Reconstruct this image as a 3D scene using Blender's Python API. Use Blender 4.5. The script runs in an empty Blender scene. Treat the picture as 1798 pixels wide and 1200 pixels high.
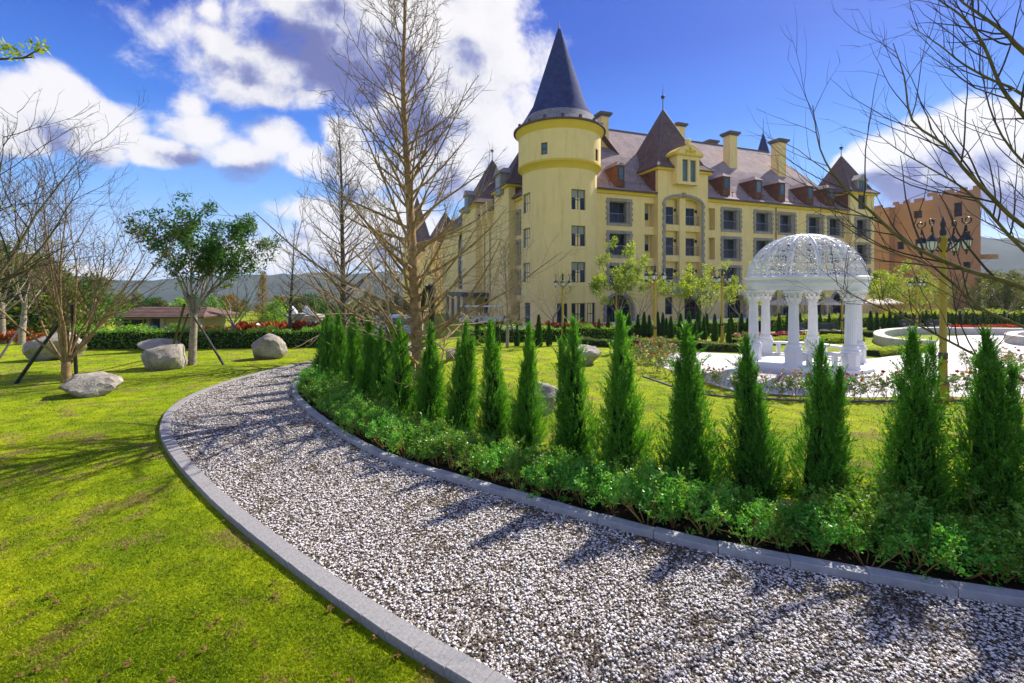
import bpy, math, random
import numpy as np
from mathutils import Vector, Matrix, Euler, noise as mnoise

# ---------------------------------------------------------------- scene, camera, light
sc = bpy.context.scene
COL = sc.collection
PI = math.pi
FPX, CXP, HOR, EYE = 790.0, 899.0, 502.0, 2.6      # focal length and horizon in photo pixels, eye height
SLOPE = 0.03                                        # the garden falls gently away from the viewer

cd = bpy.data.cameras.new('camera')
cam = bpy.data.objects.new('camera', cd); COL.objects.link(cam)
cam.location = (0, 0, EYE); cam.rotation_euler = (math.radians(90), 0, 0)
cd.sensor_width = 36.0; cd.lens = FPX / 1798.0 * 36.0
cd.shift_y = -(600.0 - HOR) / 1798.0
cd.clip_start = 0.05; cd.clip_end = 20000
sc.camera = cam

SUN_AZ, SUN_EL = math.radians(46), math.radians(40)
sun_dir = Vector((math.sin(SUN_AZ) * math.cos(SUN_EL), math.cos(SUN_AZ) * math.cos(SUN_EL), math.sin(SUN_EL)))
sd = bpy.data.lights.new('sun', 'SUN'); sd.energy = 4.3; sd.angle = math.radians(0.55); sd.color = (1.0, 0.93, 0.82)
so = bpy.data.objects.new('sun', sd); COL.objects.link(so)
so.rotation_euler = (-sun_dir).to_track_quat('-Z', 'Y').to_euler()

sc.view_settings.view_transform = 'Standard'; sc.view_settings.look = 'None'
sc.view_settings.gamma = 1.0; sc.view_settings.use_curve_mapping = False
sc.view_settings.exposure = 1.0
sc.render.engine = 'CYCLES'
cy = sc.cycles
cy.use_denoising = True; cy.max_bounces = 7; cy.diffuse_bounces = 3; cy.glossy_bounces = 3
cy.transmission_bounces = 3; cy.transparent_max_bounces = 6; cy.volume_bounces = 0
cy.caustics_reflective = False; cy.caustics_refractive = False
cy.use_adaptive_sampling = True; cy.adaptive_threshold = 0.015

# ---------------------------------------------------------------- world: sky with cumulus
world = bpy.data.worlds.new('World'); sc.world = world; world.use_nodes = True
world.cycles.sampling_method = 'MANUAL'; world.cycles.sample_map_resolution = 512

class NT:
    """small helper for node trees"""
    def __init__(s, t): s.t = t
    def n(s, typ, **kw):
        nd = s.t.nodes.new(typ)
        for k, v in kw.items(): setattr(nd, k, v)
        return nd
    def link(s, a, b): s.t.links.new(a, b)
    def setin(s, sock, v):
        if hasattr(v, 'is_output') or isinstance(v, bpy.types.NodeSocket): s.t.links.new(v, sock)
        elif v is not None: sock.default_value = v
    def math(s, op, a, b=None, c=None, clamp=False):
        nd = s.n('ShaderNodeMath', operation=op, use_clamp=clamp)
        s.setin(nd.inputs[0], a); s.setin(nd.inputs[1], b); s.setin(nd.inputs[2], c)
        return nd.outputs[0]
    def vm(s, op, a, b=None, scale=None):
        nd = s.n('ShaderNodeVectorMath', operation=op)
        s.setin(nd.inputs[0], a); s.setin(nd.inputs[1], b)
        if scale is not None: s.setin(nd.inputs[3], scale)
        return nd.outputs[1] if op in ('LENGTH', 'DISTANCE', 'DOT_PRODUCT') else nd.outputs[0]
    def noise(s, vec, scale, detail=4, rough=0.55, dist=0.0, col=False):
        nd = s.n('ShaderNodeTexNoise')
        if vec is not None: s.link(vec, nd.inputs['Vector'])
        nd.inputs['Scale'].default_value = scale; nd.inputs['Detail'].default_value = detail
        nd.inputs['Roughness'].default_value = rough; nd.inputs['Distortion'].default_value = dist
        return nd.outputs['Color'] if col else nd.outputs['Fac']
    def ramp(s, fac, stops, interp='LINEAR'):
        nd = s.n('ShaderNodeValToRGB'); nd.color_ramp.interpolation = interp
        e = nd.color_ramp.elements
        while len(e) < len(stops): e.new(0.5)
        for el, (p, c) in zip(e, stops):
            el.position = p; el.color = (c[0], c[1], c[2], 1) if not isinstance(c, (int, float)) else (c, c, c, 1)
        s.setin(nd.inputs[0], fac)
        return nd.outputs[0]
    def mix(s, fac, a, b, blend='MIX'):
        nd = s.n('ShaderNodeMix', data_type='RGBA', blend_type=blend)
        s.setin(nd.inputs[0], fac)
        for sock, v in ((nd.inputs[6], a), (nd.inputs[7], b)):
            if isinstance(v, (tuple, list)): v = (v[0], v[1], v[2], 1)
            s.setin(sock, v)
        return nd.outputs[2]
    def mapr(s, v, a, b, c=0.0, d=1.0, smooth=True):
        nd = s.n('ShaderNodeMapRange'); nd.interpolation_type = 'SMOOTHSTEP' if smooth else 'LINEAR'
        s.setin(nd.inputs[0], v)
        for i, x in enumerate((a, b, c, d)): nd.inputs[i + 1].default_value = x
        return nd.outputs[0]

def pixdir(px, py):
    return Vector(((px - CXP) / FPX, 1.0, (HOR - py) / FPX)).normalized()

def build_world():
    w = NT(world.node_tree)
    for nd in list(world.node_tree.nodes): world.node_tree.nodes.remove(nd)
    # density of cloud along a direction
    g = bpy.data.node_groups.new('cloud_density', 'ShaderNodeTree')
    g.interface.new_socket('Direction', in_out='INPUT', socket_type='NodeSocketVector')
    g.interface.new_socket('Density', in_out='OUTPUT', socket_type='NodeSocketFloat')
    n = NT(g)
    gi = n.n('NodeGroupInput'); go = n.n('NodeGroupOutput')
    d = n.vm('NORMALIZE', gi.outputs[0])
    wn = n.noise(d, 3.2, 3, 0.5, col=True)
    wv = n.vm('SCALE', n.vm('SUBTRACT', wn, (0.5, 0.5, 0.5)), scale=0.11)
    p = n.vm('ADD', d, wv)
    # cumulus heaps: direction, angular radius, flatness
    heaps = [(10, 215, 105, 1.2), (55, 165, 60, 1.1), (112, 160, 72, 1.1), (195, 195, 68, 1.2), (160, 235, 85, 2.0), (245, 232, 40, 1.8),
             (345, 165, 48, 1.0), (365, 215, 72, 1.2), (300, 255, 85, 2.6), (440, 262, 95, 1.7), (480, 235, 66, 1.1), (540, 285, 70, 1.6), (600, 240, 55, 1.4), (640, 290, 70, 1.4),
             (470, 100, 190, 2.2), (600, 95, 220, 2.0), (395, 52, 80, 2.2), (470, 150, 150, 3.2), (690, 30, 150, 1.4), (540, 20, 180, 2.2),
             (755, 110, 165, 1.0), (830, 170, 150, 1.0), (845, 60, 110, 1.0), (790, 265, 140, 1.4), (890, 255, 110, 1.5), (700, 190, 100, 1.4),
             (385, 8, 40, 1.4),
             (450, 462, 120, 3.6), (600, 440, 130, 2.6), (700, 400, 130, 2.0), (560, 380, 80, 2.4), (150, 470, 120, 4.0),
             (1545, 275, 55, 1.2), (1610, 240, 62, 1.0), (1680, 225, 66, 1.0), (1760, 235, 85, 1.1), (1600, 320, 115, 1.5), (1800, 310, 150, 1.3), (1500, 300, 40, 1.3), (1700, 320, 120, 1.4)]
    best = None
    for px, py, r, flat in heaps:
        c = pixdir(px, py)
        cosf = c.y                                  # pixels shrink away from the axis
        rad = r / FPX * cosf ** 1.5
        k = (1, 1, flat)
        a = n.vm('MULTIPLY', p, k)
        dist = n.vm('DISTANCE', a, (c.x, c.y, c.z * flat))
        v = n.math('MULTIPLY_ADD', dist, -1.0 / rad, 1.0)
        best = v if best is None else n.math('SMOOTH_MAX', best, v, 0.15)
    # the rest of the sky carries the same broken cumulus
    sep = n.n('ShaderNodeSeparateXYZ'); n.link(d, sep.inputs[0])
    away = n.mapr(sep.outputs[1], 0.55, 0.3)
    gen = n.math('MULTIPLY', n.math('SUBTRACT', n.noise(n.vm('MULTIPLY', d, (1, 1, 1.8)), 2.6, 3, 0.5), 0.52), 5.0)
    gen = n.math('SUBTRACT', n.math('MULTIPLY', n.math('ADD', gen, 1.0), away), 1.0)
    best = n.math('MAXIMUM', best, gen)
    fb = n.noise(n.vm('MULTIPLY', p, (1, 1, 1.3)), 5.5, 12, 0.56, 0.1)
    dens = n.math('ADD', n.math('MULTIPLY', n.math('MAXIMUM', best, -0.6), 1.25), n.math('MULTIPLY', n.math('SUBTRACT', fb, 0.5), 2.3))
    dens = n.math('ADD', dens, n.math('MULTIPLY', n.math('SUBTRACT', n.noise(p, 17, 9, 0.66, 0.25), 0.5), 1.35))
    n.link(dens, go.inputs[0])

    tc = w.n('ShaderNodeTexCoord')
    dv = w.vm('NORMALIZE', tc.outputs['Generated'])
    def cloud(vec):
        gn = w.n('ShaderNodeGroup'); gn.node_tree = g; w.link(vec, gn.inputs[0]); return gn.outputs[0]
    d0 = cloud(dv)
    d1 = cloud(w.vm('ADD', dv, (0.02, 0.0, 0.05)))
    alpha = w.mapr(d0, -0.15, 0.55)
    # thick cloud overhead keeps light from what hangs below it: grey-violet bases, white crowns
    belly = None                                     # the heavy cloud bank is thick enough to turn slate blue
    wd = w.vm('ADD', dv, w.vm('SCALE', w.vm('SUBTRACT', w.noise(dv, 6.0, 5, 0.55, col=True), (0.5, 0.5, 0.5)), scale=0.16))
    for px, py, r, flat in ((520, 105, 190, 2.4), (640, 118, 150, 2.2), (410, 112, 110, 2.8), (570, 30, 110, 2.0), (740, 215, 90, 1.6), (310, 268, 80, 2.6), (420, 295, 90, 3.0), (1600, 340, 110, 1.8), (1720, 360, 110, 1.8)):
        c = pixdir(px, py); bd = w.vm('DISTANCE', w.vm('MULTIPLY', wd, (1, 1, flat)), (c.x, c.y, c.z * flat))
        bv = w.math('MULTIPLY_ADD', bd, -FPX / (r * c.y ** 1.5), 1.0)
        belly = bv if belly is None else w.math('MAXIMUM', belly, bv)
    relief = w.math('SUBTRACT', d1, d0)                 # thicker overhead than here: an underside
    shade = w.mapr(w.math('ADD', w.math('MULTIPLY_ADD', relief, 0.75, w.math('MULTIPLY', d1, 0.55)), w.math('MULTIPLY', w.math('MAXIMUM', belly, 0.0), 1.8)), -0.25, 1.7)
    sky = w.n('ShaderNodeTexSky', sky_type='NISHITA')
    sky.sun_disc = False; sky.sun_elevation = SUN_EL; sky.sun_rotation = SUN_AZ
    sky.altitude = 100; sky.air_density = 1.0; sky.dust_density = 0.5; sky.ozone_density = 3.0
    hs = w.n('ShaderNodeHueSaturation'); hs.inputs['Saturation'].default_value = 1.32; hs.inputs['Value'].default_value = 0.92
    w.link(sky.outputs[0], hs.inputs['Color'])
    skyc = w.mix(1.0, hs.outputs[0], (0.5, 0.6, 0.9), 'MULTIPLY')
    se = w.n('ShaderNodeSeparateXYZ'); w.link(dv, se.inputs[0])
    deep = w.ramp(se.outputs[2], [(0.0, (1.9, 2.8, 4.3)), (0.17, (0.7, 1.75, 3.6)), (0.32, (0.13, 0.72, 2.75)), (0.45, (0.035, 0.26, 1.9)), (0.7, (0.02, 0.17, 1.45))])
    skyc = w.mix(0.82, skyc, deep)
    cl = w.ramp(shade, [(0.0, (3.4, 3.3, 3.3)), (0.35, (3.0, 2.95, 3.05)), (0.6, (2.1, 2.15, 2.6)), (0.8, (1.15, 1.25, 2.1)), (1.0, (0.55, 0.62, 1.45))])
    # soft haze bank low over the horizon
    sx = w.n('ShaderNodeSeparateXYZ'); w.link(dv, sx.inputs[0])
    low = w.mapr(sx.outputs[2], 0.17, -0.02)
    skyc = w.mix(w.math('MULTIPLY', low, 0.35), skyc, (2.9, 3.3, 4.1))
    col = w.mix(w.math('MULTIPLY', alpha, 0.96), skyc, cl)
    bg = w.n('ShaderNodeBackground'); w.link(col, bg.inputs[0]); bg.inputs[1].default_value = 0.15
    out = w.n('ShaderNodeOutputWorld'); w.link(bg.outputs[0], out.inputs[0])
build_world()

# ---------------------------------------------------------------- placing by photograph
def smooth(a, b, x):
    t = min(1.0, max(0.0, (x - a) / (b - a))); return t * t * (3 - 2 * t)
def gz(x, y):
    """height of the ground: even fall to y=55, level beyond, lower ground behind the left hedge"""
    yy = y if y < 50 else 50 + 10 * (1 - math.exp(-(y - 50) / 10.0))
    z = -SLOPE * yy
    z -= 1.3 * smooth(-5, -11, x) * smooth(26, 33, y) * (1 - smooth(70, 110, y))
    if y > 85: z -= min(95.0, 0.075 * (y - 85))
    return z
def gp(px, py):
    """point of the sloping lawn seen at a photo pixel"""
    d = EYE / ((py - HOR) / FPX - SLOPE)
    x = (px - CXP) / FPX * d
    return Vector((x, d, gz(x, d)))
def at(px, py, d):
    return Vector(((px - CXP) / FPX * d, d, EYE + (HOR - py) / FPX * d))
def on(x, y): return Vector((x, y, gz(x, y)))

# ---------------------------------------------------------------- mesh helpers
class MB:
    def __init__(s): s.v = []; s.f = []
    def add(s, vs, fs):
        o = len(s.v); s.v += [tuple(p) for p in vs]; s.f += [tuple(i + o for i in f) for f in fs]; return s
    def box(s, x0, x1, y0, y1, z0, z1):
        return s.add([(x0, y0, z0), (x1, y0, z0), (x1, y1, z0), (x0, y1, z0), (x0, y0, z1), (x1, y0, z1), (x1, y1, z1), (x0, y1, z1)],
                     [(0, 3, 2, 1), (4, 5, 6, 7), (0, 1, 5, 4), (1, 2, 6, 5), (2, 3, 7, 6), (3, 0, 4, 7)])
    def quad(s, a, b, c, d): return s.add([a, b, c, d], [(0, 1, 2, 3)])
    def poly(s, pts): return s.add(pts, [tuple(range(len(pts)))])
    def prism(s, pts2, y0, y1):
        """polygon in (x,z) pushed along y"""
        n = len(pts2)
        vs = [(x, y0, z) for x, z in pts2] + [(x, y1, z) for x, z in pts2]
        return s.add(vs, [tuple(range(n))[::-1], tuple(range(n, 2 * n))] + [(i, (i + 1) % n, n + (i + 1) % n, n + i) for i in range(n)])
    def lathe(s, prof, n=24, cx=0, cy=0, cz=0, a0=0.0, a1=2 * PI, flute=0.0, nf=0):
        full = abs(a1 - a0 - 2 * PI) < 1e-6
        m = n if full else n + 1
        vs = []
        for r, z in prof:
            for i in range(m):
                a = a0 + (a1 - a0) * i / n
                rr = r * (1 - flute * (0.5 + 0.5 * math.cos(a * nf))) if flute else r
                vs.append((cx + rr * math.cos(a), cy + rr * math.sin(a), cz + z))
        fs = []
        for j in range(len(prof) - 1):
            for i in range(n):
                k = (i + 1) % m
                fs.append((j * m + i, j * m + k, (j + 1) * m + k, (j + 1) * m + i))
        return s.add(vs, fs)
    def tube(s, pts, rad, sides=6, cap=True):
        pts = [Vector(p) for p in pts]; n = len(pts)
        if not hasattr(rad, '__len__'): rad = [rad] * n
        vs = []; fs = []
        t0 = (pts[1] - pts[0]).normalized()
        u = t0.orthogonal().normalized()
        for i, p in enumerate(pts):
            t = (pts[min(i + 1, n - 1)] - pts[max(i - 1, 0)])
            t = t.normalized() if t.length > 1e-9 else t0
            u = (u - t * u.dot(t)); u = u.normalized() if u.length > 1e-6 else t.orthogonal().normalized()
            w = t.cross(u)
            for k in range(sides):
                a = 2 * PI * k / sides
                vs.append(p + (u * math.cos(a) + w * math.sin(a)) * rad[i])
        for i in range(n - 1):
            for k in range(sides):
                k2 = (k + 1) % sides
                fs.append((i * sides + k, i * sides + k2, (i + 1) * sides + k2, (i + 1) * sides + k))
        if cap: fs.append(tuple(range(sides))[::-1]); fs.append(tuple((n - 1) * sides + k for k in range(sides)))
        return s.add(vs, fs)
    def mesh(s, name, m, smoothing=False):
        me = bpy.data.meshes.new(name); me.from_pydata(s.v, [], s.f); me.update()
        if m: me.materials.append(m)
        if smoothing is True: me.shade_smooth()
        elif smoothing:
            me.shade_smooth(); me.set_sharp_from_angle(angle=math.radians(smoothing))
        return me
    def build(s, name, m, parent=None, loc=(0, 0, 0), rz=0.0, smoothing=False):
        return link(name, s.mesh(name, m, smoothing), parent, loc, rz)

def link(name, me, parent=None, loc=(0, 0, 0), rz=0.0):
    o = bpy.data.objects.new(name, me); COL.objects.link(o)
    o.location = loc; o.rotation_euler = (0, 0, rz)
    if parent: o.parent = parent
    return o
def tag(o, label=None, cat=None, group=None, kind=None):
    if label: o['label'] = label
    if cat: o['category'] = cat
    if group: o['group'] = group
    if kind: o['kind'] = kind
    return o
def thing(name, label, cat, loc=(0, 0, 0), rz=0.0, group=None):
    o = bpy.data.objects.new(name, None); COL.objects.link(o); o.empty_display_size = 0.3
    o.location = loc; o.rotation_euler = (0, 0, rz)
    return tag(o, label, cat, group)
def copy_tree(o, parent=None):
    c = o.copy(); COL.objects.link(c); c.parent = parent
    if parent: c.matrix_parent_inverse = o.matrix_parent_inverse
    for ch in o.children: copy_tree(ch, c)
    return c
def np_mesh(name, verts, faces, m, smoothing=False):
    """verts (N,3), faces (M,k) numpy"""
    verts = np.asarray(verts, np.float32); faces = np.asarray(faces, np.int32)
    me = bpy.data.meshes.new(name); k = faces.shape[1]
    me.vertices.add(len(verts)); me.vertices.foreach_set('co', verts.ravel())
    me.loops.add(faces.size); me.loops.foreach_set('vertex_index', faces.ravel())
    me.polygons.add(len(faces)); me.polygons.foreach_set('loop_start', np.arange(0, faces.size, k, dtype=np.int32))
    me.update(calc_edges=True)
    if m: me.materials.append(m)
    if smoothing: me.shade_smooth()
    return me
def leaf_arrays(c, d, L, W, rng, fold=0.25):
    """diamond leaves: base c, unit direction d, length L, width W"""
    N = len(c)
    r = rng.normal(size=(N, 3)); s = np.cross(d, r); s /= np.linalg.norm(s, axis=1)[:, None] + 1e-9
    nrm = np.cross(s, d)
    L = np.broadcast_to(L, (N,))[:, None]; W = np.broadcast_to(W, (N,))[:, None]
    mid = c + d * L * 0.45
    v = np.stack([c, mid + s * W * 0.5 + nrm * W * fold, c + d * L, mid - s * W * 0.5 + nrm * W * fold], 1).reshape(-1, 3)
    f = np.arange(N * 4).reshape(N, 4)
    return v, f
def unit(a): return a / (np.linalg.norm(a, axis=1)[:, None] + 1e-9)

# ---------------------------------------------------------------- materials
def new_mat(name):
    m = bpy.data.materials.new(name); m.use_nodes = True
    nt = NT(m.node_tree); b = m.node_tree.nodes['Principled BSDF']
    return m, nt, b
def bump(nt, b, h, strength=0.3, dist=0.02):
    bn = nt.n('ShaderNodeBump'); bn.inputs['Strength'].default_value = strength; bn.inputs['Distance'].default_value = dist
    nt.link(h, bn.inputs['Height']); nt.link(bn.outputs[0], b.inputs['Normal'])
def plain(name, col, rough=0.6, var=0.12, scale=6.0, bmp=0.15, metal=0.0, spec=0.5, dist=0.01, dirt=None):
    m, nt, b = new_mat(name)
    tc = nt.n('ShaderNodeTexCoord'); v = tc.outputs['Object']
    f = nt.noise(v, scale, 6, 0.6)
    lo = tuple(c * (1 - var) for c in col); hi = tuple(min(1, c * (1 + var)) for c in col)
    c = nt.ramp(f, [(0.3, lo), (0.7, hi)])
    if dirt:
        st = nt.n('ShaderNodeMapping'); st.inputs['Scale'].default_value = (1.2, 1.2, 0.12); nt.link(v, st.inputs[0])
        f2 = nt.mapr(nt.noise(st.outputs[0], 2.2, 7, 0.65), 0.48, 0.78)
        c = nt.mix(nt.math('MULTIPLY', f2, dirt[1]), c, dirt[0])
    nt.link(c, b.inputs['Base Color'])
    b.inputs['Roughness'].default_value = rough; b.inputs['Metallic'].default_value = metal
    b.inputs['Specular IOR Level'].default_value = spec
    if bmp: bump(nt, b, nt.noise(v, scale * 6, 5, 0.6), bmp, dist)
    return m
def leafy(name, c0, c1, c2, trans=0.42, rough=0.5, spec=0.35, brown=None):
    """leaves: colour differs from leaf to leaf, light shines through"""
    m, nt, b = new_mat(name)
    ge = nt.n('ShaderNodeNewGeometry')
    oi = nt.n('ShaderNodeObjectInfo')
    f = nt.math('ADD', nt.math('MULTIPLY', ge.outputs['Random Per Island'], 0.68), nt.math('MULTIPLY', oi.outputs['Random'], 0.32))
    c = nt.ramp(f, [(0.0, brown or c0), (0.06, c0), (0.5, c1), (1.0, c2)])
    nt.link(c, b.inputs['Base Color']); b.inputs['Roughness'].default_value = rough; b.inputs['Specular IOR Level'].default_value = spec
    tr = nt.n('ShaderNodeBsdfTranslucent')
    nt.link(nt.mix(1.0, c, (1.35, 1.25, 0.55), 'MULTIPLY'), tr.inputs[0])
    mx = nt.n('ShaderNodeMixShader'); mx.inputs[0].default_value = trans
    nt.link(b.outputs[0], mx.inputs[1]); nt.link(tr.outputs[0], mx.inputs[2])
    nt.link(mx.outputs[0], m.node_tree.nodes['Material Output'].inputs[0])
    return m
def slate(name, c0, c1, bw=0.34, bh=0.2, cone=False, joint=(0.05, 0.045, 0.05)):
    m, nt, b = new_mat(name)
    tc = nt.n('ShaderNodeTexCoord'); sp = nt.n('ShaderNodeSeparateXYZ'); nt.link(tc.outputs['Object'], sp.inputs[0])
    if cone: u = nt.math('MULTIPLY', nt.math('ARCTAN2', sp.outputs[1], sp.outputs[0]), 3.2)
    else: u = nt.math('ADD', sp.outputs[0], sp.outputs[1])
    cb = nt.n('ShaderNodeCombineXYZ'); nt.link(u, cb.inputs[0]); nt.link(nt.math('MULTIPLY', sp.outputs[2], 1.25), cb.inputs[1])
    br = nt.n('ShaderNodeTexBrick'); nt.link(cb.outputs[0], br.inputs[0])
    br.inputs['Color1'].default_value = (*c0, 1); br.inputs['Color2'].default_value = (*c1, 1); br.inputs['Mortar'].default_value = (*joint, 1)
    br.inputs['Scale'].default_value = 1.0; br.inputs['Mortar Size'].default_value = 0.012; br.inputs['Bias'].default_value = -0.1
    br.inputs['Brick Width'].default_value = bw; br.inputs['Row Height'].default_value = bh
    f = nt.noise(tc.outputs['Object'], 0.9, 6, 0.65)
    c = nt.mix(1.0, br.outputs['Color'], nt.ramp(f, [(0.25, 0.72), (0.75, 1.2)]), 'MULTIPLY')
    nt.link(c, b.inputs['Base Color']); b.inputs['Roughness'].default_value = 0.9; b.inputs['Specular IOR Level'].default_value = 0.12
    h = nt.math('SUBTRACT', 1.0, br.outputs['Fac'])
    bump(nt, b, h, 0.6, 0.02)
    return m

M = {}
M['stucco'] = plain('yellow_stucco', (0.87, 0.655, 0.295), 0.85, 0.05, 0.7, 0.25, spec=0.2, dist=0.01, dirt=((0.60, 0.43, 0.18), 0.6))
M['stucco_deep'] = plain('deep_yellow_stucco', (0.72, 0.50, 0.07), 0.85, 0.05, 0.7, 0.2, spec=0.2)
M['terracotta'] = plain('terracotta_stucco', (0.50, 0.27, 0.13), 0.85, 0.08, 0.5, 0.2, spec=0.2, dirt=((0.40, 0.20, 0.11), 0.5))
M['terracotta_dark'] = plain('brown_stucco', (0.40, 0.22, 0.135), 0.85, 0.08, 0.5, 0.2, spec=0.2)
M['ochre'] = plain('ochre_stucco', (0.66, 0.44, 0.14), 0.85, 0.08, 0.5, 0.2, spec=0.2)
M['stone_trim'] = plain('grey_stone_trim', (0.30, 0.27, 0.26), 0.8, 0.22, 1.7, 0.3)
M['slate'] = slate('roof_shingle', (0.45, 0.345, 0.335), (0.36, 0.275, 0.275))
M['slate_cone'] = slate('tower_slate', (0.044, 0.062, 0.19), (0.03, 0.044, 0.145), 0.42, 0.3, True)
M['slate_flare'] = slate('tower_flare_slate', (0.30, 0.28, 0.30), (0.24, 0.225, 0.25), 0.42, 0.25, True)
M['slate_dark'] = slate('pavilion_shingle', (0.19, 0.13, 0.125), (0.14, 0.095, 0.10))
M['cladding'] = slate('brown_side_shingle', (0.22, 0.085, 0.045), (0.15, 0.06, 0.04), 0.5, 0.2)
M['gutter'] = plain('dark_gutter', (0.09, 0.05, 0.045), 0.5, 0.1)
M['cap'] = plain('chimney_cap', (0.13, 0.10, 0.10), 0.7, 0.2)
M['frame'] = plain('dark_window_frame', (0.035, 0.035, 0.045), 0.45, 0.1, bmp=0)
M['iron'] = plain('black_iron', (0.02, 0.02, 0.022), 0.45, 0.1, bmp=0, spec=0.5)
M['rail'] = plain('rail_metal', (0.18, 0.19, 0.22), 0.35, 0.1, bmp=0, metal=0.6)
M['white'] = plain('white_paint', (0.74, 0.74, 0.745), 0.45, 0.05, 3.0, 0.1, dirt=((0.58, 0.58, 0.60), 0.4))
M['white_stone'] = plain('pale_stone', (0.50, 0.47, 0.42), 0.8, 0.12, 2.0, 0.3, dirt=((0.36, 0.33, 0.29), 0.5))
M['step'] = plain('step_stone', (0.55, 0.53, 0.51), 0.8, 0.12, 3.0, 0.3)
M['cream'] = plain('cream_canvas', (0.78, 0.66, 0.52), 0.8, 0.06, 2.0, 0.1)
M['gold'] = plain('ochre_pole_paint', (0.42, 0.29, 0.025), 0.45, 0.14, 3.0, 0.1, metal=0.15)
M['bark'] = plain('pale_bark', (0.30, 0.20, 0.095), 0.9, 0.45, 9.0, 0.6, spec=0.2, dist=0.02)
M['bark_grey'] = plain('grey_bark', (0.30, 0.255, 0.19), 0.9, 0.4, 9.0, 0.6, spec=0.2, dist=0.02)
M['bark_dark'] = plain('dark_bark', (0.105, 0.085, 0.06), 0.9, 0.4, 9.0, 0.6, spec=0.2, dist=0.02)
M['twig'] = plain('twig_bark', (0.16, 0.115, 0.065), 0.85, 0.3, 6.0, 0, spec=0.2)
M['stem'] = plain('ochre_stem', (0.42, 0.26, 0.075), 0.7, 0.2, 6.0, 0, spec=0.2)
M['bark_moss'] = plain('mossy_bark', (0.15, 0.125, 0.05), 0.9, 0.4, 7.0, 0.5, spec=0.2, dist=0.02)
M['twig_dark'] = plain('dark_twig', (0.075, 0.058, 0.05), 0.85, 0.3, 6.0, 0, spec=0.2)
M['twig_pale'] = plain('pale_twig', (0.36, 0.28, 0.16), 0.85, 0.3, 6.0, 0, spec=0.2)
M['stake'] = plain('black_stake', (0.022, 0.02, 0.022), 0.6, 0.3, 5.0, 0.2)
M['soil'] = plain('dark_soil', (0.035, 0.025, 0.018), 0.95, 0.5, 14.0, 0.9, spec=0.1, dist=0.04)
M['hutwall'] = plain('hut_plaster', (0.40, 0.33, 0.27), 0.85, 0.08, 1.0, 0.2)
M['hutroof'] = slate('hut_shingle', (0.20, 0.125, 0.095), (0.15, 0.09, 0.075), 0.5, 0.17)
M['dark_room'] = plain('unlit_interior', (0.03, 0.026, 0.024), 0.9, 0.2, bmp=0)

def glass_mat(name, col, rough=0.06):
    m, nt, b = new_mat(name)
    tc = nt.n('ShaderNodeTexCoord')
    oi = nt.n('ShaderNodeObjectInfo')
    f = nt.math('ADD', nt.math('MULTIPLY', nt.noise(tc.outputs['Object'], 0.9, 2), 0.5), nt.math('MULTIPLY', oi.outputs['Random'], 0.6))
    nt.link(nt.ramp(f, [(0.2, tuple(c * 0.5 for c in col)), (0.8, tuple(c * 1.6 for c in col))]), b.inputs['Base Color'])
    b.inputs['Roughness'].default_value = rough; b.inputs['Specular IOR Level'].default_value = 0.16
    bump(nt, b, nt.noise(tc.outputs['Object'], 1.3, 2), 0.06, 0.02)
    return m
M['glass'] = glass_mat('dark_window_glass', (0.018, 0.024, 0.05))
M['glass_sky'] = glass_mat('pale_window_glass', (0.10, 0.15, 0.22), 0.12)
M['blind'] = plain('window_blind', (0.30, 0.29, 0.24), 0.8, 0.1, bmp=0)

def lawn_colour(nt, v, island=None):
    big = nt.noise(v, 0.45, 5, 0.62); mid = nt.noise(v, 2.6, 7, 0.68); fine = nt.noise(v, 46, 5, 0.75)
    f = fine if island is None else island
    c = nt.ramp(nt.math('ADD', nt.math('MULTIPLY', mid, 0.62), nt.math('MULTIPLY', f, 0.38)),
                [(0.30, (0.06, 0.12, 0.003)), (0.5, (0.245, 0.335, 0.005)), (0.72, (0.48, 0.53, 0.012))])
    c = nt.mix(1.0, c, nt.ramp(big, [(0.36, (0.72, 0.80, 0.7)), (0.62, (1.22, 1.12, 1.0))]), 'MULTIPLY')
    worn = nt.mapr(nt.noise(v, 1.35, 9, 0.74, 0.5), 0.515, 0.60)
    c = nt.mix(nt.math('MULTIPLY', worn, 0.72), c, nt.ramp(f, [(0.2, (0.13, 0.09, 0.03)), (0.8, (0.36, 0.27, 0.10))]))
    return c, fine
def grass_mat():
    m, nt, b = new_mat('mown_lawn')
    tc = nt.n('ShaderNodeTexCoord'); v = tc.outputs['Object']
    c, fine = lawn_colour(nt, v)
    nt.link(c, b.inputs['Base Color']); b.inputs['Roughness'].default_value = 0.9; b.inputs['Specular IOR Level'].default_value = 0.1
    bump(nt, b, nt.math('ADD', fine, nt.math('MULTIPLY', nt.noise(v, 9, 5, 0.7), 0.8)), 1.0, 0.035)
    return m
def blade_mat():
    m, nt, b = new_mat('grass_blades')
    tc = nt.n('ShaderNodeTexCoord'); ge = nt.n('ShaderNodeNewGeometry')
    c, _ = lawn_colour(nt, tc.outputs['Object'], ge.outputs['Random Per Island'])
    nt.link(c, b.inputs['Base Color']); b.inputs['Roughness'].default_value = 0.7; b.inputs['Specular IOR Level'].default_value = 0.15
    tr = nt.n('ShaderNodeBsdfTranslucent'); nt.link(nt.mix(1.0, c, (1.25, 1.2, 0.6), 'MULTIPLY'), tr.inputs[0])
    mx = nt.n('ShaderNodeMixShader'); mx.inputs[0].default_value = 0.4
    nt.link(b.outputs[0], mx.inputs[1]); nt.link(tr.outputs[0], mx.inputs[2]); nt.link(mx.outputs[0], m.node_tree.nodes['Material Output'].inputs[0])
    return m
M['lawn'] = grass_mat()
M['blade'] = blade_mat()
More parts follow.
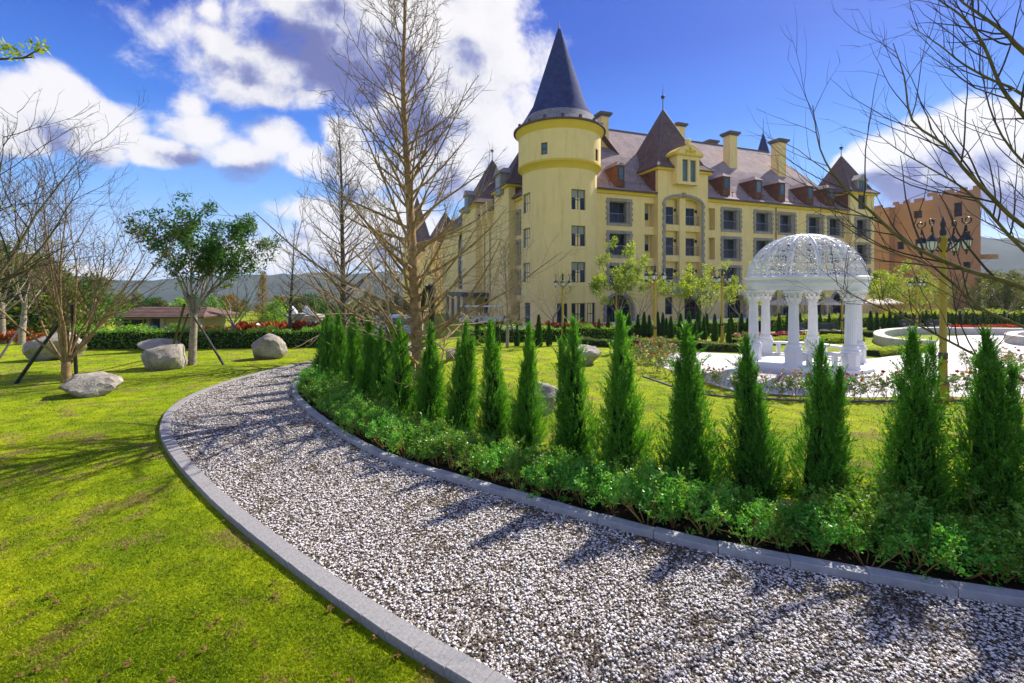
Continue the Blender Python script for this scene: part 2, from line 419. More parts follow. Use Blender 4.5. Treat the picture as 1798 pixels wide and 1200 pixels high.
def gravel_mat(name, stops, island):
    m, nt, b = new_mat(name)
    tc = nt.n('ShaderNodeTexCoord'); v = tc.outputs['Object']
    if island:
        ge = nt.n('ShaderNodeNewGeometry'); c = nt.ramp(ge.outputs['Random Per Island'], stops)
    else:
        vo = nt.n('ShaderNodeTexVoronoi'); nt.link(v, vo.inputs[0]); vo.inputs['Scale'].default_value = 42
        sp = nt.n('ShaderNodeSeparateColor'); nt.link(vo.outputs['Color'], sp.inputs[0])
        c = nt.ramp(sp.outputs[0], stops)
        bump(nt, b, nt.math('SUBTRACT', 1.0, vo.outputs['Distance']), 0.9, 0.02)
    nt.link(c, b.inputs['Base Color']); b.inputs['Roughness'].default_value = 0.85; b.inputs['Specular IOR Level'].default_value = 0.2
    return m
M['gravel'] = gravel_mat('gravel_bed', [(0.0, (0.045, 0.036, 0.026)), (0.45, (0.17, 0.14, 0.10)), (0.6, (0.42, 0.37, 0.32)), (1.0, (0.72, 0.68, 0.64))], False)
M['pebble_white'] = gravel_mat('white_pebbles', [(0.0, (0.46, 0.41, 0.36)), (0.3, (0.70, 0.65, 0.61)), (1.0, (0.84, 0.81, 0.79))], True)
M['pebble_brown'] = gravel_mat('brown_pebbles', [(0.0, (0.03, 0.023, 0.016)), (0.5, (0.10, 0.08, 0.055)), (0.85, (0.21, 0.17, 0.12)), (1.0, (0.35, 0.29, 0.22))], True)
M['kerb_granite'] = plain('granite_kerb', (0.27, 0.26, 0.255), 0.8, 0.25, 30.0, 0.4)
M['kerb_concrete'] = plain('concrete_kerb', (0.33, 0.34, 0.36), 0.85, 0.2, 5.0, 0.5, dirt=((0.16, 0.16, 0.16), 0.5))
M['mortar'] = plain('kerb_mortar', (0.12, 0.11, 0.10), 0.95, 0.2, 8.0, 0.4)
M['paving'] = plain('white_paving', (0.56, 0.53, 0.52), 0.8, 0.1, 1.6, 0.3, dirt=None)

M['cypress'] = leafy('cypress_sprays', (0.042, 0.147, 0.018), (0.085, 0.283, 0.024), (0.201, 0.451, 0.033), 0.38, brown=(0.16, 0.11, 0.035))
M['cypress_dark'] = leafy('dark_cypress_sprays', (0.02, 0.077, 0.016), (0.041, 0.138, 0.02), (0.092, 0.223, 0.028), 0.3)
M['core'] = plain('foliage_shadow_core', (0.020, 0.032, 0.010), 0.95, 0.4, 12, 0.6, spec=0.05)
M['shrub'] = leafy('shrub_leaves', (0.042, 0.219, 0.027), (0.107, 0.412, 0.037), (0.334, 0.55, 0.078), 0.36, 0.42, 0.45)
M['shrub_yellow'] = leafy('yellowish_shrub_leaves', (0.069, 0.214, 0.022), (0.151, 0.338, 0.034), (0.314, 0.481, 0.067), 0.4, 0.4, 0.5)
M['hedge'] = leafy('hedge_leaves', (0.049, 0.16, 0.022), (0.145, 0.371, 0.031), (0.399, 0.55, 0.054), 0.42, 0.4, 0.4)
M['lowhedge'] = leafy('grey_green_hedge', (0.06, 0.102, 0.024), (0.12, 0.18, 0.042), (0.228, 0.276, 0.084), 0.35, 0.5)
M['lime'] = leafy('lime_leaves', (0.106, 0.21, 0.018), (0.24, 0.353, 0.03), (0.45, 0.51, 0.074), 0.5)
M['deepgreen'] = leafy('deep_green_leaves', (0.018, 0.075, 0.012), (0.042, 0.143, 0.015), (0.112, 0.24, 0.021), 0.4)
M['olive'] = leafy('olive_leaves', (0.065, 0.091, 0.016), (0.13, 0.163, 0.026), (0.26, 0.247, 0.052), 0.4)
M['golden'] = leafy('golden_leaves', (0.14, 0.085, 0.015), (0.25, 0.16, 0.02), (0.34, 0.26, 0.04), 0.4)
M['redleaf'] = leafy('red_leaves', (0.15, 0.02, 0.01), (0.33, 0.06, 0.02), (0.38, 0.22, 0.05), 0.35)
M['redflower'] = leafy('scarlet_flowers', (0.45, 0.012, 0.008), (0.62, 0.02, 0.01), (0.70, 0.06, 0.02), 0.25)
M['magenta'] = leafy('magenta_flowers', (0.30, 0.01, 0.12), (0.42, 0.02, 0.18), (0.5, 0.06, 0.25), 0.25)
M['rose_red'] = leafy('rose_petals_red', (0.45, 0.05, 0.04), (0.55, 0.10, 0.07), (0.62, 0.22, 0.15), 0.3)
M['rose_pale'] = leafy('rose_petals_pale', (0.62, 0.50, 0.22), (0.70, 0.42, 0.36), (0.74, 0.66, 0.5), 0.3)
M['rose_leaf'] = leafy('rose_leaves', (0.052, 0.098, 0.026), (0.111, 0.182, 0.046), (0.234, 0.286, 0.091), 0.35, 0.4, 0.5)
M['dryleaf'] = plain('dry_leaf', (0.14, 0.085, 0.032), 0.95, 0.5, 20, 0.0, spec=0.0)

def rock_mat():
    m, nt, b = new_mat('boulder_stone')
    tc = nt.n('ShaderNodeTexCoord'); v = tc.outputs['Object']
    oi = nt.n('ShaderNodeObjectInfo'); ov = nt.vm('ADD', v, nt.vm('SCALE', oi.outputs['Location'], scale=0.37))
    a = nt.noise(ov, 2.2, 8, 0.68); f = nt.noise(ov, 22, 6, 0.7)
    c = nt.ramp(a, [(0.28, (0.18, 0.16, 0.135)), (0.5, (0.37, 0.33, 0.275)), (0.72, (0.54, 0.49, 0.41))])
    cr = nt.mapr(nt.noise(ov, 3.0, 9, 0.75, 0.8), 0.56, 0.64)
    c = nt.mix(nt.math('MULTIPLY', cr, 0.4), c, (0.12, 0.105, 0.085))
    c = nt.mix(1.0, c, nt.ramp(f, [(0.3, 0.75), (0.7, 1.15)]), 'MULTIPLY')
    nt.link(c, b.inputs['Base Color']); b.inputs['Roughness'].default_value = 0.85; b.inputs['Specular IOR Level'].default_value = 0.25
    bump(nt, b, nt.math('ADD', nt.math('MULTIPLY', a, 2.0), f), 0.7, 0.04)
    return m
M['rock'] = rock_mat()
# ---------------------------------------------------------------- ground, path, beds, plaza, hills
rng = np.random.default_rng(7)
random.seed(7)

def build_ground():
    xs = np.concatenate([[-1700, -1100, -700, -400, -220, -130], np.arange(-96, 97, 1.5), [130, 220, 400, 700, 1100, 1700]])
    ys = np.concatenate([[-300, -150, -60, -25, -10], np.arange(-4, 116, 1.5), [125, 150, 200, 300, 450, 650, 900, 1200, 1600]])
    v = [(x, y, gz(x, y)) for y in ys for x in xs]
    nx = len(xs)
    f = [(j * nx + i, j * nx + i + 1, (j + 1) * nx + i + 1, (j + 1) * nx + i) for j in range(len(ys) - 1) for i in range(nx - 1)]
    o = link('ground', np_mesh('ground', v, f, M['lawn'], True))
    tag(o, kind='structure')
build_ground()

def spline(pts, n):
    pts = [Vector((p[0], p[1])) for p in pts]
    P = [pts[0] * 2 - pts[1]] + pts + [pts[-1] * 2 - pts[-2]]
    out = []
    for i in range(1, len(P) - 2):
        for k in range(12):
            t = k / 12.0
            a, b, c, d = P[i - 1], P[i], P[i + 1], P[i + 2]
            out.append(0.5 * ((2 * b) + (c - a) * t + (2 * a - 5 * b + 4 * c - d) * t * t + (3 * b - a - 3 * c + d) * t ** 3))
    out.append(P[-2])
    L = [0]
    for a, b in zip(out, out[1:]): L.append(L[-1] + (b - a).length)
    res = []; j = 0
    for k in range(n):
        s = L[-1] * k / (n - 1)
        while j < len(L) - 2 and L[j + 1] < s: j += 1
        t = (s - L[j]) / max(1e-9, L[j + 1] - L[j])
        res.append(out[j].lerp(out[j + 1], t))
    return res, L[-1]
g2 = lambda px, py: (gp(px, py).x, gp(px, py).y)
outer_pts = [(14, -2.6), (9, -0.9), (5, 0.5), (2.4, 1.5), (0.85, 2.42)] + [g2(*p) for p in
    [(870, 1196), (700, 1098), (560, 1003), (450, 922), (380, 862), (328, 808), (303, 770), (300, 748), (312, 722), (352, 695), (420, 669), (500, 648), (556, 637)]] \
    + [(-7.0, 20.2), (-6.3, 22.8), (-6.0, 26)]
inner_pts = [(15, 0.2), (11, 1.65), (7.5, 2.85)] + [g2(*p) for p in
    [(1798, 1078), (1600, 1046), (1400, 1010), (1200, 968), (1000, 915), (850, 870), (700, 824), (620, 786), (560, 745), (525, 714), (513, 694), (520, 674), (550, 655)]] \
    + [(-5.9, 17.4), (-5.0, 19.6), (-4.6, 26)]
OL, outer_len = spline(outer_pts, 220)
IL, inner_len = spline(inner_pts, 220)
def offset(line, d):
    out = []
    for i, p in enumerate(line):
        t = (line[min(i + 1, len(line) - 1)] - line[max(i - 1, 0)]).normalized()
        out.append(p + Vector((t.y, -t.x)) * d)          # to the right of travel
    return out
def strip(name, A, B, lift, m):
    v = []; f = []
    K = 4
    for a, b in zip(A, B):
        for k in range(K + 1):
            p = a.lerp(b, k / K); v.append((p.x, p.y, gz(p.x, p.y) + lift))
    for i in range(len(A) - 1):
        for k in range(K):
            q = i * (K + 1) + k; f.append((q, q + 1, q + K + 2, q + K + 1))
    return np_mesh(name, v, f, m, True)
path_o = tag(link('gravel_path', strip('gravel_path', OL, IL, 0.045, M['gravel'])), kind='structure')

# soil bed inside the curve
def inside_offset(line, d):
    o = offset(line, d); c = Vector((4, 9))
    o2 = offset(line, -d)
    return o if sum((p - c).length for p in o) < sum((p - c).length for p in o2) else o2
BED = inside_offset(IL, 1.75)
_k = [i for i, q in enumerate(IL) if q.y < 16.6]
bed_o = tag(link('planting_bed', strip('planting_bed', [IL[i] for i in _k], [BED[i] for i in _k], 0.03, M['soil'])), kind='structure')

def kerb(name, line, length, width, top, blen, m, side):
    """kerb: mortar bed with one stone after another on it"""
    a = line; b = inside_offset(line, width) if side > 0 else None
    if side < 0:
        o = offset(line, width); o2 = offset(line, -width); c = Vector((4, 9))
        b = o if sum((p - c).length for p in o) > sum((p - c).length for p in o2) else o2
    base = tag(link(name, strip(name, a, b, 0.02, M['mortar'])), kind='structure')
    mb = MB(); hl = blen / 2 - 0.0018; ch = 0.006; hw = width / 2
    vs = [(-hl, -hw, -0.12), (hl, -hw, -0.12), (hl, hw, -0.12), (-hl, hw, -0.12),
          (-hl, -hw, top - ch), (hl, -hw, top - ch), (hl, hw, top - ch), (-hl, hw, top - ch),
          (-hl + ch, -hw + ch, top), (hl - ch, -hw + ch, top), (hl - ch, hw - ch, top), (-hl + ch, hw - ch, top)]
    fs = [(0, 1, 5, 4), (1, 2, 6, 5), (2, 3, 7, 6), (3, 0, 4, 7), (4, 5, 9, 8), (5, 6, 10, 9), (6, 7, 11, 10), (7, 4, 8, 11), (8, 9, 10, 11)]
    me = mb.add(vs, fs).mesh('kerb_stone', m)
    mid = [p.lerp(q, 0.5) for p, q in zip(a, b)]
    L = [0.0]
    for p, q in zip(mid, mid[1:]): L.append(L[-1] + (q - p).length)
    s = blen / 2; j = 0
    while s < L[-1]:
        while j < len(L) - 2 and L[j + 1] < s: j += 1
        p = mid[j].lerp(mid[j + 1], (s - L[j]) / (L[j + 1] - L[j])); t = mid[j + 1] - mid[j]
        if p.y > 0.3:
            k = link('kerb_stone', me, base, (p.x, p.y, gz(p.x, p.y) + random.uniform(-0.004, 0.004)), math.atan2(t.y, t.x) + random.uniform(-0.006, 0.006))
            k.rotation_euler.x = random.uniform(-0.012, 0.012)
        s += blen
kerb('outer_kerb', OL, outer_len, 0.17, 0.07, 0.30, M['kerb_granite'], -1)
kerb('inner_kerb', IL, inner_len, 0.13, 0.125, 0.62, M['kerb_concrete'], 1)

def in_poly(P, poly):
    x, y = P[:, 0], P[:, 1]; r = np.zeros(len(P), bool)
    q = np.array([(p[0], p[1]) for p in poly])
    for (x0, y0), (x1, y1) in zip(q, np.roll(q, -1, 0)):
        if y0 == y1: continue
        c = ((y0 > y) != (y1 > y)) & (x < (x1 - x0) * (y - y0) / (y1 - y0) + x0); r ^= c
    return r
OUT2 = offset(OL, 0.21); OUT2b = offset(OL, -0.21)
OUTK = OUT2 if (OUT2[110] - Vector((4, 9))).length > (OUT2b[110] - Vector((4, 9))).length else OUT2b
PATH_POLY = OUTK + IL[::-1]
BED_POLY = [IL[i] for i in _k] + [BED[i] for i in _k][::-1]

# white paved plaza round the pavilion
plaza_px = [(1150, 640), (1215, 664), (1290, 688), (1400, 696), (1520, 699), (1650, 697), (1798, 700), (1960, 704), (2200, 704),
            (2200, 584), (1900, 584), (1798, 586), (1720, 588), (1655, 592), (1640, 604), (1648, 616), (1590, 622), (1537, 630), (1500, 632), (1420, 622), (1310, 623), (1225, 619), (1180, 620)]
plaza = [gp(*p) for p in plaza_px]
def sheet(name, pts, lift, m, edge=0.0):
    mb = MB(); mb.poly([(p.x, p.y, gz(p.x, p.y) + lift) for p in pts])
    return mb.build(name, m)
tag(sheet('plaza_paving', plaza, 0.012, M['paving']), kind='structure')
# pale walk in front of the hotel and the car road beside it
tag(sheet('hotel_walk', [on(*p) for p in [(-1, 38.5), (12, 42.5), (30, 46), (62, 52), (62, 58), (30, 52), (12, 47), (-1, 43)]], 0.014, M['paving']), kind='structure')
M['asphalt'] = plain('asphalt', (0.06, 0.06, 0.065), 0.9, 0.2, 4.0, 0.4)
tag(sheet('service_road', [on(*p) for p in [(-1.2, 36), (-1.2, 49.5), (-9, 49.5), (-9.5, 46), (-10, 36)]], 0.02, M['asphalt']), kind='structure')

# pebbles of the path: real stones near the viewer
def build_pebbles(name, label, N, smin, svar, lift, m):
    o = np.array([(p.x, p.y) for p in OL]); i = np.array([(p.x, p.y) for p in IL])
    seglen = 0.5 * (np.linalg.norm(np.diff(o, axis=0), axis=1) + np.linalg.norm(np.diff(i, axis=0), axis=1))
    mid = 0.25 * (o[1:] + o[:-1] + i[1:] + i[:-1]); d = np.maximum(1.5, mid[:, 1])
    w = seglen * np.where((d > 2.0) & (d < 17), 1.0, 0.0) / np.clip(d, 3.0, 20) ** 0.9
    k = rng.choice(len(w), N, p=w / w.sum()); t = rng.random(N)[:, None]; s = rng.random(N)[:, None]
    a = o[k] * (1 - t) + o[k + 1] * t; b = i[k] * (1 - t) + i[k + 1] * t
    P = a * (1 - s) + b * s
    if m is M['pebble_white']:                        # the white stones lie in drifts
        q = np.array([mnoise.noise(Vector((x * 1.7, y * 1.7, 3.0))) + 0.6 * mnoise.noise(Vector((x * 6, y * 6, 9.0))) for x, y in P])
        P = P[q > -0.32 + 0.35 * (rng.random(N) - 0.5)]; N = len(P)
    ico = np.array([(1, 0, 0), (-1, 0, 0), (0, 1, 0), (0, -1, 0), (0, 0, 1), (0, 0, -1)], float)
    tri = np.array([(0, 2, 4), (2, 1, 4), (1, 3, 4), (3, 0, 4), (2, 0, 5), (1, 2, 5), (3, 1, 5), (0, 3, 5)])
    size = (smin + svar * rng.random(N) ** 1.5) * (0.85 + 0.05 * np.clip(P[:, 1], 3, 14))
    V = ico[None] * (1 + 0.22 * rng.normal(size=(N, 6, 1)))
    V = V * (np.stack([size * (1 + 0.6 * rng.random(N)), size, size * 0.42], 1))[:, None, :]
    a = rng.random(N) * 2 * PI; tl = rng.normal(size=N) * 0.22
    ca, sa, ct, st = np.cos(a)[:, None], np.sin(a)[:, None], np.cos(tl)[:, None], np.sin(tl)[:, None]
    x, y, z = V[..., 0], V[..., 1], V[..., 2]
    y, z = y * ct - z * st, y * st + z * ct
    x, y = x * ca - y * sa, x * sa + y * ca
    V = np.stack([x + P[:, :1], y + P[:, 1:2], z + (-SLOPE * P[:, 1:2] + lift + 0.006 * rng.random((N, 1)))], 2)
    F = (tri[None] + 6 * np.arange(N)[:, None, None]).reshape(-1, 3)
    o = link(name, np_mesh(name, V.reshape(-1, 3), F, m, True))
    tag(o, label, 'gravel', kind='stuff')
build_pebbles('brown_gravel', 'small dark brown stones filling the curved path', 80000, 0.0055, 0.0065, 0.048, M['pebble_brown'])
build_pebbles('white_gravel', 'flat white pebbles scattered over the curved path', 52000, 0.006, 0.0085, 0.053, M['pebble_white'])

def build_grass():
    N = 480000
    px = rng.uniform(-350, 2150, N); py = 560 + 760 * rng.random(N) ** 0.75
    d = EYE / ((py - HOR) / FPX - SLOPE); x = (px - CXP) / FPX * d
    P = np.stack([x, d], 1)
    keep = ~in_poly(P, PATH_POLY) & ~in_poly(P, [(p.x, p.y) for p in plaza]) & (P[:, 1] < 26) & ~in_poly(P, BED_POLY)
    P = P[keep]; N = len(P)
    z = -SLOPE * P[:, 1]
    base = np.column_stack([P, z])
    dd = P[:, 1]
    h = (0.008 + 0.016 * rng.random(N)) * (0.9 + 0.03 * dd); w = (0.0022 + 0.0016 * dd) * (0.6 + 0.8 * rng.random(N))
    a = rng.random(N) * 2 * PI
    side = np.column_stack([np.cos(a), np.sin(a), np.zeros(N)]) * w[:, None] * 0.5
    lean = rng.normal(size=(N, 3)) * 0.75; lean[:, 2] = 1; tip = base + lean * h[:, None]
    V = np.stack([base - side, base + side, tip], 1).reshape(-1, 3)
    o = link('lawn_grass', np_mesh('lawn_grass', V, np.arange(N * 3).reshape(N, 3), M['blade']))
    tag(o, 'short bright green blades of the mown lawn', 'grass', kind='stuff')
build_grass()

def build_hills():
    prof = [(-80, 120), (-49, 95), (-40, 70), (-30, 88), (-24, 110), (-20, 135), (-14, 115), (-5, 90), (10, 120), (30, 190), (40, 235), (46, 265), (52, 250), (60, 210), (80, 160)]
    v = []; f = []
    az = np.radians(np.linspace(-80, 80, 260)); rr = [780, 900, 990, 1080, 1170, 1260, 1380, 1560]
    sh = [0.0, 0.25, 0.55, 0.82, 1.0, 0.95, 0.8, 0.2]
    for j, r in enumerate(rr):
        for a in az:
            h = np.interp(math.degrees(a), [p[0] for p in prof], [p[1] for p in prof]) * 0.3 * sh[j]
            q = Vector((math.sin(a) * 9, math.cos(a) * 9, j * 0.35))
            h *= 1 + 0.5 * mnoise.fractal(q * 1.5, 1.0, 2.0, 6)
            v.append((math.sin(a) * r, math.cos(a) * r, -62 * (1 - sh[j]) - 4 + h))
    n = len(az)
    for j in range(len(rr) - 1):
        for i in range(n - 1): f.append((j * n + i, j * n + i + 1, (j + 1) * n + i + 1, (j + 1) * n + i))
    m = plain('wooded_hills', (0.045, 0.065, 0.05), 0.95, 0.35, 0.014, 0, spec=0.05)
    tag(link('hills', np_mesh('hills', v, f, m, True)), kind='structure')
build_hills()
# ---------------------------------------------------------------- the hotel
TX, TY = 4.64, 44.2                      # centre of the round corner tower
HC, HS = 0.9355, 0.3534                  # the right wing runs along (HC, HS)
HZ = -1.35                               # floor level of the hotel
HE = EYE - HZ
hotel = thing('hotel', 'four storey pale yellow chateau hotel with round corner tower and slate cone', 'hotel', (TX, TY, HZ), math.atan2(HS, HC))
def ray_v(px, v):
    a = (px - CXP) / FPX
    t = (v - TX * HS + TY * HC) / (HC - HS * a)
    return (t * a - TX) * HC + (t - TY) * HS, t
def ray_u(px, u):
    a = (px - CXP) / FPX
    t = (u + TX * HC + TY * HS) / (a * HC + HS)
    return -(t * a - TX) * HS + (t - TY) * HC, t
def zpx(py, t): return HE + (HOR - py) / FPX * t
def holed_wall(x0, x1, z0, z1, holes, depth, void=()):
    """wall in the plane y=0 facing -y; holes are (xa,xb,za,zb), with reveals of the given depth"""
    mb = MB()
    al = list(holes) + list(void)
    xs = sorted({x0, x1, *[min(max(h[i], x0), x1) for h in al for i in (0, 1)]})
    zs = sorted({z0, z1, *[min(max(h[i], z0), z1) for h in al for i in (2, 3)]})
    for xa, xb in zip(xs, xs[1:]):
        for za, zb in zip(zs, zs[1:]):
            cx, cz = (xa + xb) / 2, (za + zb) / 2
            if any(h[0] < cx < h[1] and h[2] < cz < h[3] for h in al): continue
            mb.quad((xa, 0, za), (xb, 0, za), (xb, 0, zb), (xa, 0, zb))
    for xa, xb, za, zb in holes:
        mb.quad((xa, 0, za), (xa, depth, za), (xa, depth, zb), (xa, 0, zb))
        mb.quad((xb, 0, zb), (xb, depth, zb), (xb, depth, za), (xb, 0, za))
        mb.quad((xa, 0, zb), (xa, depth, zb), (xb, depth, zb), (xb, 0, zb))
        mb.quad((xa, 0, za), (xb, 0, za), (xb, depth, za), (xa, depth, za))
        mb.quad((xa, depth, za), (xb, depth, za), (xb, depth, zb), (xa, depth, zb))
    return mb
def pane_grid(w, h, nx, nz, bar, dep):
    """frame bars (dark) of a window w x h with its lower left corner at 0,0"""
    mb = MB()
    for i in range(nx + 1):
        x = w * i / nx; b = bar if 0 < i < nx else bar * 1.3
        mb.box(max(0, x - b / 2), min(w, x + b / 2), -dep, 0, 0, h)
    for k in range(nz + 1):
        z = h * k / nz; b = bar if 0 < k < nz else bar * 1.3
        mb.box(0.001, w - 0.001, -dep + 0.004, -0.004, max(0.001, z - b / 2), min(h - 0.001, z + b / 2))
    return mb

RV = -0.35                                # plane of the right wing's front
PITCH = 3.3
uA0, tA = ray_v(1065.4, RV); uA1, _ = ray_v(1108.9, RV)
WW = uA1 - uA0; WZ1 = zpx(347.5, tA); WZ0 = zpx(395.8, tA); WH = WZ1 - WZ0
EAVE = zpx(331.5, ray_v(1050, RV)[1])
UEND = ray_v(1487, RV)[0]
BAND = 0.27
# ---- balcony window with quoined stone surround, built once
def surround_mesh(w, h, name='stone_surround'):
    mb = MB(); b = BAND; p = -0.09
    mb.box(-0.02, w + 0.02, p, 0.03, h - b * 1.05, h); mb.box(-0.02, w + 0.02, p, 0.03, 0, b * 0.9)
    n = 8; hh = (h - b * 1.95) / n
    for i in range(n):
        z0 = b * 0.9 + i * hh + 0.006; z1 = b * 0.9 + (i + 1) * hh - 0.006
        e = 0.11 if i % 2 else 0.0; q = p - (0.025 if i % 2 else 0)
        mb.box(-e, b, q, 0.03, z0, z1); mb.box(w - b, w + e, q, 0.03, z0, z1)
    return mb.mesh(name, M['stone_trim'])
S_ME = surround_mesh(WW, WH)
OW, OH = WW - 2 * BAND, WH - 2 * BAND
RD = 0.75                                 # depth of the loggia
F_ME = pane_grid(OW, OH, 3, 1, 0.07, 0.06).mesh('window', M['frame'])
P_ME = MB().quad((0, 0, 0), (OW, 0, 0), (OW, 0, OH), (0, 0, OH)).mesh('pane', M['glass'])
_r = MB(); _r.box(0, OW, -0.02, 0.02, 0.98, 1.03); _r.box(0, OW, -0.015, 0.015, 0.08, 0.11)
for _i in range(15): _x = OW * (_i + 0.5) / 15; _r.box(_x - 0.008, _x + 0.008, -0.008, 0.008, 0.11, 0.98)
R_ME = _r.mesh('railing', M['rail'])
_r = MB(); _r.box(OW - 0.30, OW, -RD * 0.85, -RD * 0.2, 0, OH * 0.26); _r.box(OW - 0.26, OW, -RD * 0.85, -RD * 0.2, OH * 0.27, OH * 0.52); _r.box(OW - 0.30, OW, -RD * 0.85, -RD * 0.2, OH * 0.53, OH * 0.78)
_r.box(OW - 0.26, OW, -RD * 0.85, -RD * 0.2, OH * 0.79, OH - 0.01)
J_ME = _r.mesh('stone_jamb', M['stone_trim'])
B_ME = MB().box(0.06, OW * 0.34, -0.02, -0.012, OH * 0.35, OH - 0.05).mesh('curtain', M['blind'])
def balcony_window(u, z, v, rz=0.0, rail=True, parent=hotel):
    """u: left edge of the surround; all pieces hang on the window frame"""
    ca, sa = math.cos(rz), math.sin(rz)
    loc = lambda x, y, zz: (u + ca * x - sa * y, v + sa * x + ca * y, z + zz) if rz == 0 else (v + ca * x - sa * y, u + sa * x + ca * y, z + zz)
    fr = link('window', F_ME, parent, loc(BAND, RD - 0.01, BAND), rz)
    link('pane', P_ME, fr, (0, -0.03, 0))
    link('stone_surround', S_ME, fr, (-BAND, -RD + 0.01, -BAND))
    link('stone_jamb', J_ME, fr)
    if rail: link('railing', R_ME, fr, (0, -RD + 0.12, 0))
    if random.random() < 0.45: link('curtain', B_ME, fr, (0 if random.random() < 0.5 else OW * 0.6, 0, 0))
    return fr
cols_px = [1065.4, 1266.0, 1323.6, 1365.6, 1416.4, 1453.0]
col_u = [ray_v(p, RV)[0] for p in cols_px]
holes = []
for u in col_u:
    for r in range(3):
        z = WZ0 - PITCH * r
        holes.append((u + BAND, u + WW - BAND, z + BAND, z + WH - BAND)); balcony_window(u, z, RV)
# narrow recesses beside the gable block
gu0, gu1 = ray_v(1155, RV)[0], ray_v(1243, RV)[0]
rec = []
for (pa, pb) in ((1131.9, 1153.5), (1244.0, 1255.5)):
    ua, ub = ray_v(pa, RV)[0], ray_v(pb, RV)[0]
    for r in range(3):
        z1 = zpx(351.6, tA) - PITCH * r; z0 = z1 - 2.45
        rec.append((ua, ub, z0, z1))
        w = (ub - ua) * (0.58 if pa < 1200 else 0.62); h = 1.55
        fr = link('window', pane_grid(w, h, 1, 1, 0.06, 0.05).mesh('window', M['frame']), hotel, (ua + 0.03, RV + 0.68, z1 - h - 0.12))
        link('pane', MB().quad((0, 0, 0), (w, 0, 0), (w, 0, h), (0, 0, h)).mesh('pane', M['glass']), fr, (0, -0.03, 0))
        link('blind', MB().box(0.04, w - 0.04, -0.05, -0.035, h * 0.45, h - 0.03).mesh('blind', M['blind']), fr)
holes += rec
# arched openings of the ground floor
arch_px = [(1060, 1114), (1273, 1309), (1333, 1362), (1371, 1398), (1424, 1450), (1458, 1486)]
ARCH_TOP = zpx(518.0, ray_v(1090, RV)[1])
def arch_pts(w, spring, top, n=12):
    return [(w / 2 - w / 2 * math.cos(PI * i / n), spring + (top - spring) * math.sin(PI * i / n)) for i in range(n + 1)]
def arch_window(u, w, top, v, rz=0.0, parent=hotel, z0=0.0, trim='stone_trim', band=0.3):
    """spandrels, stone ring, frame and glass of one round-headed opening"""
    spring = top - min(w * 0.5, 1.3)
    ap = arch_pts(w, spring, top)
    mb = pane_grid(w, spring - z0, 3, 1, 0.07, 0.06)
    mb.box(0, w, -0.06, 0, spring - z0 - 0.04, spring - z0 + 0.04)
    for i in (1, 2): mb.box(w * i / 3 - 0.03, w * i / 3 + 0.03, -0.056, -0.002, spring - z0 + 0.041, top - z0 - 0.12)
    loc = (u, v, z0) if rz == 0 else (v, u, z0)
    fr = mb.build('arched_window', M['frame'], parent, loc, rz)
    me = MB(); me.poly([(0, 0, 0), (w, 0, 0)] + [(x, 0, z - z0) for x, z in ap[::-1]])
    me.build('pane', M['glass'], fr, (0, 0.0 - 0.028, 0))
    sp = MB(); dep = 0.5
    for half in (ap[:7], ap[6:]):
        corner = (0, top) if half is ap[:7] or half[0][0] == 0 else (w, top)
        for a, b in zip(half, half[1:]): sp.poly([(a[0], -dep, a[1] - z0), (b[0], -dep, b[1] - z0), (corner[0], -dep, corner[1] - z0)])
    for a, b in zip(ap, ap[1:]): sp.quad((a[0], -dep, a[1] - z0), (b[0], -dep, b[1] - z0), (b[0], 0, b[1] - z0), (a[0], 0, a[1] - z0))
    sp.build('spandrel', M['stucco'] if trim == 'stone_trim' else M['ochre'], fr)
    rg = MB()
    out = [(w / 2 - (w / 2 + band) * math.cos(PI * i / 12), spring + (top - spring + band) * math.sin(PI * i / 12)) for i in range(13)]
    for i in range(12):
        q = 0.03 if i % 2 else 0.0
        rg.prism([(ap[i][0], ap[i][1] - z0), (ap[i + 1][0], ap[i + 1][1] - z0), (out[i + 1][0], out[i + 1][1] - z0), (out[i][0], out[i][1] - z0)], -dep - 0.06 - q, -dep + 0.04)
    n = 6; hh = (spring - z0) / n
    for i in range(n):
        e = 0.09 if i % 2 else 0
        for xa, xb in ((-band - e, 0), (w, w + band + e)): rg.box(xa, xb, -dep - 0.06 - (0.03 if i % 2 else 0), -dep + 0.04, i * hh + 0.006, (i + 1) * hh - 0.006)
    rg.box(w / 2 - 0.17, w / 2 + 0.17, -dep - 0.13, -dep + 0.03, top - z0 + 0.02, top - z0 + band + 0.12)
    rg.build('stone_surround', M[trim], fr)
    return fr
for pa, pb in arch_px:
    ua, ub = ray_v(pa, RV)[0] + 0.32, ray_v(pb, RV)[0] - 0.32
    holes.append((ua, ub, 0.06, ARCH_TOP)); arch_window(ua, ub - ua, ARCH_TOP, RV + 0.5, z0=0.06)
_ga, _gb = ray_v(1156.5, -0.95)[0], ray_v(1242, -0.95)[0]
holed_wall(2.2, UEND, -1.5, EAVE - 0.1, holes, RD, [(_ga + 0.1, _gb - 0.1, 0.0, EAVE - 0.3)]).build('right_wing_wall', M['stucco'], hotel, (0, RV, 0))
# eaves: cornice and gutter
MB().box(2.6, UEND, RV - 0.28, RV + 0.1, EAVE - 0.42, EAVE - 0.12).build('cornice', M['stucco_deep'], hotel)
MB().box(2.6, UEND, RV - 0.58, RV + 0.15, EAVE - 0.115, EAVE + 0.03).build('gutter', M['gutter'], hotel)
for px in (1362.5, 1156.0, 1493.0):
    u, t = ray_v(px, RV - 0.1)
    MB().tube([(u, RV - 0.12, 0.1), (u, RV - 0.12, EAVE - 0.2), (u, RV - 0.4, EAVE - 0.05)], 0.055, 6).build('downpipe', M['gutter'], hotel)
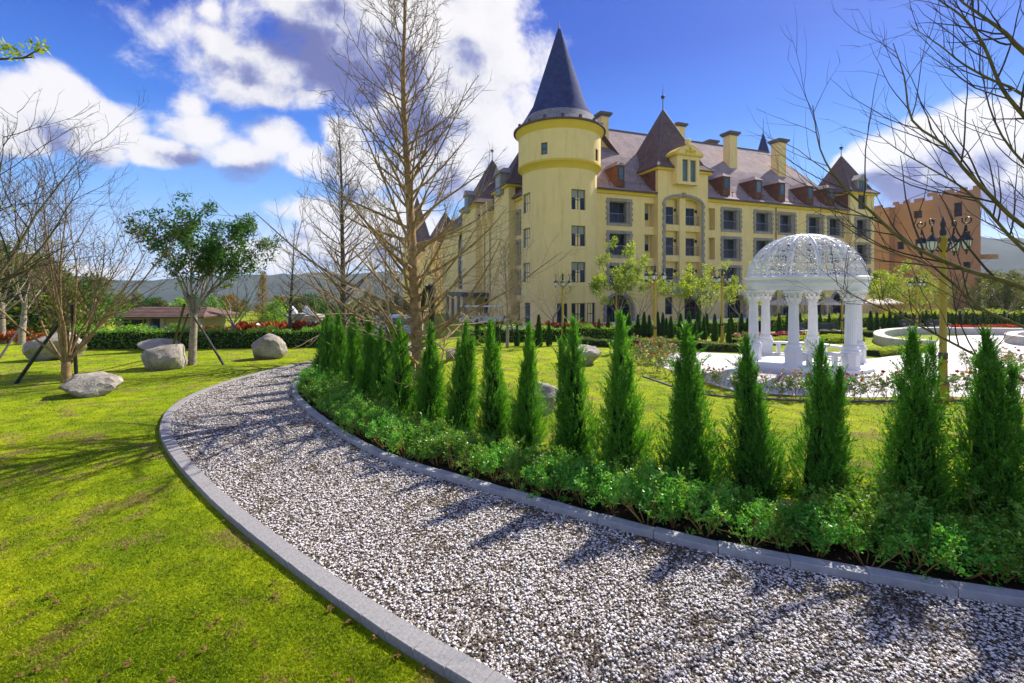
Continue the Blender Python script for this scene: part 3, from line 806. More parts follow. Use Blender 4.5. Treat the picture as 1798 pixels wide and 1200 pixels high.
# white terrace parapet and plinth
MB().box(3.2, UEND, RV - 2.6, RV - 2.3, -0.6, 0.45).build('terrace_parapet', M['white'], hotel)

# ---- main roof of the right wing
RIDV = 8.2
ur0, tr0 = ray_v(1040, RIDV); RIDZ = zpx(223.5, tr0)
ur1 = ray_v(1350, RIDV)[0]
e0 = EAVE + 0.03; ev = RV - 0.55; bv = 2 * RIDV - ev
rf = MB()
ue = UEND + 1.0
N = 10
def roofpt(u, k):      # slight bell-cast at the foot
    f = k / N; v = ev + (RIDV - ev) * f; z = e0 + (RIDZ - e0) * (f - 0.10 * math.sin(PI * min(1, f * 2.2)) * (1 - f) if f < 0.45 else f)
    return (u, v, z)
for k in range(N):
    f0, f1 = k / N, (k + 1) / N
    ra = ue + (ur1 - ue) * f0; rb = ue + (ur1 - ue) * f1
    la = 1.0; lb = 1.0
    rf.quad(roofpt(la, k), roofpt(ra, k), roofpt(rb, k + 1), roofpt(lb, k + 1))
rf.quad((1.0, bv, e0), (1.0, RIDV, RIDZ), (ur1, RIDV, RIDZ), (ue, bv, e0))
for k in range(N):
    a, b = roofpt(ue + (ur1 - ue) * k / N, k), roofpt(ue + (ur1 - ue) * (k + 1) / N, k + 1)
    rf.quad(a, (a[0], bv - (a[1] - ev), a[2]), (b[0], bv - (b[1] - ev) + 0.0005, b[2]), b)
main_roof = rf.build('roof', M['slate'], hotel)
MB().box(1.0, ur1, RIDV - 0.12, RIDV + 0.12, RIDZ - 0.1, RIDZ + 0.06).build('ridge_cap', M['cap'], main_roof)
def roof_v(z):         # where the front slope reaches a height
    return ev + (RIDV - ev) * (z - e0) / (RIDZ - e0)
# chimneys: shaft and cap
def chimney(px0, px1, pytop, pybot, v):
    u0, t = ray_v(px0, v); u1, _ = ray_v(px1, v)
    w = (u1 - u0) * 0.72; zt = zpx(pytop, t); zb = zpx(pybot, t) - 1.6
    cc = (u0 + u1) / 2
    c = MB().box(-w / 2, w / 2, -w * 0.3, w * 0.3 + 0.35, zb, zt - 0.45).build('chimney', M['stucco'], hotel, (cc, v, 0))
    mb = MB(); mb.box(-w / 2 - 0.14, w / 2 + 0.14, -w * 0.3 - 0.14, w * 0.3 + 0.49, zt - 0.45, zt - 0.27); mb.box(-w / 2 - 0.3, w / 2 + 0.3, -w * 0.3 - 0.3, w * 0.3 + 0.65, zt - 0.268, zt)
    mb.build('chimney_cap', M['cap'], c)
for a in ((1051, 1069, 198, 252, 5.2), (1275, 1293, 232, 280, 4.4), (1360, 1378, 245, 292, 4.0), (1184, 1202, 217, 240, 10.5), (1240, 1257, 247, 262, 11.0)): chimney(*a)
# small roof dormers
def dormer(pxl, pxr, pytop, pybot, parent=hotel):
    pc = (pxl + pxr) / 2
    v = RV + 0.35
    for _ in range(8):
        u, t = ray_v(pc, v); zb = zpx(pybot, t); v = 0.6 * v + 0.4 * (roof_v(zb) - 0.05)
    u0 = ray_v(pxl, v)[0]; u1 = ray_v(pxr, v)[0]; w = (u1 - u0) * 0.86; zt = zpx(pytop, t)
    back = roof_v(zt) + 0.4 - v; h = zt - zb; hw = h * 0.76; cc = (u0 + u1) / 2
    mb = MB().box(-w / 2, w / 2, 0, back, zb - 0.35, zb + hw)
    d = mb.build('dormer', M['cladding'], parent, (cc, v, 0))
    r = MB(); o = 0.16
    zz = zb + hw
    A, B, Cc, D = (-w / 2 - o, -o, zz), (w / 2 + o, -o, zz), (w / 2 + o, back, zz), (-w / 2 - o, back, zz)
    r1, r2 = (0, w * 0.42, zt), (0, back, zt)
    r.poly([A, B, r1]); r.quad(B, Cc, r2, r1); r.quad(A, r1, r2, D); r.quad(A, D, Cc, B); r.poly([D, r2, Cc])
    r.build('dormer_roof', M['slate'], d)
    f = pane_grid(w * 0.72, hw * 0.72, 1, 1, 0.07, 0.06).build('dormer_window', M['frame'], d, (-w * 0.36, -0.002, zb + hw * 0.2))
for a in ((1082.5, 1097.5, 281, 323), (1268, 1283, 302, 338), (1324.5, 1339, 308, 344), (1366.5, 1379.5, 313, 348.5), (1415.5, 1429.5, 319, 354), (1452.5, 1466.5, 323, 357)):
    dormer(*a)
for o in [c for c in hotel.children if c.name.startswith('dormer')]:
    f = [c for c in o.children if c.name.startswith('dormer_window')][0]
    bb = max(v.co.x for v in f.data.vertices), max(v.co.z for v in f.data.vertices)
    MB().quad((0, 0, 0), (bb[0], 0, 0), (bb[0], 0, bb[1]), (0, 0, bb[1])).build('pane', M['glass_sky'], o, (f.location.x, -0.03, f.location.z))
# little snow guards along the eaves
for px in range(1068, 1480, 27):
    u, t = ray_v(px, RV)
    if gu0 - 0.5 < u < gu1 + 0.5: continue
    z = e0 + 0.42; v = roof_v(z) - 0.02
    g = MB(); g.tube([(0, 0, -0.1), (0, 0, 0.42)], 0.03, 5); g.box(-0.11, 0.11, -0.05, 0.05, 0.36, 0.44)
    g.build('snow_guard', M['gutter'], main_roof, (u, v, z))

# ---- gable block with the tall arched loggia
GV = -0.95
ga, gb = ray_v(1155.5, GV)[0], ray_v(1243, GV)[0]
tG = ray_v(1199, GV)[1]
GE = zpx(297, tG)
au0, au1 = ray_v(1168, GV)[0], ray_v(1232, GV)[0]
azt, azs, az0 = zpx(346, tG), zpx(357.5, tG), zpx(507, tG)
GD = 0.8
gh = [(au0, au1, az0, azt)]
wu0, wu1 = ray_v(1168, GV)[0], ray_v(1181, GV)[0]; du0, du1 = ray_v(1202, GV)[0], ray_v(1233, GV)[0]
gh += [(wu0, wu1, 0.9, 2.75), (du0, du1, 0.06, 2.95)]
w = holed_wall(ga, gb, -1.5, GE, gh, GD)
w.quad((ga, 0, GE), (ga, 0, -1.5), (ga, 6, -1.5), (ga, 6, GE)); w.quad((gb, 0, -1.5), (gb, 0, GE), (gb, 6, GE), (gb, 6, -1.5))
gw = w.build('gable_wall', M['stucco'], hotel, (0, GV, 0))
aw = au1 - au0
ap = [(aw / 2 - aw / 2 * math.cos(PI * i / 12), azs + (azt - azs) * math.sin(PI * i / 12)) for i in range(13)]
sp = MB()
for half, cx in ((ap[:7], 0), (ap[6:], aw)):
    for a, b in zip(half, half[1:]): sp.poly([(a[0], 0, a[1]), (b[0], 0, b[1]), (cx, 0, azt)])
for a, b in zip(ap, ap[1:]): sp.quad((a[0], 0, a[1]), (b[0], 0, b[1]), (b[0], 0.5, b[1]), (a[0], 0.5, a[1]))
sp.build('spandrel', M['stucco'], gw, (au0, -0.002, 0))
rg = MB(); bd = 0.28
op = [(aw / 2 - (aw / 2 + bd) * math.cos(PI * i / 12), azs + (azt + bd - azs) * math.sin(PI * i / 12)) for i in range(13)]
for i in range(12): rg.prism([ap[i], ap[i + 1], op[i + 1], op[i]], -0.09 - (0.02 if i % 2 else 0), 0.03)
n = 24; hh = (azs - az0) / n
for i in range(n):
    e = 0.1 if i % 2 else 0
    for xa, xb in ((-bd - e, 0), (aw, aw + bd + e)): rg.box(xa, xb, -0.09 - (0.02 if i % 2 else 0), 0.03, az0 + i * hh + 0.005, az0 + (i + 1) * hh - 0.005)
rg.box(aw / 2 - 0.2, aw / 2 + 0.2, -0.16, 0.03, azt + 0.02, azt + bd + 0.14)
rg.build('stone_surround', M['stone_trim'], gw, (au0, -0.003, 0))
# pier, floors and balcony doors inside the arch
pu0, pu1 = ray_v(1195, GV)[0], ray_v(1205.5, GV)[0]
MB().box(pu0, pu1, 0.15, 0.6, az0, azt - 0.15).build('pier', M['stucco'], gw)
for r in range(3):
    zf = zpx(395.0, tG) - PITCH * r
    if r < 2: MB().box(au0 + 0.01, au1 - 0.01, 0.25, GD - 0.01, zf - 0.66, zf).build('balcony_slab', M['stucco'], gw)
    for xa, xb in ((au0 + 0.05, pu0 - 0.05), (pu1 + 0.05, au1 - 0.05)):
        wd = (xb - xa) * 0.6; hd = 1.95
        d = pane_grid(wd, hd, 2, 1, 0.07, 0.06).build('balcony_door', M['frame'], gw, (xa + (xb - xa) * 0.22, GD - 0.03, zf + 0.01))
        MB().quad((0, 0, 0), (wd, 0, 0), (wd, 0, hd), (0, 0, hd)).build('pane', M['glass'], d, (0, -0.03, 0))
        rl = MB(); W = xb - xa; rl.box(0, W, -0.02, 0.02, 0.95, 1.0); rl.box(0, W, -0.015, 0.015, 0.06, 0.09)
        for i in range(12): x = W * (i + 0.5) / 12; rl.box(x - 0.008, x + 0.008, -0.008, 0.008, 0.09, 0.95)
        rl.build('railing', M['rail'], gw, (xa, 0.30, zf))
        lm = MB(); lm.box(-0.08, 0.08, -0.18, 0, 0, 0.3); lm.build('wall_lantern', M['iron'], gw, (xb - 0.12, GD - 0.012, zf + 1.5))
# stone balcony at the foot of the arch
bx0, bx1 = au0 - 0.75, au1 + 0.75
bb = MB(); bb.box(bx0, bx1, -0.75, 0.0, az0 - 0.35, az0 - 0.02); bb.box(bx0 + 0.1, bx1 - 0.1, -0.6, 0.0, az0 - 0.6, az0 - 0.352)
bal = bb.build('stone_balcony', M['stone_trim'], gw)
bb = MB(); bb.box(bx0, bx1, -0.75, -0.55, az0 + 0.78, az0 + 0.95); bb.box(bx0, bx1, -0.72, -0.58, az0 - 0.018, az0 + 0.1)
for x in (bx0, (bx0 + bx1) / 2 - 0.25, bx1 - 0.5): bb.box(x + 0.001, x + 0.5, -0.74, -0.56, az0 + 0.101, az0 + 0.779)
bb.build('parapet', M['stone_trim'], bal)
nb = 16; pr = [(0.05, 0), (0.085, 0.12), (0.085, 0.25), (0.04, 0.5), (0.06, 0.68)]
for i in range(nb):
    x = bx0 + 0.62 + (bx1 - bx0 - 1.24) * i / (nb - 1)
    if abs(x - (bx0 + bx1) / 2) < 0.33: continue
    MB().lathe(pr, 8).build('baluster', M['white_stone'], bal, (x, -0.65, az0 + 0.1), smoothing=True)
# entrance
d = pane_grid(du1 - du0, 2.89, 3, 2, 0.09, 0.08).build('entrance_door', M['cladding'], gw, (du0, 0.25, 0.06))
MB().quad((0, 0, 0), (du1 - du0, 0, 0), (du1 - du0, 0, 2.89), (0, 0, 2.89)).build('pane', M['glass'], d, (0, -0.03, 0))
mb = MB()
for i in range(10):
    a0, a1 = PI / 2 * i / 10, PI / 2 * (i + 1) / 10
    mb.quad((0, -1.2 * math.cos(a0), 0.75 * math.sin(a0)), (du1 - du0 + 0.5, -1.2 * math.cos(a0), 0.75 * math.sin(a0)), (du1 - du0 + 0.5, -1.2 * math.cos(a1), 0.75 * math.sin(a1)), (0, -1.2 * math.cos(a1), 0.75 * math.sin(a1)))
M['awning'] = plain('grey_awning', (0.10, 0.095, 0.11), 0.7, 0.1)
mb.build('awning', M['awning'], gw, (du0 - 0.25, 0, 2.5))
d = pane_grid(wu1 - wu0, 1.85, 1, 2, 0.08, 0.07).build('window', M['frame'], gw, (wu0, 0.2, 0.9))
MB().quad((0, 0, 0), (wu1 - wu0, 0, 0), (wu1 - wu0, 0, 1.85), (0, 0, 1.85)).build('pane', M['glass'], d, (0, -0.03, 0))
# brown-shingled cheeks above the main eaves, then the pyramid
for u_, s_ in ((ga - 0.01, -1), (gb + 0.01, 1)):
    MB().box(min(u_, u_ + s_ * 0.03), max(u_, u_ + s_ * 0.03), 0.4, 5.6, EAVE + 0.05 , GE - 0.02).build('shingled_cheek', M['cladding'], gw)
def pyramid(name, u0, u1, v0, v1, ze, apex_z, parent, over=0.45, m='slate_dark', flare=0.22):
    cu, cv = (u0 + u1) / 2, (v0 + v1) / 2
    mb = MB(); rings = [(0.0, 1.0, 0.0), (0.10, 0.80, 0.0), (1.0, 0.0, 0.0)]
    hu_, hv_ = (u1 - u0) / 2 + over, (v1 - v0) / 2 + over
    lv = []
    for f, s, _ in rings:
        z = ze + (apex_z - ze) * f
        lv.append([(cu - hu_ * s, cv - hv_ * s, z), (cu + hu_ * s, cv - hv_ * s, z), (cu + hu_ * s, cv + hv_ * s, z), (cu - hu_ * s, cv + hv_ * s, z)])
    for a, b in zip(lv[:-1], lv[1:-1]):
        for i in range(4): mb.quad(a[i], a[(i + 1) % 4], b[(i + 1) % 4], b[i])
    for i in range(4): mb.poly([lv[1][i], lv[1][(i + 1) % 4], (cu, cv, apex_z)])
    r = mb.build(name, M[m], parent)
    hp = MB()
    for i in range(4): hp.tube([lv[0][i], lv[1][i], (cu, cv, apex_z)], 0.06, 5)
    hp.build('hip_capping', M['cap'], r)
    MB().box(cu - hu_ - 0.02, cu + hu_ + 0.02, cv - hv_ - 0.02, cv + hv_ + 0.02, ze - 0.12, ze - 0.004).build('gutter', M['gutter'], r)
    MB().box(cu - hu_ + 0.14, cu + hu_ - 0.14, cv - hv_ + 0.14, cv + hv_ - 0.14, ze - 0.36, ze - 0.122).build('cornice', M['stucco_deep'], r)
    return r, cu, cv
def finial(parent, u, v, z, h, s=1.0):
    mb = MB(); mb.tube([(0, 0, -0.3), (0, 0, h)], [0.06 * s, 0.015], 6)
    mb.lathe([(0.0, 0.36), (0.2, 0.42), (0.05, 0.5), (0.22, 0.56), (0.24, 0.64), (0.18, 0.74), (0.0, 0.8)], 12, cz=h * 0.28)
    mb.build('finial', M['iron'], parent, (u, v, z), smoothing=True)
gdep = gb - ga
vmid = GV + gdep * 0.5
ta = ray_v(1166, vmid)[1]
pr_, cu, cv = pyramid('gable_roof', ga, gb, GV, GV + gdep, GE, zpx(193, ta), hotel)
finial(pr_, cu, cv, zpx(193, ta), (193 - 147) / FPX * ta)
# front attic with twin windows and a curved pediment
fu0, fu1 = ray_v(1181, GV - 0.1)[0], ray_v(1219.5, GV - 0.1)[0]
fz1 = zpx(278, tG); fw = fu1 - fu0
tw = []
for pa, pb in ((1189, 1199), (1202.7, 1212.7)): tw.append((ray_v(pa, GV)[0], ray_v(pb, GV)[0], zpx(322, tG), zpx(284, tG)))
fr = holed_wall(fu0, fu1, GE - 0.25 - 1.6, fz1, tw, 0.3)
fr.quad((fu0, 0, fz1), (fu0, 0, GE - 1.8), (fu0, 2.4, GE - 1.8), (fu0, 2.4, fz1)); fr.quad((fu1, 0, GE - 1.8), (fu1, 0, fz1), (fu1, 2.4, fz1), (fu1, 2.4, GE - 1.8))
att = fr.build('attic_front', M['stucco'], hotel, (0, GV - 0.82, 0))
for q in tw:
    d = pane_grid(q[1] - q[0], q[3] - q[2], 1, 1, 0.07, 0.06).build('attic_window', M['frame'], att, (q[0], 0.29, q[2]))
    MB().quad((0, 0, 0), (q[1] - q[0], 0, 0), (q[1] - q[0], 0, q[3] - q[2]), (0, 0, q[3] - q[2])).build('pane', M['glass_sky'], d, (0, -0.03, 0))
pz = zpx(259, tG) - fz1
pd = [(-fw * 0.12, 0), (fw * 1.12, 0)] + [(fw * 1.12 - fw * 1.24 * i / 14, 0.3 + (pz - 0.3) * math.sin(PI * i / 14)) for i in range(15)]
pe = MB().prism(pd, -0.2, 2.2).build('pediment', M['stucco_deep'], att, (fu0, 0, fz1 + 0.002))
MB().prism([(x * 0.86 + fw * 0.07, z * 0.78 + 0.12) for x, z in pd], -0.26, -0.195).build('pediment_panel', M['stucco'], pe)
or_ = MB()
for s_ in (-1, 1):
    or_.tube([(fw / 2 + s_ * (0.12 + 0.42 * t_ * math.cos(5 * t_)), -0.3, pz * 0.22 + pz * 0.55 * t_) for t_ in np.linspace(0, 1, 12)], [0.09 - 0.05 * t_ for t_ in np.linspace(0, 1, 12)], 6)
    or_.tube([(fw / 2 + s_ * (0.55 + 0.17 * math.cos(a)), -0.3, pz * 0.34 + 0.17 * math.sin(a)) for a in np.linspace(0, 5.5, 12)], 0.06, 6)
or_.lathe([(0.0, 0), (0.2, 0.02), (0.22, 0.2), (0.12, 0.34), (0.0, 0.4)], 10, cx=fw / 2, cy=-0.25, cz=pz * 0.3)
or_.build('carved_crest', M['stucco_deep'], pe, smoothing=True)
MB().lathe([(0.24, -0.1), (0.18, 0.1), (0.28, 0.2), (0.33, 0.4), (0.26, 0.6), (0.1, 0.72), (0.0, 0.75)], 12).build('pediment_urn', M['stucco'], pe, (fw / 2, 0.1, pz), smoothing=True)

# ---- far end pavilion of the right wing
EV = -1.0
eu0, eu1 = ray_v(1493.5, EV)[0], ray_v(1535, EV)[0]; tE = ray_v(1514, EV)[1]
EE = zpx(338, tE); ed = (eu1 - eu0) * 1.15
ehol = []
eww = min(WW, (eu1 - eu0) * 0.62); ec = (eu0 + eu1) / 2
for r in range(3):
    z = WZ0 - PITCH * r; ehol.append((ec - WW / 2 + BAND, ec + WW / 2 - BAND, z + BAND, z + WH - BAND)); balcony_window(ec - WW / 2, z, EV)
z = EAVE + 0.15; ehol.append((ec - 0.85, ec + 0.85, z, z + 2.0))
ew = holed_wall(eu0, eu1, -1.5, EE, ehol, RD)
ew.quad((eu0, 0, EE), (eu0, 0, -1.5), (eu0, ed, -1.5), (eu0, ed, EE)); ew.quad((eu1, 0, -1.5), (eu1, 0, EE), (eu1, ed, EE), (eu1, ed, -1.5))
eo = ew.build('end_pavilion_wall', M['stucco'], hotel, (0, EV, 0))
d = pane_grid(1.7, 2.0, 2, 2, 0.07, 0.06).build('window', M['frame'], eo, (ec - 0.85, 0.3, z))
MB().quad((0, 0, 0), (1.7, 0, 0), (1.7, 0, 2.0), (0, 0, 2.0)).build('pane', M['glass'], d, (0, -0.03, 0))
MB().box(eu0 - 0.03, eu0 - 0.002, 0.3, ed - 0.2, EAVE + 0.1, EE - 0.1).build('shingled_cheek', M['cladding'], eo)
ta = ray_v(1488.6, EV + ed / 2)[1]
pr_, cu, cv = pyramid('end_pavilion_roof', eu0, eu1, EV, EV + ed, EE, zpx(276, ta), hotel)
finial(pr_, cu, cv, zpx(276, ta), 1.7)
dm = MB().box(-0.95, 0.95, 0, 2.4, -0.2, 1.5); dm.prism([(-1.15, 1.5), (1.15, 1.5), (0, 2.35)], -0.15, 2.4)
do = dm.build('dormer', M['stone_trim'], pr_, (ec, EV + 0.05, EE + 0.05))
df = pane_grid(1.1, 1.3, 2, 1, 0.07, 0.05).build('pane', M['frame'], do, (-0.55, -0.01, 0.1))
MB().quad((0.03, 0, 0.03), (1.07, 0, 0.03), (1.07, 0, 1.27), (0.03, 0, 1.27)).build('glass_pane', M['glass_sky'], do, (-0.55, -0.03, 0.1))
# blue turret cone behind the ridge
tb = ray_v(1340, 13.0); zt = zpx(231.6, tb[1])
MB().lathe([(1.7, -6.4), (1.45, -5.4), (0.0, 0)], 28).build('turret_roof', M['slate_cone'], hotel, (tb[0], 13.0, zt), smoothing=30)
MB().lathe([(1.45, 0), (1.45, 14)], 24).build('turret_wall', M['stucco'], hotel, (tb[0], 13.0, zt - 20.2), smoothing=True)
MB().tube([(0, 0, -0.2), (0, 0, 2.2)], [0.05, 0.02], 6).build('finial', M['iron'], hotel, (tb[0], 13.0, zt))

# ---- round corner tower
TR = 3.62
Z = lambda py: zpx(py, TY)
def tower_angle(px, R=TR):
    a = (px - CXP) / FPX
    A = a * a + 1; B = -2 * (a * TX + TY); C_ = TX * TX + TY * TY - R * R
    t = (-B - math.sqrt(max(0, B * B - 4 * A * C_))) / (2 * A)
    x, y = t * a - TX, t - TY
    return math.atan2(y, x) - math.atan2(HS, HC), t
def holed_drum(R, z0, z1, holes, seg=120, depth=0.22):
    """holes (angle0, angle1, za, zb)"""
    mb = MB(); zs = sorted({z0, z1, *[h[i] for h in holes for i in (2, 3)]})
    H = []
    for a0, a1, za, zb in holes: H.append((round(a0 / (2 * PI) * seg), round(a1 / (2 * PI) * seg), za, zb))
    P = lambda i, z, r: (r * math.cos(2 * PI * i / seg), r * math.sin(2 * PI * i / seg), z)
    for i in range(seg):
        for za, zb in zip(zs, zs[1:]):
            if any(((i - h[0]) % seg) < (h[1] - h[0]) and h[2] <= za and zb <= h[3] for h in H): continue
            mb.quad(P(i, za, R), P(i + 1, za, R), P(i + 1, zb, R), P(i, zb, R))
    r = R - depth
    for i0, i1, za, zb in H:
        mb.quad(P(i0, za, R), P(i0, za, r), P(i0, zb, r), P(i0, zb, R)); mb.quad(P(i1, za, r), P(i1, za, R), P(i1, zb, R), P(i1, zb, r))
        for i in range(i0, i1):
            mb.quad(P(i, zb, R), P(i, zb, r), P(i + 1, zb, r), P(i + 1, zb, R)); mb.quad(P(i, za, r), P(i, za, R), P(i + 1, za, R), P(i + 1, za, r))
            mb.quad(P(i, za, r), P(i + 1, za, r), P(i + 1, zb, r), P(i, zb, r))
    return mb, [(2 * PI * h[0] / seg, 2 * PI * h[1] / seg, h[2], h[3]) for h in H]
th = []
for p0, p1 in ((1002, 1027), (918.5, 930)):
    for r in range(3):
        a0, t0 = tower_angle(p0); a1, t1 = tower_angle(p1); tm = (t0 + t1) / 2
        top = zpx(332.5, tower_angle(1014)[1]) - PITCH * 1.0 * r
        th.append((a0, a1, top - 1.85, top))
for p0, p1 in ((976, 998), (1003, 1028), (1032, 1045.5), (921, 932)):
    a0, t0 = tower_angle(p0); a1, t1 = tower_angle(p1)
    th.append((a0, a1, 0.35, zpx(533, tower_angle(1010)[1])))
DR = 4.0
drum_z0, drum_z1 = Z(308), Z(243)
mb, TH = holed_drum(TR, -1.5, drum_z0 - 0.1, th)
tower = mb.build('tower_wall', M['stucco'], hotel, smoothing=35)
def tower_windows(TH, R, parent):
    for a0, a1, za, zb in TH:
        am = (a0 + a1) / 2; wd = 2 * (R - 0.2) * math.sin((a1 - a0) / 2); hd = zb - za
        nx = 2 if wd > 0.9 else 1; nz = 3 if wd < 1.0 and hd > 1.5 else 2
        loc = ((R - 0.19) * math.cos(am) * math.cos((a1 - a0) / 2), (R - 0.19) * math.sin(am) * math.cos((a1 - a0) / 2), za)
        f = pane_grid(wd, hd, nx, nz, 0.07, 0.07)
        f = MB().add([(x - wd / 2, y, z) for x, y, z in f.v], f.f)
        fo = f.build('window', M['frame'], parent, loc, am + PI / 2)
        MB().quad((-wd / 2, 0, 0), (wd / 2, 0, 0), (wd / 2, 0, hd), (-wd / 2, 0, hd)).build('pane', M['glass'] if am > -PI * 0.66 else M['glass_sky'], fo, (0, -0.035, 0))
        if 1.5 < hd < 1.9 and wd > 1.1: MB().box(-wd / 2 + 0.08, wd / 2 - 0.08, -0.048, -0.04, hd * 0.6, hd - 0.06).build('blind', M['blind'], fo)
tower_windows(TH, TR, tower)
dh = []
for p0, p1, ya, yb in ((949, 962.5, 251.5, 272.5), (1046.5, 1050.5, 261, 282)):
    a0, t0 = tower_angle(p0, DR); a1, t1 = tower_angle(p1, DR); dh.append((a0, a1, zpx(yb, t0), zpx(ya, t0)))
mb, DH = holed_drum(DR, drum_z0 + 0.55, drum_z1, dh)
drum = mb.build('tower_drum', M['stucco'], hotel, smoothing=35)
tower_windows(DH, DR, drum)
MB().lathe([(TR, -0.2), (TR + 0.02, 0.0), (DR - 0.12, 0.28), (DR + 0.06, 0.4), (DR + 0.06, 0.552), (DR - 0.05, 0.56)], 96).build('corbel_band', M['stucco_deep'], drum, (0, 0, drum_z0 - 0.0), smoothing=40)
MB().lathe([(DR - 0.05, -0.5), (DR + 0.02, -0.3), (DR + 0.22, 0.1), (DR + 0.3, 0.3), (DR + 0.3, 0.33), (1, 0.34)], 96).build('eaves_cove', M['stucco_deep'], drum, (0, 0, drum_z1 + 0.0), smoothing=40)
zr = drum_z1 + 0.34
cone = MB().lathe([(DR - 0.62, 1.35), (2.62, 2.6), (0.16, Z(52) - zr), (0, Z(51) - zr)], 72).build('tower_roof', M['slate_cone'], hotel, (0, 0, zr), smoothing=40)
MB().lathe([(DR + 0.42, 0.02), (DR + 0.05, 0.42), (DR - 0.35, 0.92), (DR - 0.618, 1.352)], 72).build('roof_flare', M['slate_flare'], cone, smoothing=40)
MB().lathe([(DR + 0.3, -0.02), (DR + 0.5, -0.02), (DR + 0.5, 0.12), (DR + 0.3, 0.12)], 72).build('gutter', M['gutter'], cone, smoothing=30)
MB().tube([(0, 0, Z(54) - zr), (0, 0, Z(38) - zr)], [0.07, 0.02], 6).build('finial', M['iron'], cone)
for i in range(16):
    a = 2 * PI * i / 16
    MB().box(-0.1, 0.1, -0.1, 0.1, 0, 0.3).build('snow_guard', M['gutter'], cone, ((DR + 0.2) * math.cos(a), (DR + 0.2) * math.sin(a), 0.2))

# ---- left wing, running away from the viewer
LU = -1.7
RZL = -PI / 2
LEN = 47.0
lh = []
def lv(px): return ray_u(px, LU)
# windows: along local x' = -v
def lhole(v0, v1, z0, z1): lh.append((-v1, -v0, z0, z1))
vA1, tl = lv(897.5)
for pc in (906.0, 878.5):
    vc, t = lv(pc)
    for r in range(3):
        z = WZ0 - 0.55 - PITCH * r
        lhole(vc - WW / 2 + BAND, vc + WW / 2 - BAND, z + BAND, z + WH - BAND); balcony_window(vc + WW / 2, z, LU, RZL, rail=False)
LEAVE = EAVE
# tall slit windows between buttress fins, and round-headed great windows
slits = [lv(p) for p in (860.5, 851, 841, 831.5)]
for v, t in slits: lhole(v - 0.32, v + 0.32, 2.6, min(LEAVE - 0.6, zpx(352, slits[0][1])))
great = []
for p0, p1 in ((816, 804), (784, 775), (762, 755)):
    v0, v1 = lv(p0)[0], lv(p1)[0]
    if v1 > LEN - 0.6: continue
    lhole(v0, v1, 3.4, zpx(407, lv(810)[1])); great.append((v0, v1))
gtop = zpx(407, lv(810)[1])
for pc in (906.0, 878.5, 853, 826):
    vc = lv(pc)[0]; lhole(vc - 1.15, vc + 1.15, 0.06, 2.2)
lw = holed_wall(-LEN, -1.5, -3.0, LEAVE - 0.1, lh, RD)
lwo = lw.build('left_wing_wall', M['stucco'], hotel, (LU, 0, 0), RZL)
for v, t in slits:
    top = min(LEAVE - 0.6, zpx(352, slits[0][1]))
    f = pane_grid(0.64, top - 2.6, 1, 9, 0.05, 0.05).build('slit_window', M['frame'], lwo, (-v - 0.32, 0.3, 2.6))
    MB().quad((0, 0, 0), (0.64, 0, 0), (0.64, 0, top - 2.6), (0, 0, top - 2.6)).build('pane', M['glass'], f, (0, -0.03, 0))
for v, t in slits:
    fz = LEAVE + 1.3
    mb = MB(); mb.add([(-0.28, 0.02, -2.2), (0.28, 0.02, -2.2), (0.28, -0.75, -0.8), (-0.28, -0.75, -0.8), (-0.28, 0.02, 1.6), (0.28, 0.02, 1.6), (0.28, -0.75, 1.3), (-0.28, -0.75, 1.3)],
                      [(0, 3, 2, 1), (4, 5, 6, 7), (0, 1, 5, 4), (1, 2, 6, 5), (2, 3, 7, 6), (3, 0, 4, 7)])
    mb.build('buttress_fin', M['stucco'], lwo, (-v + 0.75, 0, LEAVE - 0.2))
for v0, v1 in great:
    w_ = v1 - v0; h_ = gtop - 3.4
    f = pane_grid(w_, h_, 4, 7, 0.06, 0.06).build('great_window', M['frame'], lwo, (-v1, 0.3, 3.4))
    MB().quad((0, 0, 0), (w_, 0, 0), (w_, 0, h_), (0, 0, h_)).build('pane', M['glass_sky'], f, (0, -0.03, 0))
    app = arch_pts(w_, h_ - w_ * 0.75, h_); s_ = MB()
    for half, cx in ((app[:7], 0), (app[6:], w_)):
        for a, b in zip(half, half[1:]): s_.poly([(a[0], -0.303, a[1]), (b[0], -0.303, b[1]), (cx, -0.303, h_)])
    s_.build('spandrel', M['stucco'], f)
for pc in (906.0, 878.5, 853, 826):
    vc = lv(pc)[0]
    f = pane_grid(2.3, 2.14, 3, 2, 0.08, 0.06).build('shop_window', M['frame'], lwo, (-vc - 1.15, 0.35, 0.06))
    MB().quad((0, 0, 0), (2.3, 0, 0), (2.3, 0, 2.14), (0, 0, 2.14)).build('pane', M['glass'], f, (0, -0.03, 0))
MB().box(-LEN, -1.2, -0.28, 0.1, LEAVE - 0.42, LEAVE - 0.12).build('cornice', M['stucco_deep'], lwo)
MB().box(-LEN, -1.2, -0.58, 0.15, LEAVE - 0.115, LEAVE + 0.03).build('gutter', M['gutter'], lwo)
l = MB(); LRU = LU + 8.2; lz = RIDZ - 1.2
l.quad((LU - 0.55, LEN, e0), (LU - 0.55, 2.0, e0), (LRU, 4.0, lz), (LRU, LEN, lz)); l.quad((LRU, 4.0, lz), (LU + 16.5, 4.0, e0), (LU + 16.5, LEN, e0), (LRU, LEN, lz))
l.poly([(LU - 0.55, LEN, e0), (LRU, LEN, lz), (LU + 16.5, LEN, e0)])
l.build('left_wing_roof', M['slate_dark'], hotel)
MB().quad((LU, LEN, -3), (LU, LEN, LEAVE), (LU + 16, LEN, LEAVE), (LU + 16, LEN, -3)).build('end_wall', M['stucco'], hotel)
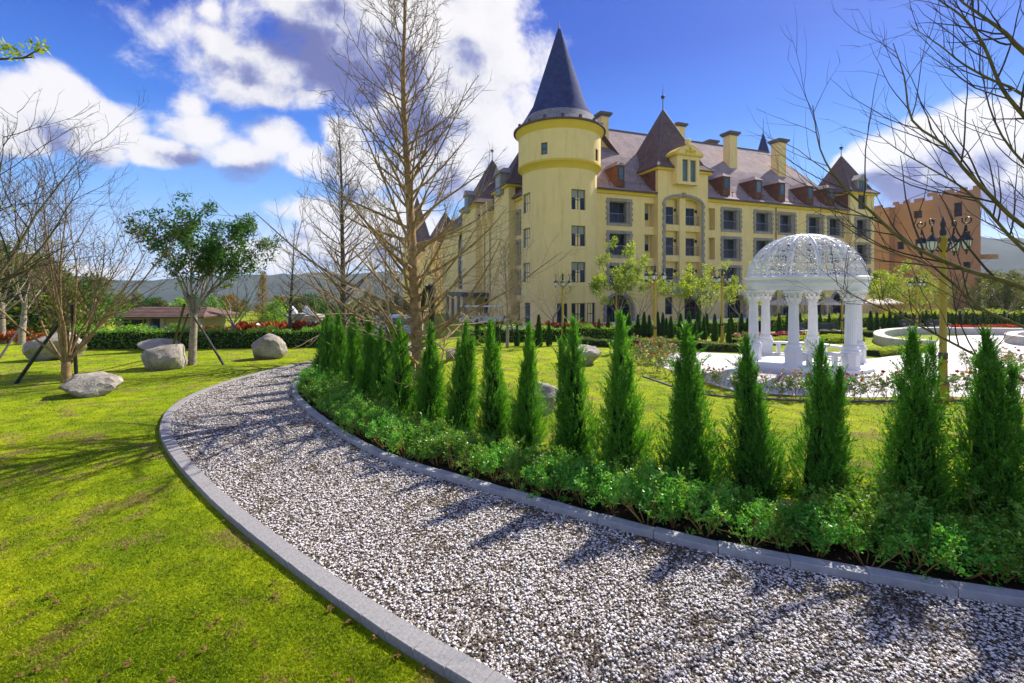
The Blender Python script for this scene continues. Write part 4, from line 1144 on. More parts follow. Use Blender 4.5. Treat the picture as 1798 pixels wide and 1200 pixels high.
# pavilions with pyramid roofs along the left wing
def left_pavilion(px0, px1, pxa, pya, pye, proj=0.9, dormer_=True):
    v0, t0 = ray_u(px1, LU - proj); v1, t1 = ray_u(px0, LU - proj)
    dep = min(7.5, v1 - v0); v1 = v0 + dep; ze = zpx(pye, t0)
    mb = MB().box(LU - proj, LU + dep - proj, v0, v1, -3.0, ze - 0.004)
    wl = mb.build('pavilion_wall', M['stucco'], hotel)
    MB().box(LU - proj + 0.8, LU + dep - proj - 0.4, v0 - 0.03, v0 - 0.002, LEAVE + 0.2, ze - 0.4).build('shingled_cheek', M['cladding'], wl)
    ct = TY + (LU - proj + dep / 2) * HS + (v0 + v1) / 2 * HC
    az_ = zpx(pya, ct)
    r, cu_, cv_ = pyramid('pavilion_roof', LU - proj, LU + dep - proj, v0, v1, ze, az_, hotel)
    finial(r, cu_, cv_, az_, 2.6)
    if dormer_:
        mb = MB().box(-0.3, 1.8, -0.95, 0.95, -0.9, 1.5)
        mb.add([(-0.5, -1.2, 1.5), (-0.5, 1.2, 1.5), (-0.5, 0, 2.4), (2.2, -1.2, 1.5), (2.2, 1.2, 1.5), (2.2, 0, 2.4)], [(0, 1, 2), (3, 5, 4), (0, 2, 5, 3), (1, 4, 5, 2), (0, 3, 4, 1)])
        do = mb.build('dormer', M['stone_trim'], wl, (LU - proj - 0.1, (v0 + v1) / 2, ze))
        MB().quad((-0.32, 0.6, -0.5), (-0.32, -0.6, -0.5), (-0.32, -0.6, 1.2), (-0.32, 0.6, 1.2)).build('pane', M['glass_sky'], do)
left_pavilion(868, 893, 900, 262, 322)
left_pavilion(812, 835, 846, 281, 356)
left_pavilion(744, 757, 752, 372, 425, dormer_=False)
left_pavilion(705, 713, 707, 345, 425, dormer_=False)
for px, py in ((795, 388), (787, 395)):
    v, t = ray_u(px, LU + 4)
    c = MB().box(-0.8, 0.8, -0.6, 0.6, -5, zpx(py, t) - 0.4).build('chimney', M['stucco'], hotel, (LU + 4, v, 0))
    MB().box(-1.05, 1.05, -0.85, 0.85, -0.399, 0.0).build('chimney_cap', M['cap'], c, (0, 0, zpx(py, t)))
# dark canopy over the drive at the left wing
v, t = lv(838)
MB().box(-v - 5.5, -v + 5.5, -3.6, -0.01, 2.5, 3.0).build('entrance_canopy', M['awning'], lwo)
for dv in (-5.2, -1.8, 1.8, 5.2): MB().box(-v + dv - 0.2, -v + dv + 0.2, -3.4, -3.0, -2.5, 2.499).build('canopy_post', M['stone_trim'], lwo)

# ---------------------------------------------------------------- the terracotta building beyond
def build_terracotta():
    D = 62.0; c = at(1722, 400, D)
    b = thing('terracotta_building', 'terracotta building with battlements and an ochre arcade beyond the pavilion', 'building', (c.x, c.y, gz(c.x, c.y)), math.atan2(HC, -HS))
    # local x runs back along the front (leftwards in view), local y is towards the right/away ... outward is +y
    zb = gz(c.x, c.y); top = EYE - zb + (HOR - 331) / FPX * D
    W1, W2, W3 = 5.4, 10.6, 15.0
    def block(name, x0, x1, y0, y1, z1, m, holes):
        w = holed_wall(-x1, -x0, -2, z1, [(-h[1], -h[0], h[2], h[3]) for h in holes], 0.35)
        o = MB().add([(-x, -y + y1, z) for x, y, z in w.v], [f[::-1] for f in w.f])
        o = MB().add([(x, y, z) for x, y, z in o.v], o.f)
        xb = x0 + (0.53 * (y1 - y0) if x0 == 0 else 0)
        o.quad((x0, y1, -2), (xb, y0, -2), (xb, y0, z1), (x0, y1, z1)); o.quad((x1, y0, -2), (x1, y1, -2), (x1, y1, z1), (x1, y0, z1))
        o.quad((xb, y0, z1), (x1, y0, z1), (x1, y1, z1), (x0, y1, z1))
        ob = o.build(name, m, b)
        for h in holes:
            w_, h_ = h[1] - h[0], h[3] - h[2]
            f = pane_grid(w_, h_, 1, 2, 0.08, 0.06).build('window', M['frame'], ob, (h[0], y1 - 0.30, h[2]))
            MB().quad((0, 0, 0), (w_, 0, 0), (w_, 0, h_), (0, 0, h_)).build('pane', M['glass'], f, (0, 0.005, 0))
        return ob
    zz = lambda py, d: EYE - zb + (HOR - py) / FPX * d
    block('brown_wall', 0, W1, -9, 0.0, top, M['terracotta_dark'], [(2.0, 2.9, zz(378, 63), zz(353, 63)), (1.1, 1.8, zz(436, 63), zz(406, 63)), (1.1, 1.9, zz(478, 63), zz(460, 63))])
    block('orange_wall', W1, W2, -9, -0.6, top - 0.5, M['terracotta'], [(W1 + 1.6, W1 + 2.7, zz(383, 69), zz(370, 69)), (W1 + 1.9, W1 + 2.5, zz(434, 69), zz(420, 69)), (W1 + 4.0, W1 + 4.9, zz(437, 70), zz(423, 70))])
    block('stair_wall', W2, W3, -9, 0.9, top - 0.9, M['terracotta'], [(W2 + 2.6, W2 + 3.6, zz(439, 75), zz(424, 75))])
    x = 0.15
    while x < W3:
        w_ = random.choice((0.7, 1.1, 1.2)); y = 0.0 if x < W1 else (-0.6 if x < W2 else 0.9); t_ = top if x < W1 else (top - 0.5 if x < W2 else top - 0.9)
        MB().box(x, min(x + w_, W3), y - 0.5, y - 0.05, t_ + 0.003, t_ + 0.5).build('merlon', M['terracotta_dark'], b); x += w_ + 0.75
    MB().box(-0.9, 0.3, -2.2, -0.6, zz(455, 62), zz(447, 62)).build('balcony', M['terracotta_dark'], b)
    # ochre arcade in front
    az = zz(487, 66)
    A = []
    x = 2.5
    holes = []
    for px0, px1 in ((1597, 1618), (1545, 1576)):
        a0 = W1 + (1645 - px1) * 0.085; holes.append((a0, a0 + (px1 - px0) * 0.085, 0.0, zz(511, 66)))
    w = holed_wall(-(W3 + 4), -3.0, -2, az, [(-h[1], -h[0], h[2], h[3]) for h in holes], 0.9)
    o = MB().add([(-x, -y + 2.6, z) for x, y, z in w.v], [f[::-1] for f in w.f])
    o.quad((3.0, 2.6, az), (W3 + 4, 2.6, az), (W3 + 4, -0.5, az), (3.0, -0.5, az)); o.quad((3.0, 2.6, -2), (3.0, -0.5, -2), (3.0, -0.5, az), (3.0, 2.6, az))
    arc = o.build('arcade_wall', M['ochre'], b)
    for h in holes:
        wd = h[1] - h[0]; s_ = MB(); app = arch_pts(wd, h[3] - wd / 2, h[3], 12)
        for half, cx in ((app[:7], 0), (app[6:], wd)):
            for p, q in zip(half, half[1:]): s_.poly([(p[0], 0, p[1]), (q[0], 0, q[1]), (cx, 0, h[3])])
        for p, q in zip(app, app[1:]): s_.quad((p[0], 0, p[1]), (q[0], 0, q[1]), (q[0], -0.6, q[1]), (p[0], -0.6, p[1]))
        s_.build('arch_head', M['ochre'], arc, (h[0], 2.603, 0))
        rg = MB(); out = [(wd / 2 - (wd / 2 + 0.22) * math.cos(PI * i / 12), h[3] - wd / 2 + (wd / 2 + 0.22) * math.sin(PI * i / 12)) for i in range(13)]
        for i in range(12): rg.prism([app[i], app[i + 1], out[i + 1], out[i]], 0.0, 0.05)
        rg.build('arch_trim', M['stucco'], arc, (h[0], 2.605, 0))
build_terracotta()
# ---------------------------------------------------------------- white pavilion (gazebo)
def build_gazebo():
    GX, GY = 11.03, 17.0
    g = thing('garden_pavilion', 'white domed garden pavilion with six fluted columns and filigree dome', 'gazebo', (GX, GY, gz(GX, GY)))
    MB().lathe([(2.32, -0.25), (2.32, 0.13), (2.26, 0.16), (0, 0.16)], 64).build('lower_step', M['step'], g, smoothing=30)
    MB().lathe([(2.08, 0.1), (2.08, 0.27), (2.03, 0.29), (0, 0.29)], 64).build('upper_step', M['white'], g, smoothing=30)
    R = 1.74; z0 = 0.29
    zent = 2.98                                      # underside of the ring beam
    ped = MB()
    hx = [(0.29 * math.cos(PI / 8 + k * PI / 4), 0.29 * math.sin(PI / 8 + k * PI / 4)) for k in range(8)]
    def octa(mb, r, a, b):
        vs = [(x * r, y * r, a) for x, y in hx] + [(x * r, y * r, b) for x, y in hx]
        mb.add(vs, [tuple(range(8))[::-1], tuple(range(8, 16))] + [(i, (i + 1) % 8, 8 + (i + 1) % 8, 8 + i) for i in range(8)])
    octa(ped, 1.06, 0, 0.06); octa(ped, 0.95, 0.0605, 0.46); octa(ped, 1.06, 0.4605, 0.53)
    ped_me = ped.mesh('pedestal', M['white'])
    base_me = MB().lathe([(0.27, 0.53), (0.285, 0.57), (0.27, 0.62), (0.225, 0.64), (0.22, 0.67), (0.245, 0.70), (0.235, 0.74), (0.2, 0.77), (0.195, 0.79)], 28).mesh('column_base', M['white'], 50)
    sh = MB().lathe([(0.176, 0.785), (0.174, 0.85), (0.168, 1.4), (0.15, 2.15), (0.149, 2.2)], 96, flute=0.09, nf=18).mesh('shaft', M['white'], True)
    # capital: bell, two rows of curling leaves, corner scrolls, abacus
    cp = MB().lathe([(0.168, 2.19), (0.185, 2.21), (0.168, 2.235), (0.18, 2.3), (0.2, 2.45), (0.25, 2.56)], 24)
    for row, (zb, n, h, r0) in enumerate(((2.235, 8, 0.17, 0.18), (2.31, 8, 0.2, 0.19))):
        for k in range(n):
            a = 2 * PI * (k + 0.5 * row) / n; u = Vector((math.cos(a), math.sin(a), 0)); s = Vector((-u.y, u.x, 0))
            prof = [(r0, 0, 0.055), (r0 + 0.025, h * 0.5, 0.06), (r0 + 0.06, h * 0.9, 0.045), (r0 + 0.095, h, 0.03), (r0 + 0.10, h * 0.86, 0.015)]
            vs = []
            for r, z, wd in prof: vs += [u * r - s * wd + Vector((0, 0, zb + z)), u * (r + 0.02) + Vector((0, 0, zb + z)), u * r + s * wd + Vector((0, 0, zb + z))]
            cp.add(vs, [f for j in range(4) for f in ((j * 3, j * 3 + 1, j * 3 + 4, j * 3 + 3), (j * 3 + 1, j * 3 + 2, j * 3 + 5, j * 3 + 4))])
    for k in range(4):
        a = PI / 4 + k * PI / 2; u = Vector((math.cos(a), math.sin(a), 0))
        cp.tube([u * (0.25 + 0.06 * (1 - t * 0.8) * math.cos(7.5 * t + 0.6)) + Vector((0, 0, 2.51 + 0.06 * (1 - t * 0.8) * math.sin(7.5 * t + 0.6))) for t in np.linspace(0, 1, 14)], 0.022, 6)
    cp.box(-0.27, 0.27, -0.27, 0.27, 2.585, 2.64); cp.box(-0.24, 0.24, -0.24, 0.24, 2.55, 2.584)
    cap_me = cp.mesh('capital', M['white'], 40)
    A = [math.radians(-13 + 60 * k) for k in range(6)]
    for a in A:
        cx, cy = R * math.cos(a), R * math.sin(a)
        c = link('column', sh, g, (cx, cy, z0), a)
        link('pedestal', ped_me, c); link('column_base', base_me, c); link('capital', cap_me, c)
    # ring beam with mouldings
    pr = [(1.56, zent - 0.02), (1.9, zent - 0.02), (1.9, zent + 0.1), (1.93, zent + 0.11), (1.93, zent + 0.2), (1.97, zent + 0.22), (1.95, zent + 0.25), (1.95, zent + 0.33), (2.0, zent + 0.36), (2.05, zent + 0.41), (2.05, zent + 0.45), (1.94, zent + 0.47), (1.56, zent + 0.47), (1.56, zent - 0.02)]
    ring = MB().lathe(pr, 96).build('ring_beam', M['white'], g, smoothing=35)
    eg = MB(); n = 120
    for k in range(n):
        a = 2 * PI * k / n; x, y = 1.962 * math.cos(a), 1.962 * math.sin(a)
        eg.lathe([(0.0, -0.03), (0.028, 0.0), (0.0, 0.035)], 6, x, y, zent + 0.29)
    tag(eg.build('egg_moulding', M['white'], ring, smoothing=True), kind='stuff')
    # dome: ribs and scrollwork
    zd = zent + 0.45; DRd, DHt = 1.88, 5.05 - zd - 0.02
    def dome(a, t, k=1.0):                            # a azimuth, t 0..1 from springing to crown
        ph = t * PI / 2
        return Vector((DRd * k * math.cos(ph) * math.cos(a), DRd * k * math.cos(ph) * math.sin(a), zd + DHt * k * math.sin(ph)))
    NR = 12
    for k in range(NR):
        a = 2 * PI * k / NR + 0.2
        rb = MB()
        for s in (-1, 1): pass
        rb.tube([dome(a, t) for t in np.linspace(0, 0.97, 16)], [0.045] * 12 + [0.04, 0.034, 0.03, 0.026], 6)
        rb.build('rib', M['white'], g, smoothing=True)
    MB().lathe([(1.9, zd - 0.03), (1.93, zd + 0.02), (1.9, zd + 0.07), (1.85, zd + 0.07)], 72).build('dome_ring', M['white'], g, smoothing=True)
    MB().lathe([(0.24, zd + DHt - 0.03), (0.22, zd + DHt + 0.0), (0.0, zd + DHt + 0.03)], 24).build('dome_cap', M['white'], g, smoothing=True)
    # one filigree panel between two ribs, the same in each field
    def spiral(mb, a, t, r, turns, s, rot, rad=0.021):
        pts = []
        for q in np.linspace(0, 1, int(9 * turns)):
            rr = r * (1 - 0.85 * q); th = rot + s * q * turns * 2 * PI
            ca = math.cos(t * PI / 2)
            aa = a + rr * math.cos(th) / max(0.25, DRd * ca); tt = t + rr * math.sin(th) / (DRd * PI / 2 * 0.9)
            if tt < 0.01 or tt > 0.97: continue
            pts.append(dome(aa, tt, 1.0))
        if len(pts) > 2: mb.tube(pts, [rad * (1 - 0.4 * i / len(pts)) for i in range(len(pts))], 4)
    fw = 2 * PI / NR
    rs = random.Random(4)
    for k in range(NR):
        mb = MB(); a0 = 2 * PI * k / NR + 0.2
        if k == 0:
            rows = [(0.07, 3, 0.155), (0.19, 3, 0.155), (0.31, 3, 0.145), (0.43, 3, 0.13), (0.54, 2, 0.135), (0.65, 2, 0.12), (0.76, 2, 0.095), (0.87, 1, 0.10)]
            for j, (t, n, r) in enumerate(rows):
                for i in range(n):
                    f = (i + 0.5 + (0.22 if j % 2 else -0.18)) / n
                    a = a0 + fw * min(0.93, max(0.07, f))
                    s = 1 if (i + j) % 2 else -1
                    spiral(mb, a, t, r, 1.7, s, rs.uniform(-0.6, 0.6) + (PI / 2 if s > 0 else -PI / 2))
                    spiral(mb, a + fw * 0.12, t + 0.035, r * 0.5, 1.2, -s, rs.uniform(0, 6), 0.014)
            for j in range(16):                       # leaves on the scrolls
                t = rs.uniform(0.05, 0.8); a = a0 + fw * rs.uniform(0.08, 0.92); p = dome(a, t, 1.005)
                n_ = (p - Vector((0, 0, zd))).normalized(); e = n_.orthogonal().normalized(); e = Matrix.Rotation(rs.uniform(0, 6), 3, n_) @ e; e2 = n_.cross(e)
                L = rs.uniform(0.05, 0.085)
                mb.add([p - e * L, p + e2 * L * 0.4 + n_ * 0.015, p + e * L, p - e2 * L * 0.4 + n_ * 0.015], [(0, 1, 2, 3)])
            fil = mb.mesh('filigree_panel', M['white'], True)
        link('filigree_panel', fil, g, (0, 0, 0), fw * k)
    # benches between the columns, the entrance side left open
    for k in (1, 3, 4, 5, 0):
        a0, a1 = A[k], A[(k + 1) % 6]
        p, q = Vector((R * math.cos(a0), R * math.sin(a0), 0)), Vector((R * math.cos(a1), R * math.sin(a1), 0))
        if k == 3: continue
        m_ = (p + q) / 2; L = (q - p).length - 0.52; ang = math.atan2(q.y - p.y, q.x - p.x)
        b = MB().box(-L / 2, L / 2, -0.16, 0.16, 0.44, 0.52).build('bench_seat', M['white'], g, (m_.x, m_.y, z0), ang)
        for x in (-L * 0.32, L * 0.32): MB().box(x - 0.06, x + 0.06, -0.1, 0.1, 0.0, 0.439).build('bench_leg', M['white'], b)
        MB().box(-L / 2, L / 2, -0.05, 0.05, 0.0, 0.05).build('bench_rail', M['white'], b)
build_gazebo()

# ---------------------------------------------------------------- lamp posts
def lamp_proto():
    l = thing('lamp_post', '', 'lamp post')
    MB().lathe([(0.16, 0), (0.16, 0.08), (0.11, 0.14), (0.12, 0.4), (0.085, 0.5), (0.08, 0.9), (0.095, 0.95), (0.07, 1.0), (0.066, 3.75), (0.08, 3.8), (0.085, 3.95), (0.05, 4.0)], 16).build('pole', M['gold'], l, smoothing=35)
    MB().lathe([(0.085, 0), (0.09, 0.02), (0.09, 0.14), (0.085, 0.16)], 16).build('collar', M['gutter'], l, (0, 0, 1.0), smoothing=35)
    MB().lathe([(0.05, 0), (0.07, 0.1), (0.04, 0.2), (0.06, 0.3), (0.02, 0.42), (0, 0.5)], 12).build('spire', M['iron'], l, (0, 0, 3.98), smoothing=35)
    arm = MB()
    pts = [(0.06, 0, 3.6), (0.22, 0, 3.72), (0.38, 0, 3.98), (0.44, 0, 4.2)]
    arm.tube(pts, 0.018, 5)
    arm.tube([(0.46 + 0.11 * (1 - 0.7 * t) * math.cos(7 * t + 2.6), 0, 4.32 + 0.11 * (1 - 0.7 * t) * math.sin(7 * t + 2.6)) for t in np.linspace(0, 1, 16)], 0.015, 5)
    arm.tube([(0.18 + 0.09 * (1 - 0.7 * t) * math.cos(-7 * t), 0, 3.9 + 0.09 * (1 - 0.7 * t) * math.sin(-7 * t)) for t in np.linspace(0, 1, 14)], 0.013, 5)
    arm.tube([(0.43, 0, 4.2), (0.44, 0, 4.06)], 0.02, 5)
    arm_me = arm.mesh('arm', M['iron'], True)
    lg, nt, b = new_mat('lantern_glass'); b.inputs['Base Color'].default_value = (0.75, 0.76, 0.78, 1); b.inputs['Roughness'].default_value = 0.3
    lb = MB().lathe([(0.055, 0), (0.105, 0.12), (0.115, 0.26)], 6).mesh('lantern_glass', lg)
    lt = MB().lathe([(0.15, 0.26), (0.13, 0.3), (0.06, 0.4), (0.02, 0.44), (0.0, 0.47)], 6); lt.lathe([(0.0, -0.14), (0.03, -0.08), (0.025, -0.04), (0.065, 0.0), (0.055, 0.02)], 8)
    for k in range(6):
        a = 2 * PI * k / 6; lt.tube([(0.057 * math.cos(a), 0.057 * math.sin(a), 0), (0.108 * math.cos(a), 0.108 * math.sin(a), 0.12), (0.118 * math.cos(a), 0.118 * math.sin(a), 0.26)], 0.009, 4)
    lt_me = lt.mesh('lantern', M['iron'])
    for k in range(4):
        a = PI / 2 * k + 0.35
        ar = link('arm', arm_me, l, (0, 0, 0), a)
        ln = link('lantern', lt_me, ar, (0.44, 0, 3.62)); ln.scale = (0.85,) * 3; ln['label'] = 'black iron lantern cage'
        link('lantern_glass', lb, ar, (0.44, 0, 3.62)).scale = (0.85,) * 3
    return l
lp = lamp_proto()
lamps = [(gp(1656, 703), 1.06, 'tall ochre lamp post with four lanterns rising from the rose border'),
         (gp(1268, 602), 1.0, 'ochre lamp post with four lanterns beside the pavilion, behind the gravel junction'),
         (gp(1150, 612), 1.0, 'ochre lamp post standing in the rose bed with pale blossoms'),
         (gp(988, 606), 0.92, 'thin ochre lamp post at the hedge before the round tower'),
         (on(8.0, 34.5), 0.95, 'ochre lamp post half hidden by the bushy tree near the tower'),
         (on(24.2, 33.0), 0.98, 'ochre lamp post seen between the columns of the pavilion'),
         (on(31.5, 35.0), 1.0, 'ochre lamp post before the ochre arcade')]
for i, (p, s, lab) in enumerate(lamps):
    o = lp if i == 0 else copy_tree(lp)
    o.location = p; o.scale = (s, s, s); o.rotation_euler.z = 0.4 * i; tag(o, lab, 'lamp post', 'lamp posts in the garden')

# ---------------------------------------------------------------- low curved walls on the plaza
def wall_along(name, label, pts, width, height, m, group=None):
    pts = [Vector((p[0], p[1])) for p in pts]
    L, _ = spline(pts, 60)
    mb = MB(); vs = []
    for i, p in enumerate(L):
        t = (L[min(i + 1, 59)] - L[max(i - 1, 0)]).normalized(); nn = Vector((-t.y, t.x)) * width / 2
        z = gz(p.x, p.y)
        for q, zz in ((p - nn, z - 0.2), (p - nn, z + height - 0.03), (p - nn * 0.93, z + height), (p + nn * 0.93, z + height), (p + nn, z + height - 0.03), (p + nn, z - 0.2)): vs.append((q.x, q.y, zz))
    fs = [(i * 6 + k, (i + 1) * 6 + k, (i + 1) * 6 + k + 1, i * 6 + k + 1) for i in range(59) for k in range(5)] + [tuple(range(6)), tuple(59 * 6 + k for k in range(6))[::-1]]
    o = mb.add(vs, fs).build(name, m, smoothing=30)
    return tag(o, label, 'wall', group)
W = lambda px, py: tuple(gp(px, py))[:2]
wall_along('seat_wall', 'low pale stone seat wall curling round the end of the plaza',
           [W(1634, 614), W(1600, 614), W(1565, 609), W(1545, 602), W(1547, 594), W(1575, 589), W(1625, 587), W(1700, 588), W(1800, 589), W(1960, 589)], 0.55, 0.5, M['white_stone'])
wall_along('planter_wall', 'round pale stone basin wall on the plaza by the scarlet flowers',
           [W(1905, 602), W(1850, 607), W(1800, 607), W(1775, 601), W(1790, 596), W(1850, 594), W(1905, 598)], 0.55, 0.5, M['white_stone'])
wall_along('rose_bed_edge', 'dark low stone edging in front of the rose border', [W(1130, 662), W(1220, 690), W(1330, 701), W(1480, 706), W(1650, 704), W(1800, 709), W(1960, 712)], 0.1, 0.035, M['mortar'])

# ---------------------------------------------------------------- benches, parasols
def bench_proto():
    b = thing('park_bench', '', 'bench')
    st = plain('dark_bench_paint', (0.035, 0.045, 0.06), 0.5, 0.1)
    for i in range(5): MB().box(-0.8, 0.8, -0.22 + i * 0.1, -0.14 + i * 0.1, 0.42, 0.45).build('seat_slat', st, b)
    for i in range(5):
        z = 0.52 + i * 0.085; MB().box(-0.8, 0.8, 0.27 + i * 0.015, 0.295 + i * 0.015, z, z + 0.07).build('back_slat', st, b)
    for x in (-0.72, 0.72):
        lg = MB(); lg.tube([(x, -0.2, 0), (x, -0.2, 0.62), (x, 0.2, 0.64)], 0.022, 6); lg.tube([(x, 0.3, 0), (x, 0.25, 0.42), (x, 0.35, 0.95)], 0.022, 6)
        lg.tube([(x, -0.22, 0.41), (x, 0.26, 0.41)], 0.02, 6)
        lg.build('leg', M['iron'], b)
    return b
bp = bench_proto()
for i, (px, py, rz, lab) in enumerate([(1602, 583, PI, 'dark slatted bench against the small cypresses behind the seat wall, left of the lamp pole'),
                                        (1650, 583, PI, 'dark slatted bench behind the seat wall, where the lamp pole crosses it'),
                                        (1415, 592, PI + 0.6, 'dark slatted bench turned aside, seen between two pavilion columns'),
                                        (1455, 592, PI - 0.1, 'dark slatted bench facing the pavilion, beside the clipped grey hedge')]):
    o = bp if i == 0 else copy_tree(bp)
    o.location = gp(px, py); o.rotation_euler.z = rz + PI; tag(o, lab, 'bench', 'benches by the plaza')
def parasol_proto():
    u = thing('parasol', '', 'parasol')
    MB().tube([(0, 0, 0), (0, 0, 2.75)], 0.03, 8).build('pole', M['iron'], u)
    mb = MB(); n = 8; R = 1.45
    rim = [(R * math.cos(2 * PI * k / n), R * math.sin(2 * PI * k / n), 2.1) for k in range(n)]
    top = (0, 0, 2.72)
    for k in range(n):
        a, b = rim[k], rim[(k + 1) % n]; mid = tuple((p + q) / 2 * (0.97 if i < 2 else 1) for i, (p, q) in enumerate(zip(a, b)))
        mb.poly([a, mid, top]); mb.poly([mid, b, top])
        mb.quad(a, (a[0], a[1], 1.95), (b[0], b[1], 1.95), b)
    mb.build('canopy', M['cream'], u)
    MB().lathe([(0.35, 0), (0.35, 0.06), (0.05, 0.12)], 16).build('base', M['cap'], u)
    return u
pp = parasol_proto()
for i, (px, d) in enumerate([(1371, 50), (1413, 52.5), (1456, 53), (1490, 54), (1533, 55), (1560, 57)]):
    o = pp if i == 0 else copy_tree(pp)
    x = (px - CXP) / FPX * d; o.location = (x, d, gz(x, d)); o.rotation_euler.z = 0.3 * i
    tag(o, 'open cream parasol on the terrace before the hotel arches', 'parasol', 'cream parasols on the terrace')

# ---------------------------------------------------------------- boulders
def boulder(px, py, wpx, hpx, label, seed, flat=1.0, turn=0.0):
    p = gp(px, py); s = p.y / FPX; w = wpx * s * 0.58; h = hpx * s * 1.12
    rs = np.random.default_rng(seed)
    import bmesh
    bm = bmesh.new(); bmesh.ops.create_icosphere(bm, subdivisions=4, radius=1)
    off = Vector(rs.uniform(-20, 20, 3))
    planes = [(Vector(rs.normal(size=3)).normalized(), rs.uniform(0.62, 0.88)) for _ in range(12)]
    for v in bm.verts:
        c = v.co.copy()
        for n, d in planes:
            e = c.dot(n) - d
            if e > 0: c -= n * e * 0.96
        c *= 1.12 + 0.12 * mnoise.fractal(c * 1.4 + off, 1.0, 2.0, 4) + 0.045 * mnoise.fractal(c * 6 + off, 1.0, 2.0, 3)
        v.co = Vector((c.x * w, c.y * w * 0.8, (c.z * 0.64 + 0.42) * h))
    me = bpy.data.meshes.new('boulder'); bm.to_mesh(me); bm.free(); me.materials.append(M['rock']); me.shade_smooth(); me.set_sharp_from_angle(angle=math.radians(24))
    o = link('boulder', me, None, (p.x, p.y + w * 0.6, gz(p.x, p.y + w * 0.6)), turn)
    tag(o, label, 'boulder', 'boulders on the lawn')
for a in [(74, 634, 72, 38, 'big rounded boulder in front of the red-leaved plants, behind a slanting stake', 1, 1, 0.2),
          (133, 698, 78, 33, 'low flat-topped pale boulder at the foot of the bare tree with black stakes', 2, 1, 0.1),
          (270, 650, 68, 39, 'blocky boulder left of the staked leafy tree', 3, 1, -0.2),
          (268, 616, 60, 16, 'long flat boulder against the hedge, behind a blocky boulder', 4, 1, 0.0),
          (459, 632, 50, 34, 'pyramid-shaped grey boulder near the bend of the path', 5, 1, 0.3),
          (480, 614, 28, 13, 'small low stone behind the pyramid-shaped boulder', 6, 1, 0.0),
          (1021, 642, 62, 28, 'smooth egg-shaped grey boulder on the inner lawn', 7, 1, 0.0),
          (951, 728, 66, 46, 'white blocky boulder behind the row of cypresses', 8, 1, 0.2),
          (793, 634, 18, 19, 'small upright grey stone by the staked bare tree on the inner lawn', 9, 1, 0.0)]:
    boulder(*a)

# ---------------------------------------------------------------- hut behind the left hedge
def build_hut():
    D = 42.0; c = at(280, 560, D); z = gz(c.x, D)
    h = thing('garden_hut', 'small hut with brown hipped roof behind the left hedge', 'hut', (c.x, D, z))
    k = D / FPX; X = lambda px: (px - 280) * k
    eave = EYE - z - (555 - HOR) * k
    w = holed_wall(X(203), X(346), -0.5, eave, [(X(214), X(250), 0.7, eave - 0.35), (X(263), X(286), 0.0, eave - 0.25)], 0.35)
    w.quad((X(346), 0, -0.5), (X(346), 4.2, -0.5), (X(346), 4.2, eave), (X(346), 0, eave)); w.quad((X(203), 4.2, -0.5), (X(203), 0, -0.5), (X(203), 0, eave), (X(203), 4.2, eave))
    wall = w.build('wall', M['hutwall'], h)
    f = pane_grid(X(250) - X(214), eave - 1.05, 4, 2, 0.07, 0.06).build('window', M['frame'], wall, (X(214), 0.3, 0.7))
    MB().quad((0, 0, 0), (X(250) - X(214), 0, 0), (X(250) - X(214), 0, eave - 1.05), (0, 0, eave - 1.05)).build('pane', M['glass'], f, (0, -0.03, 0))
    MB().quad((X(263), 0.34, 0), (X(286), 0.34, 0), (X(286), 0.34, eave - 0.25), (X(263), 0.34, eave - 0.25)).build('doorway', M['dark_room'], wall)
    for px in (288, 352): MB().box(X(px) - 0.16, X(px) + 0.16, -0.28, -0.004, -0.5, eave - 0.06).build('pilaster', M['hutwall'], wall)
    ln = MB(); ln.lathe([(0.0, -0.1), (0.05, 0), (0.1, 0.3), (0.13, 0.32), (0.03, 0.45), (0, 0.5)], 6); ln.build('wall_lantern', M['iron'], wall, (X(257), -0.16, eave - 0.75))
    MB().box(X(255.5), X(262), -0.03, -0.004, 0.75, 1.2).build('notice', M['white'], wall)
    rf = MB(); x0, x1 = X(192), X(366); y0, y1 = -0.7, 4.9; e = eave - 0.02; rz = EYE - z - (539 - HOR) * (D + 2.0) / FPX; r0, r1 = X(222), X(338)
    ym = (y0 + y1) / 2
    rf.quad((x0, y0, e), (x1, y0, e), (r1, ym, rz), (r0, ym, rz)); rf.quad((x1, y1, e), (x0, y1, e), (r0, ym, rz), (r1, ym, rz)); rf.poly([(x0, y1, e), (x0, y0, e), (r0, ym, rz)]); rf.poly([(x1, y0, e), (x1, y1, e), (r1, ym, rz)])
    r = rf.build('roof', M['hutroof'], h)
    MB().box(x0, x1, y0, y1, e - 0.14, e - 0.004).build('fascia', M['gutter'], r)
    for a, b in (((x0, y0, e), (r0, ym, rz)), ((x1, y0, e), (r1, ym, rz)), ((r0, ym, rz), (r1, ym, rz))): MB().tube([a, b], 0.06, 6).build('ridge_tile', M['hutroof'], r)
    for i in range(6): 
        t = (i + 0.7) / 7; MB().tube([(x0 + (r0 - x0) * t, y0 + (ym - y0) * t - 0.01, e + (rz - e) * t + 0.012), (x1 + (r1 - x1) * t, y0 + (ym - y0) * t - 0.01, e + (rz - e) * t + 0.012)], 0.025, 4).build('shingle_course', M['hutroof'], r)
build_hut()

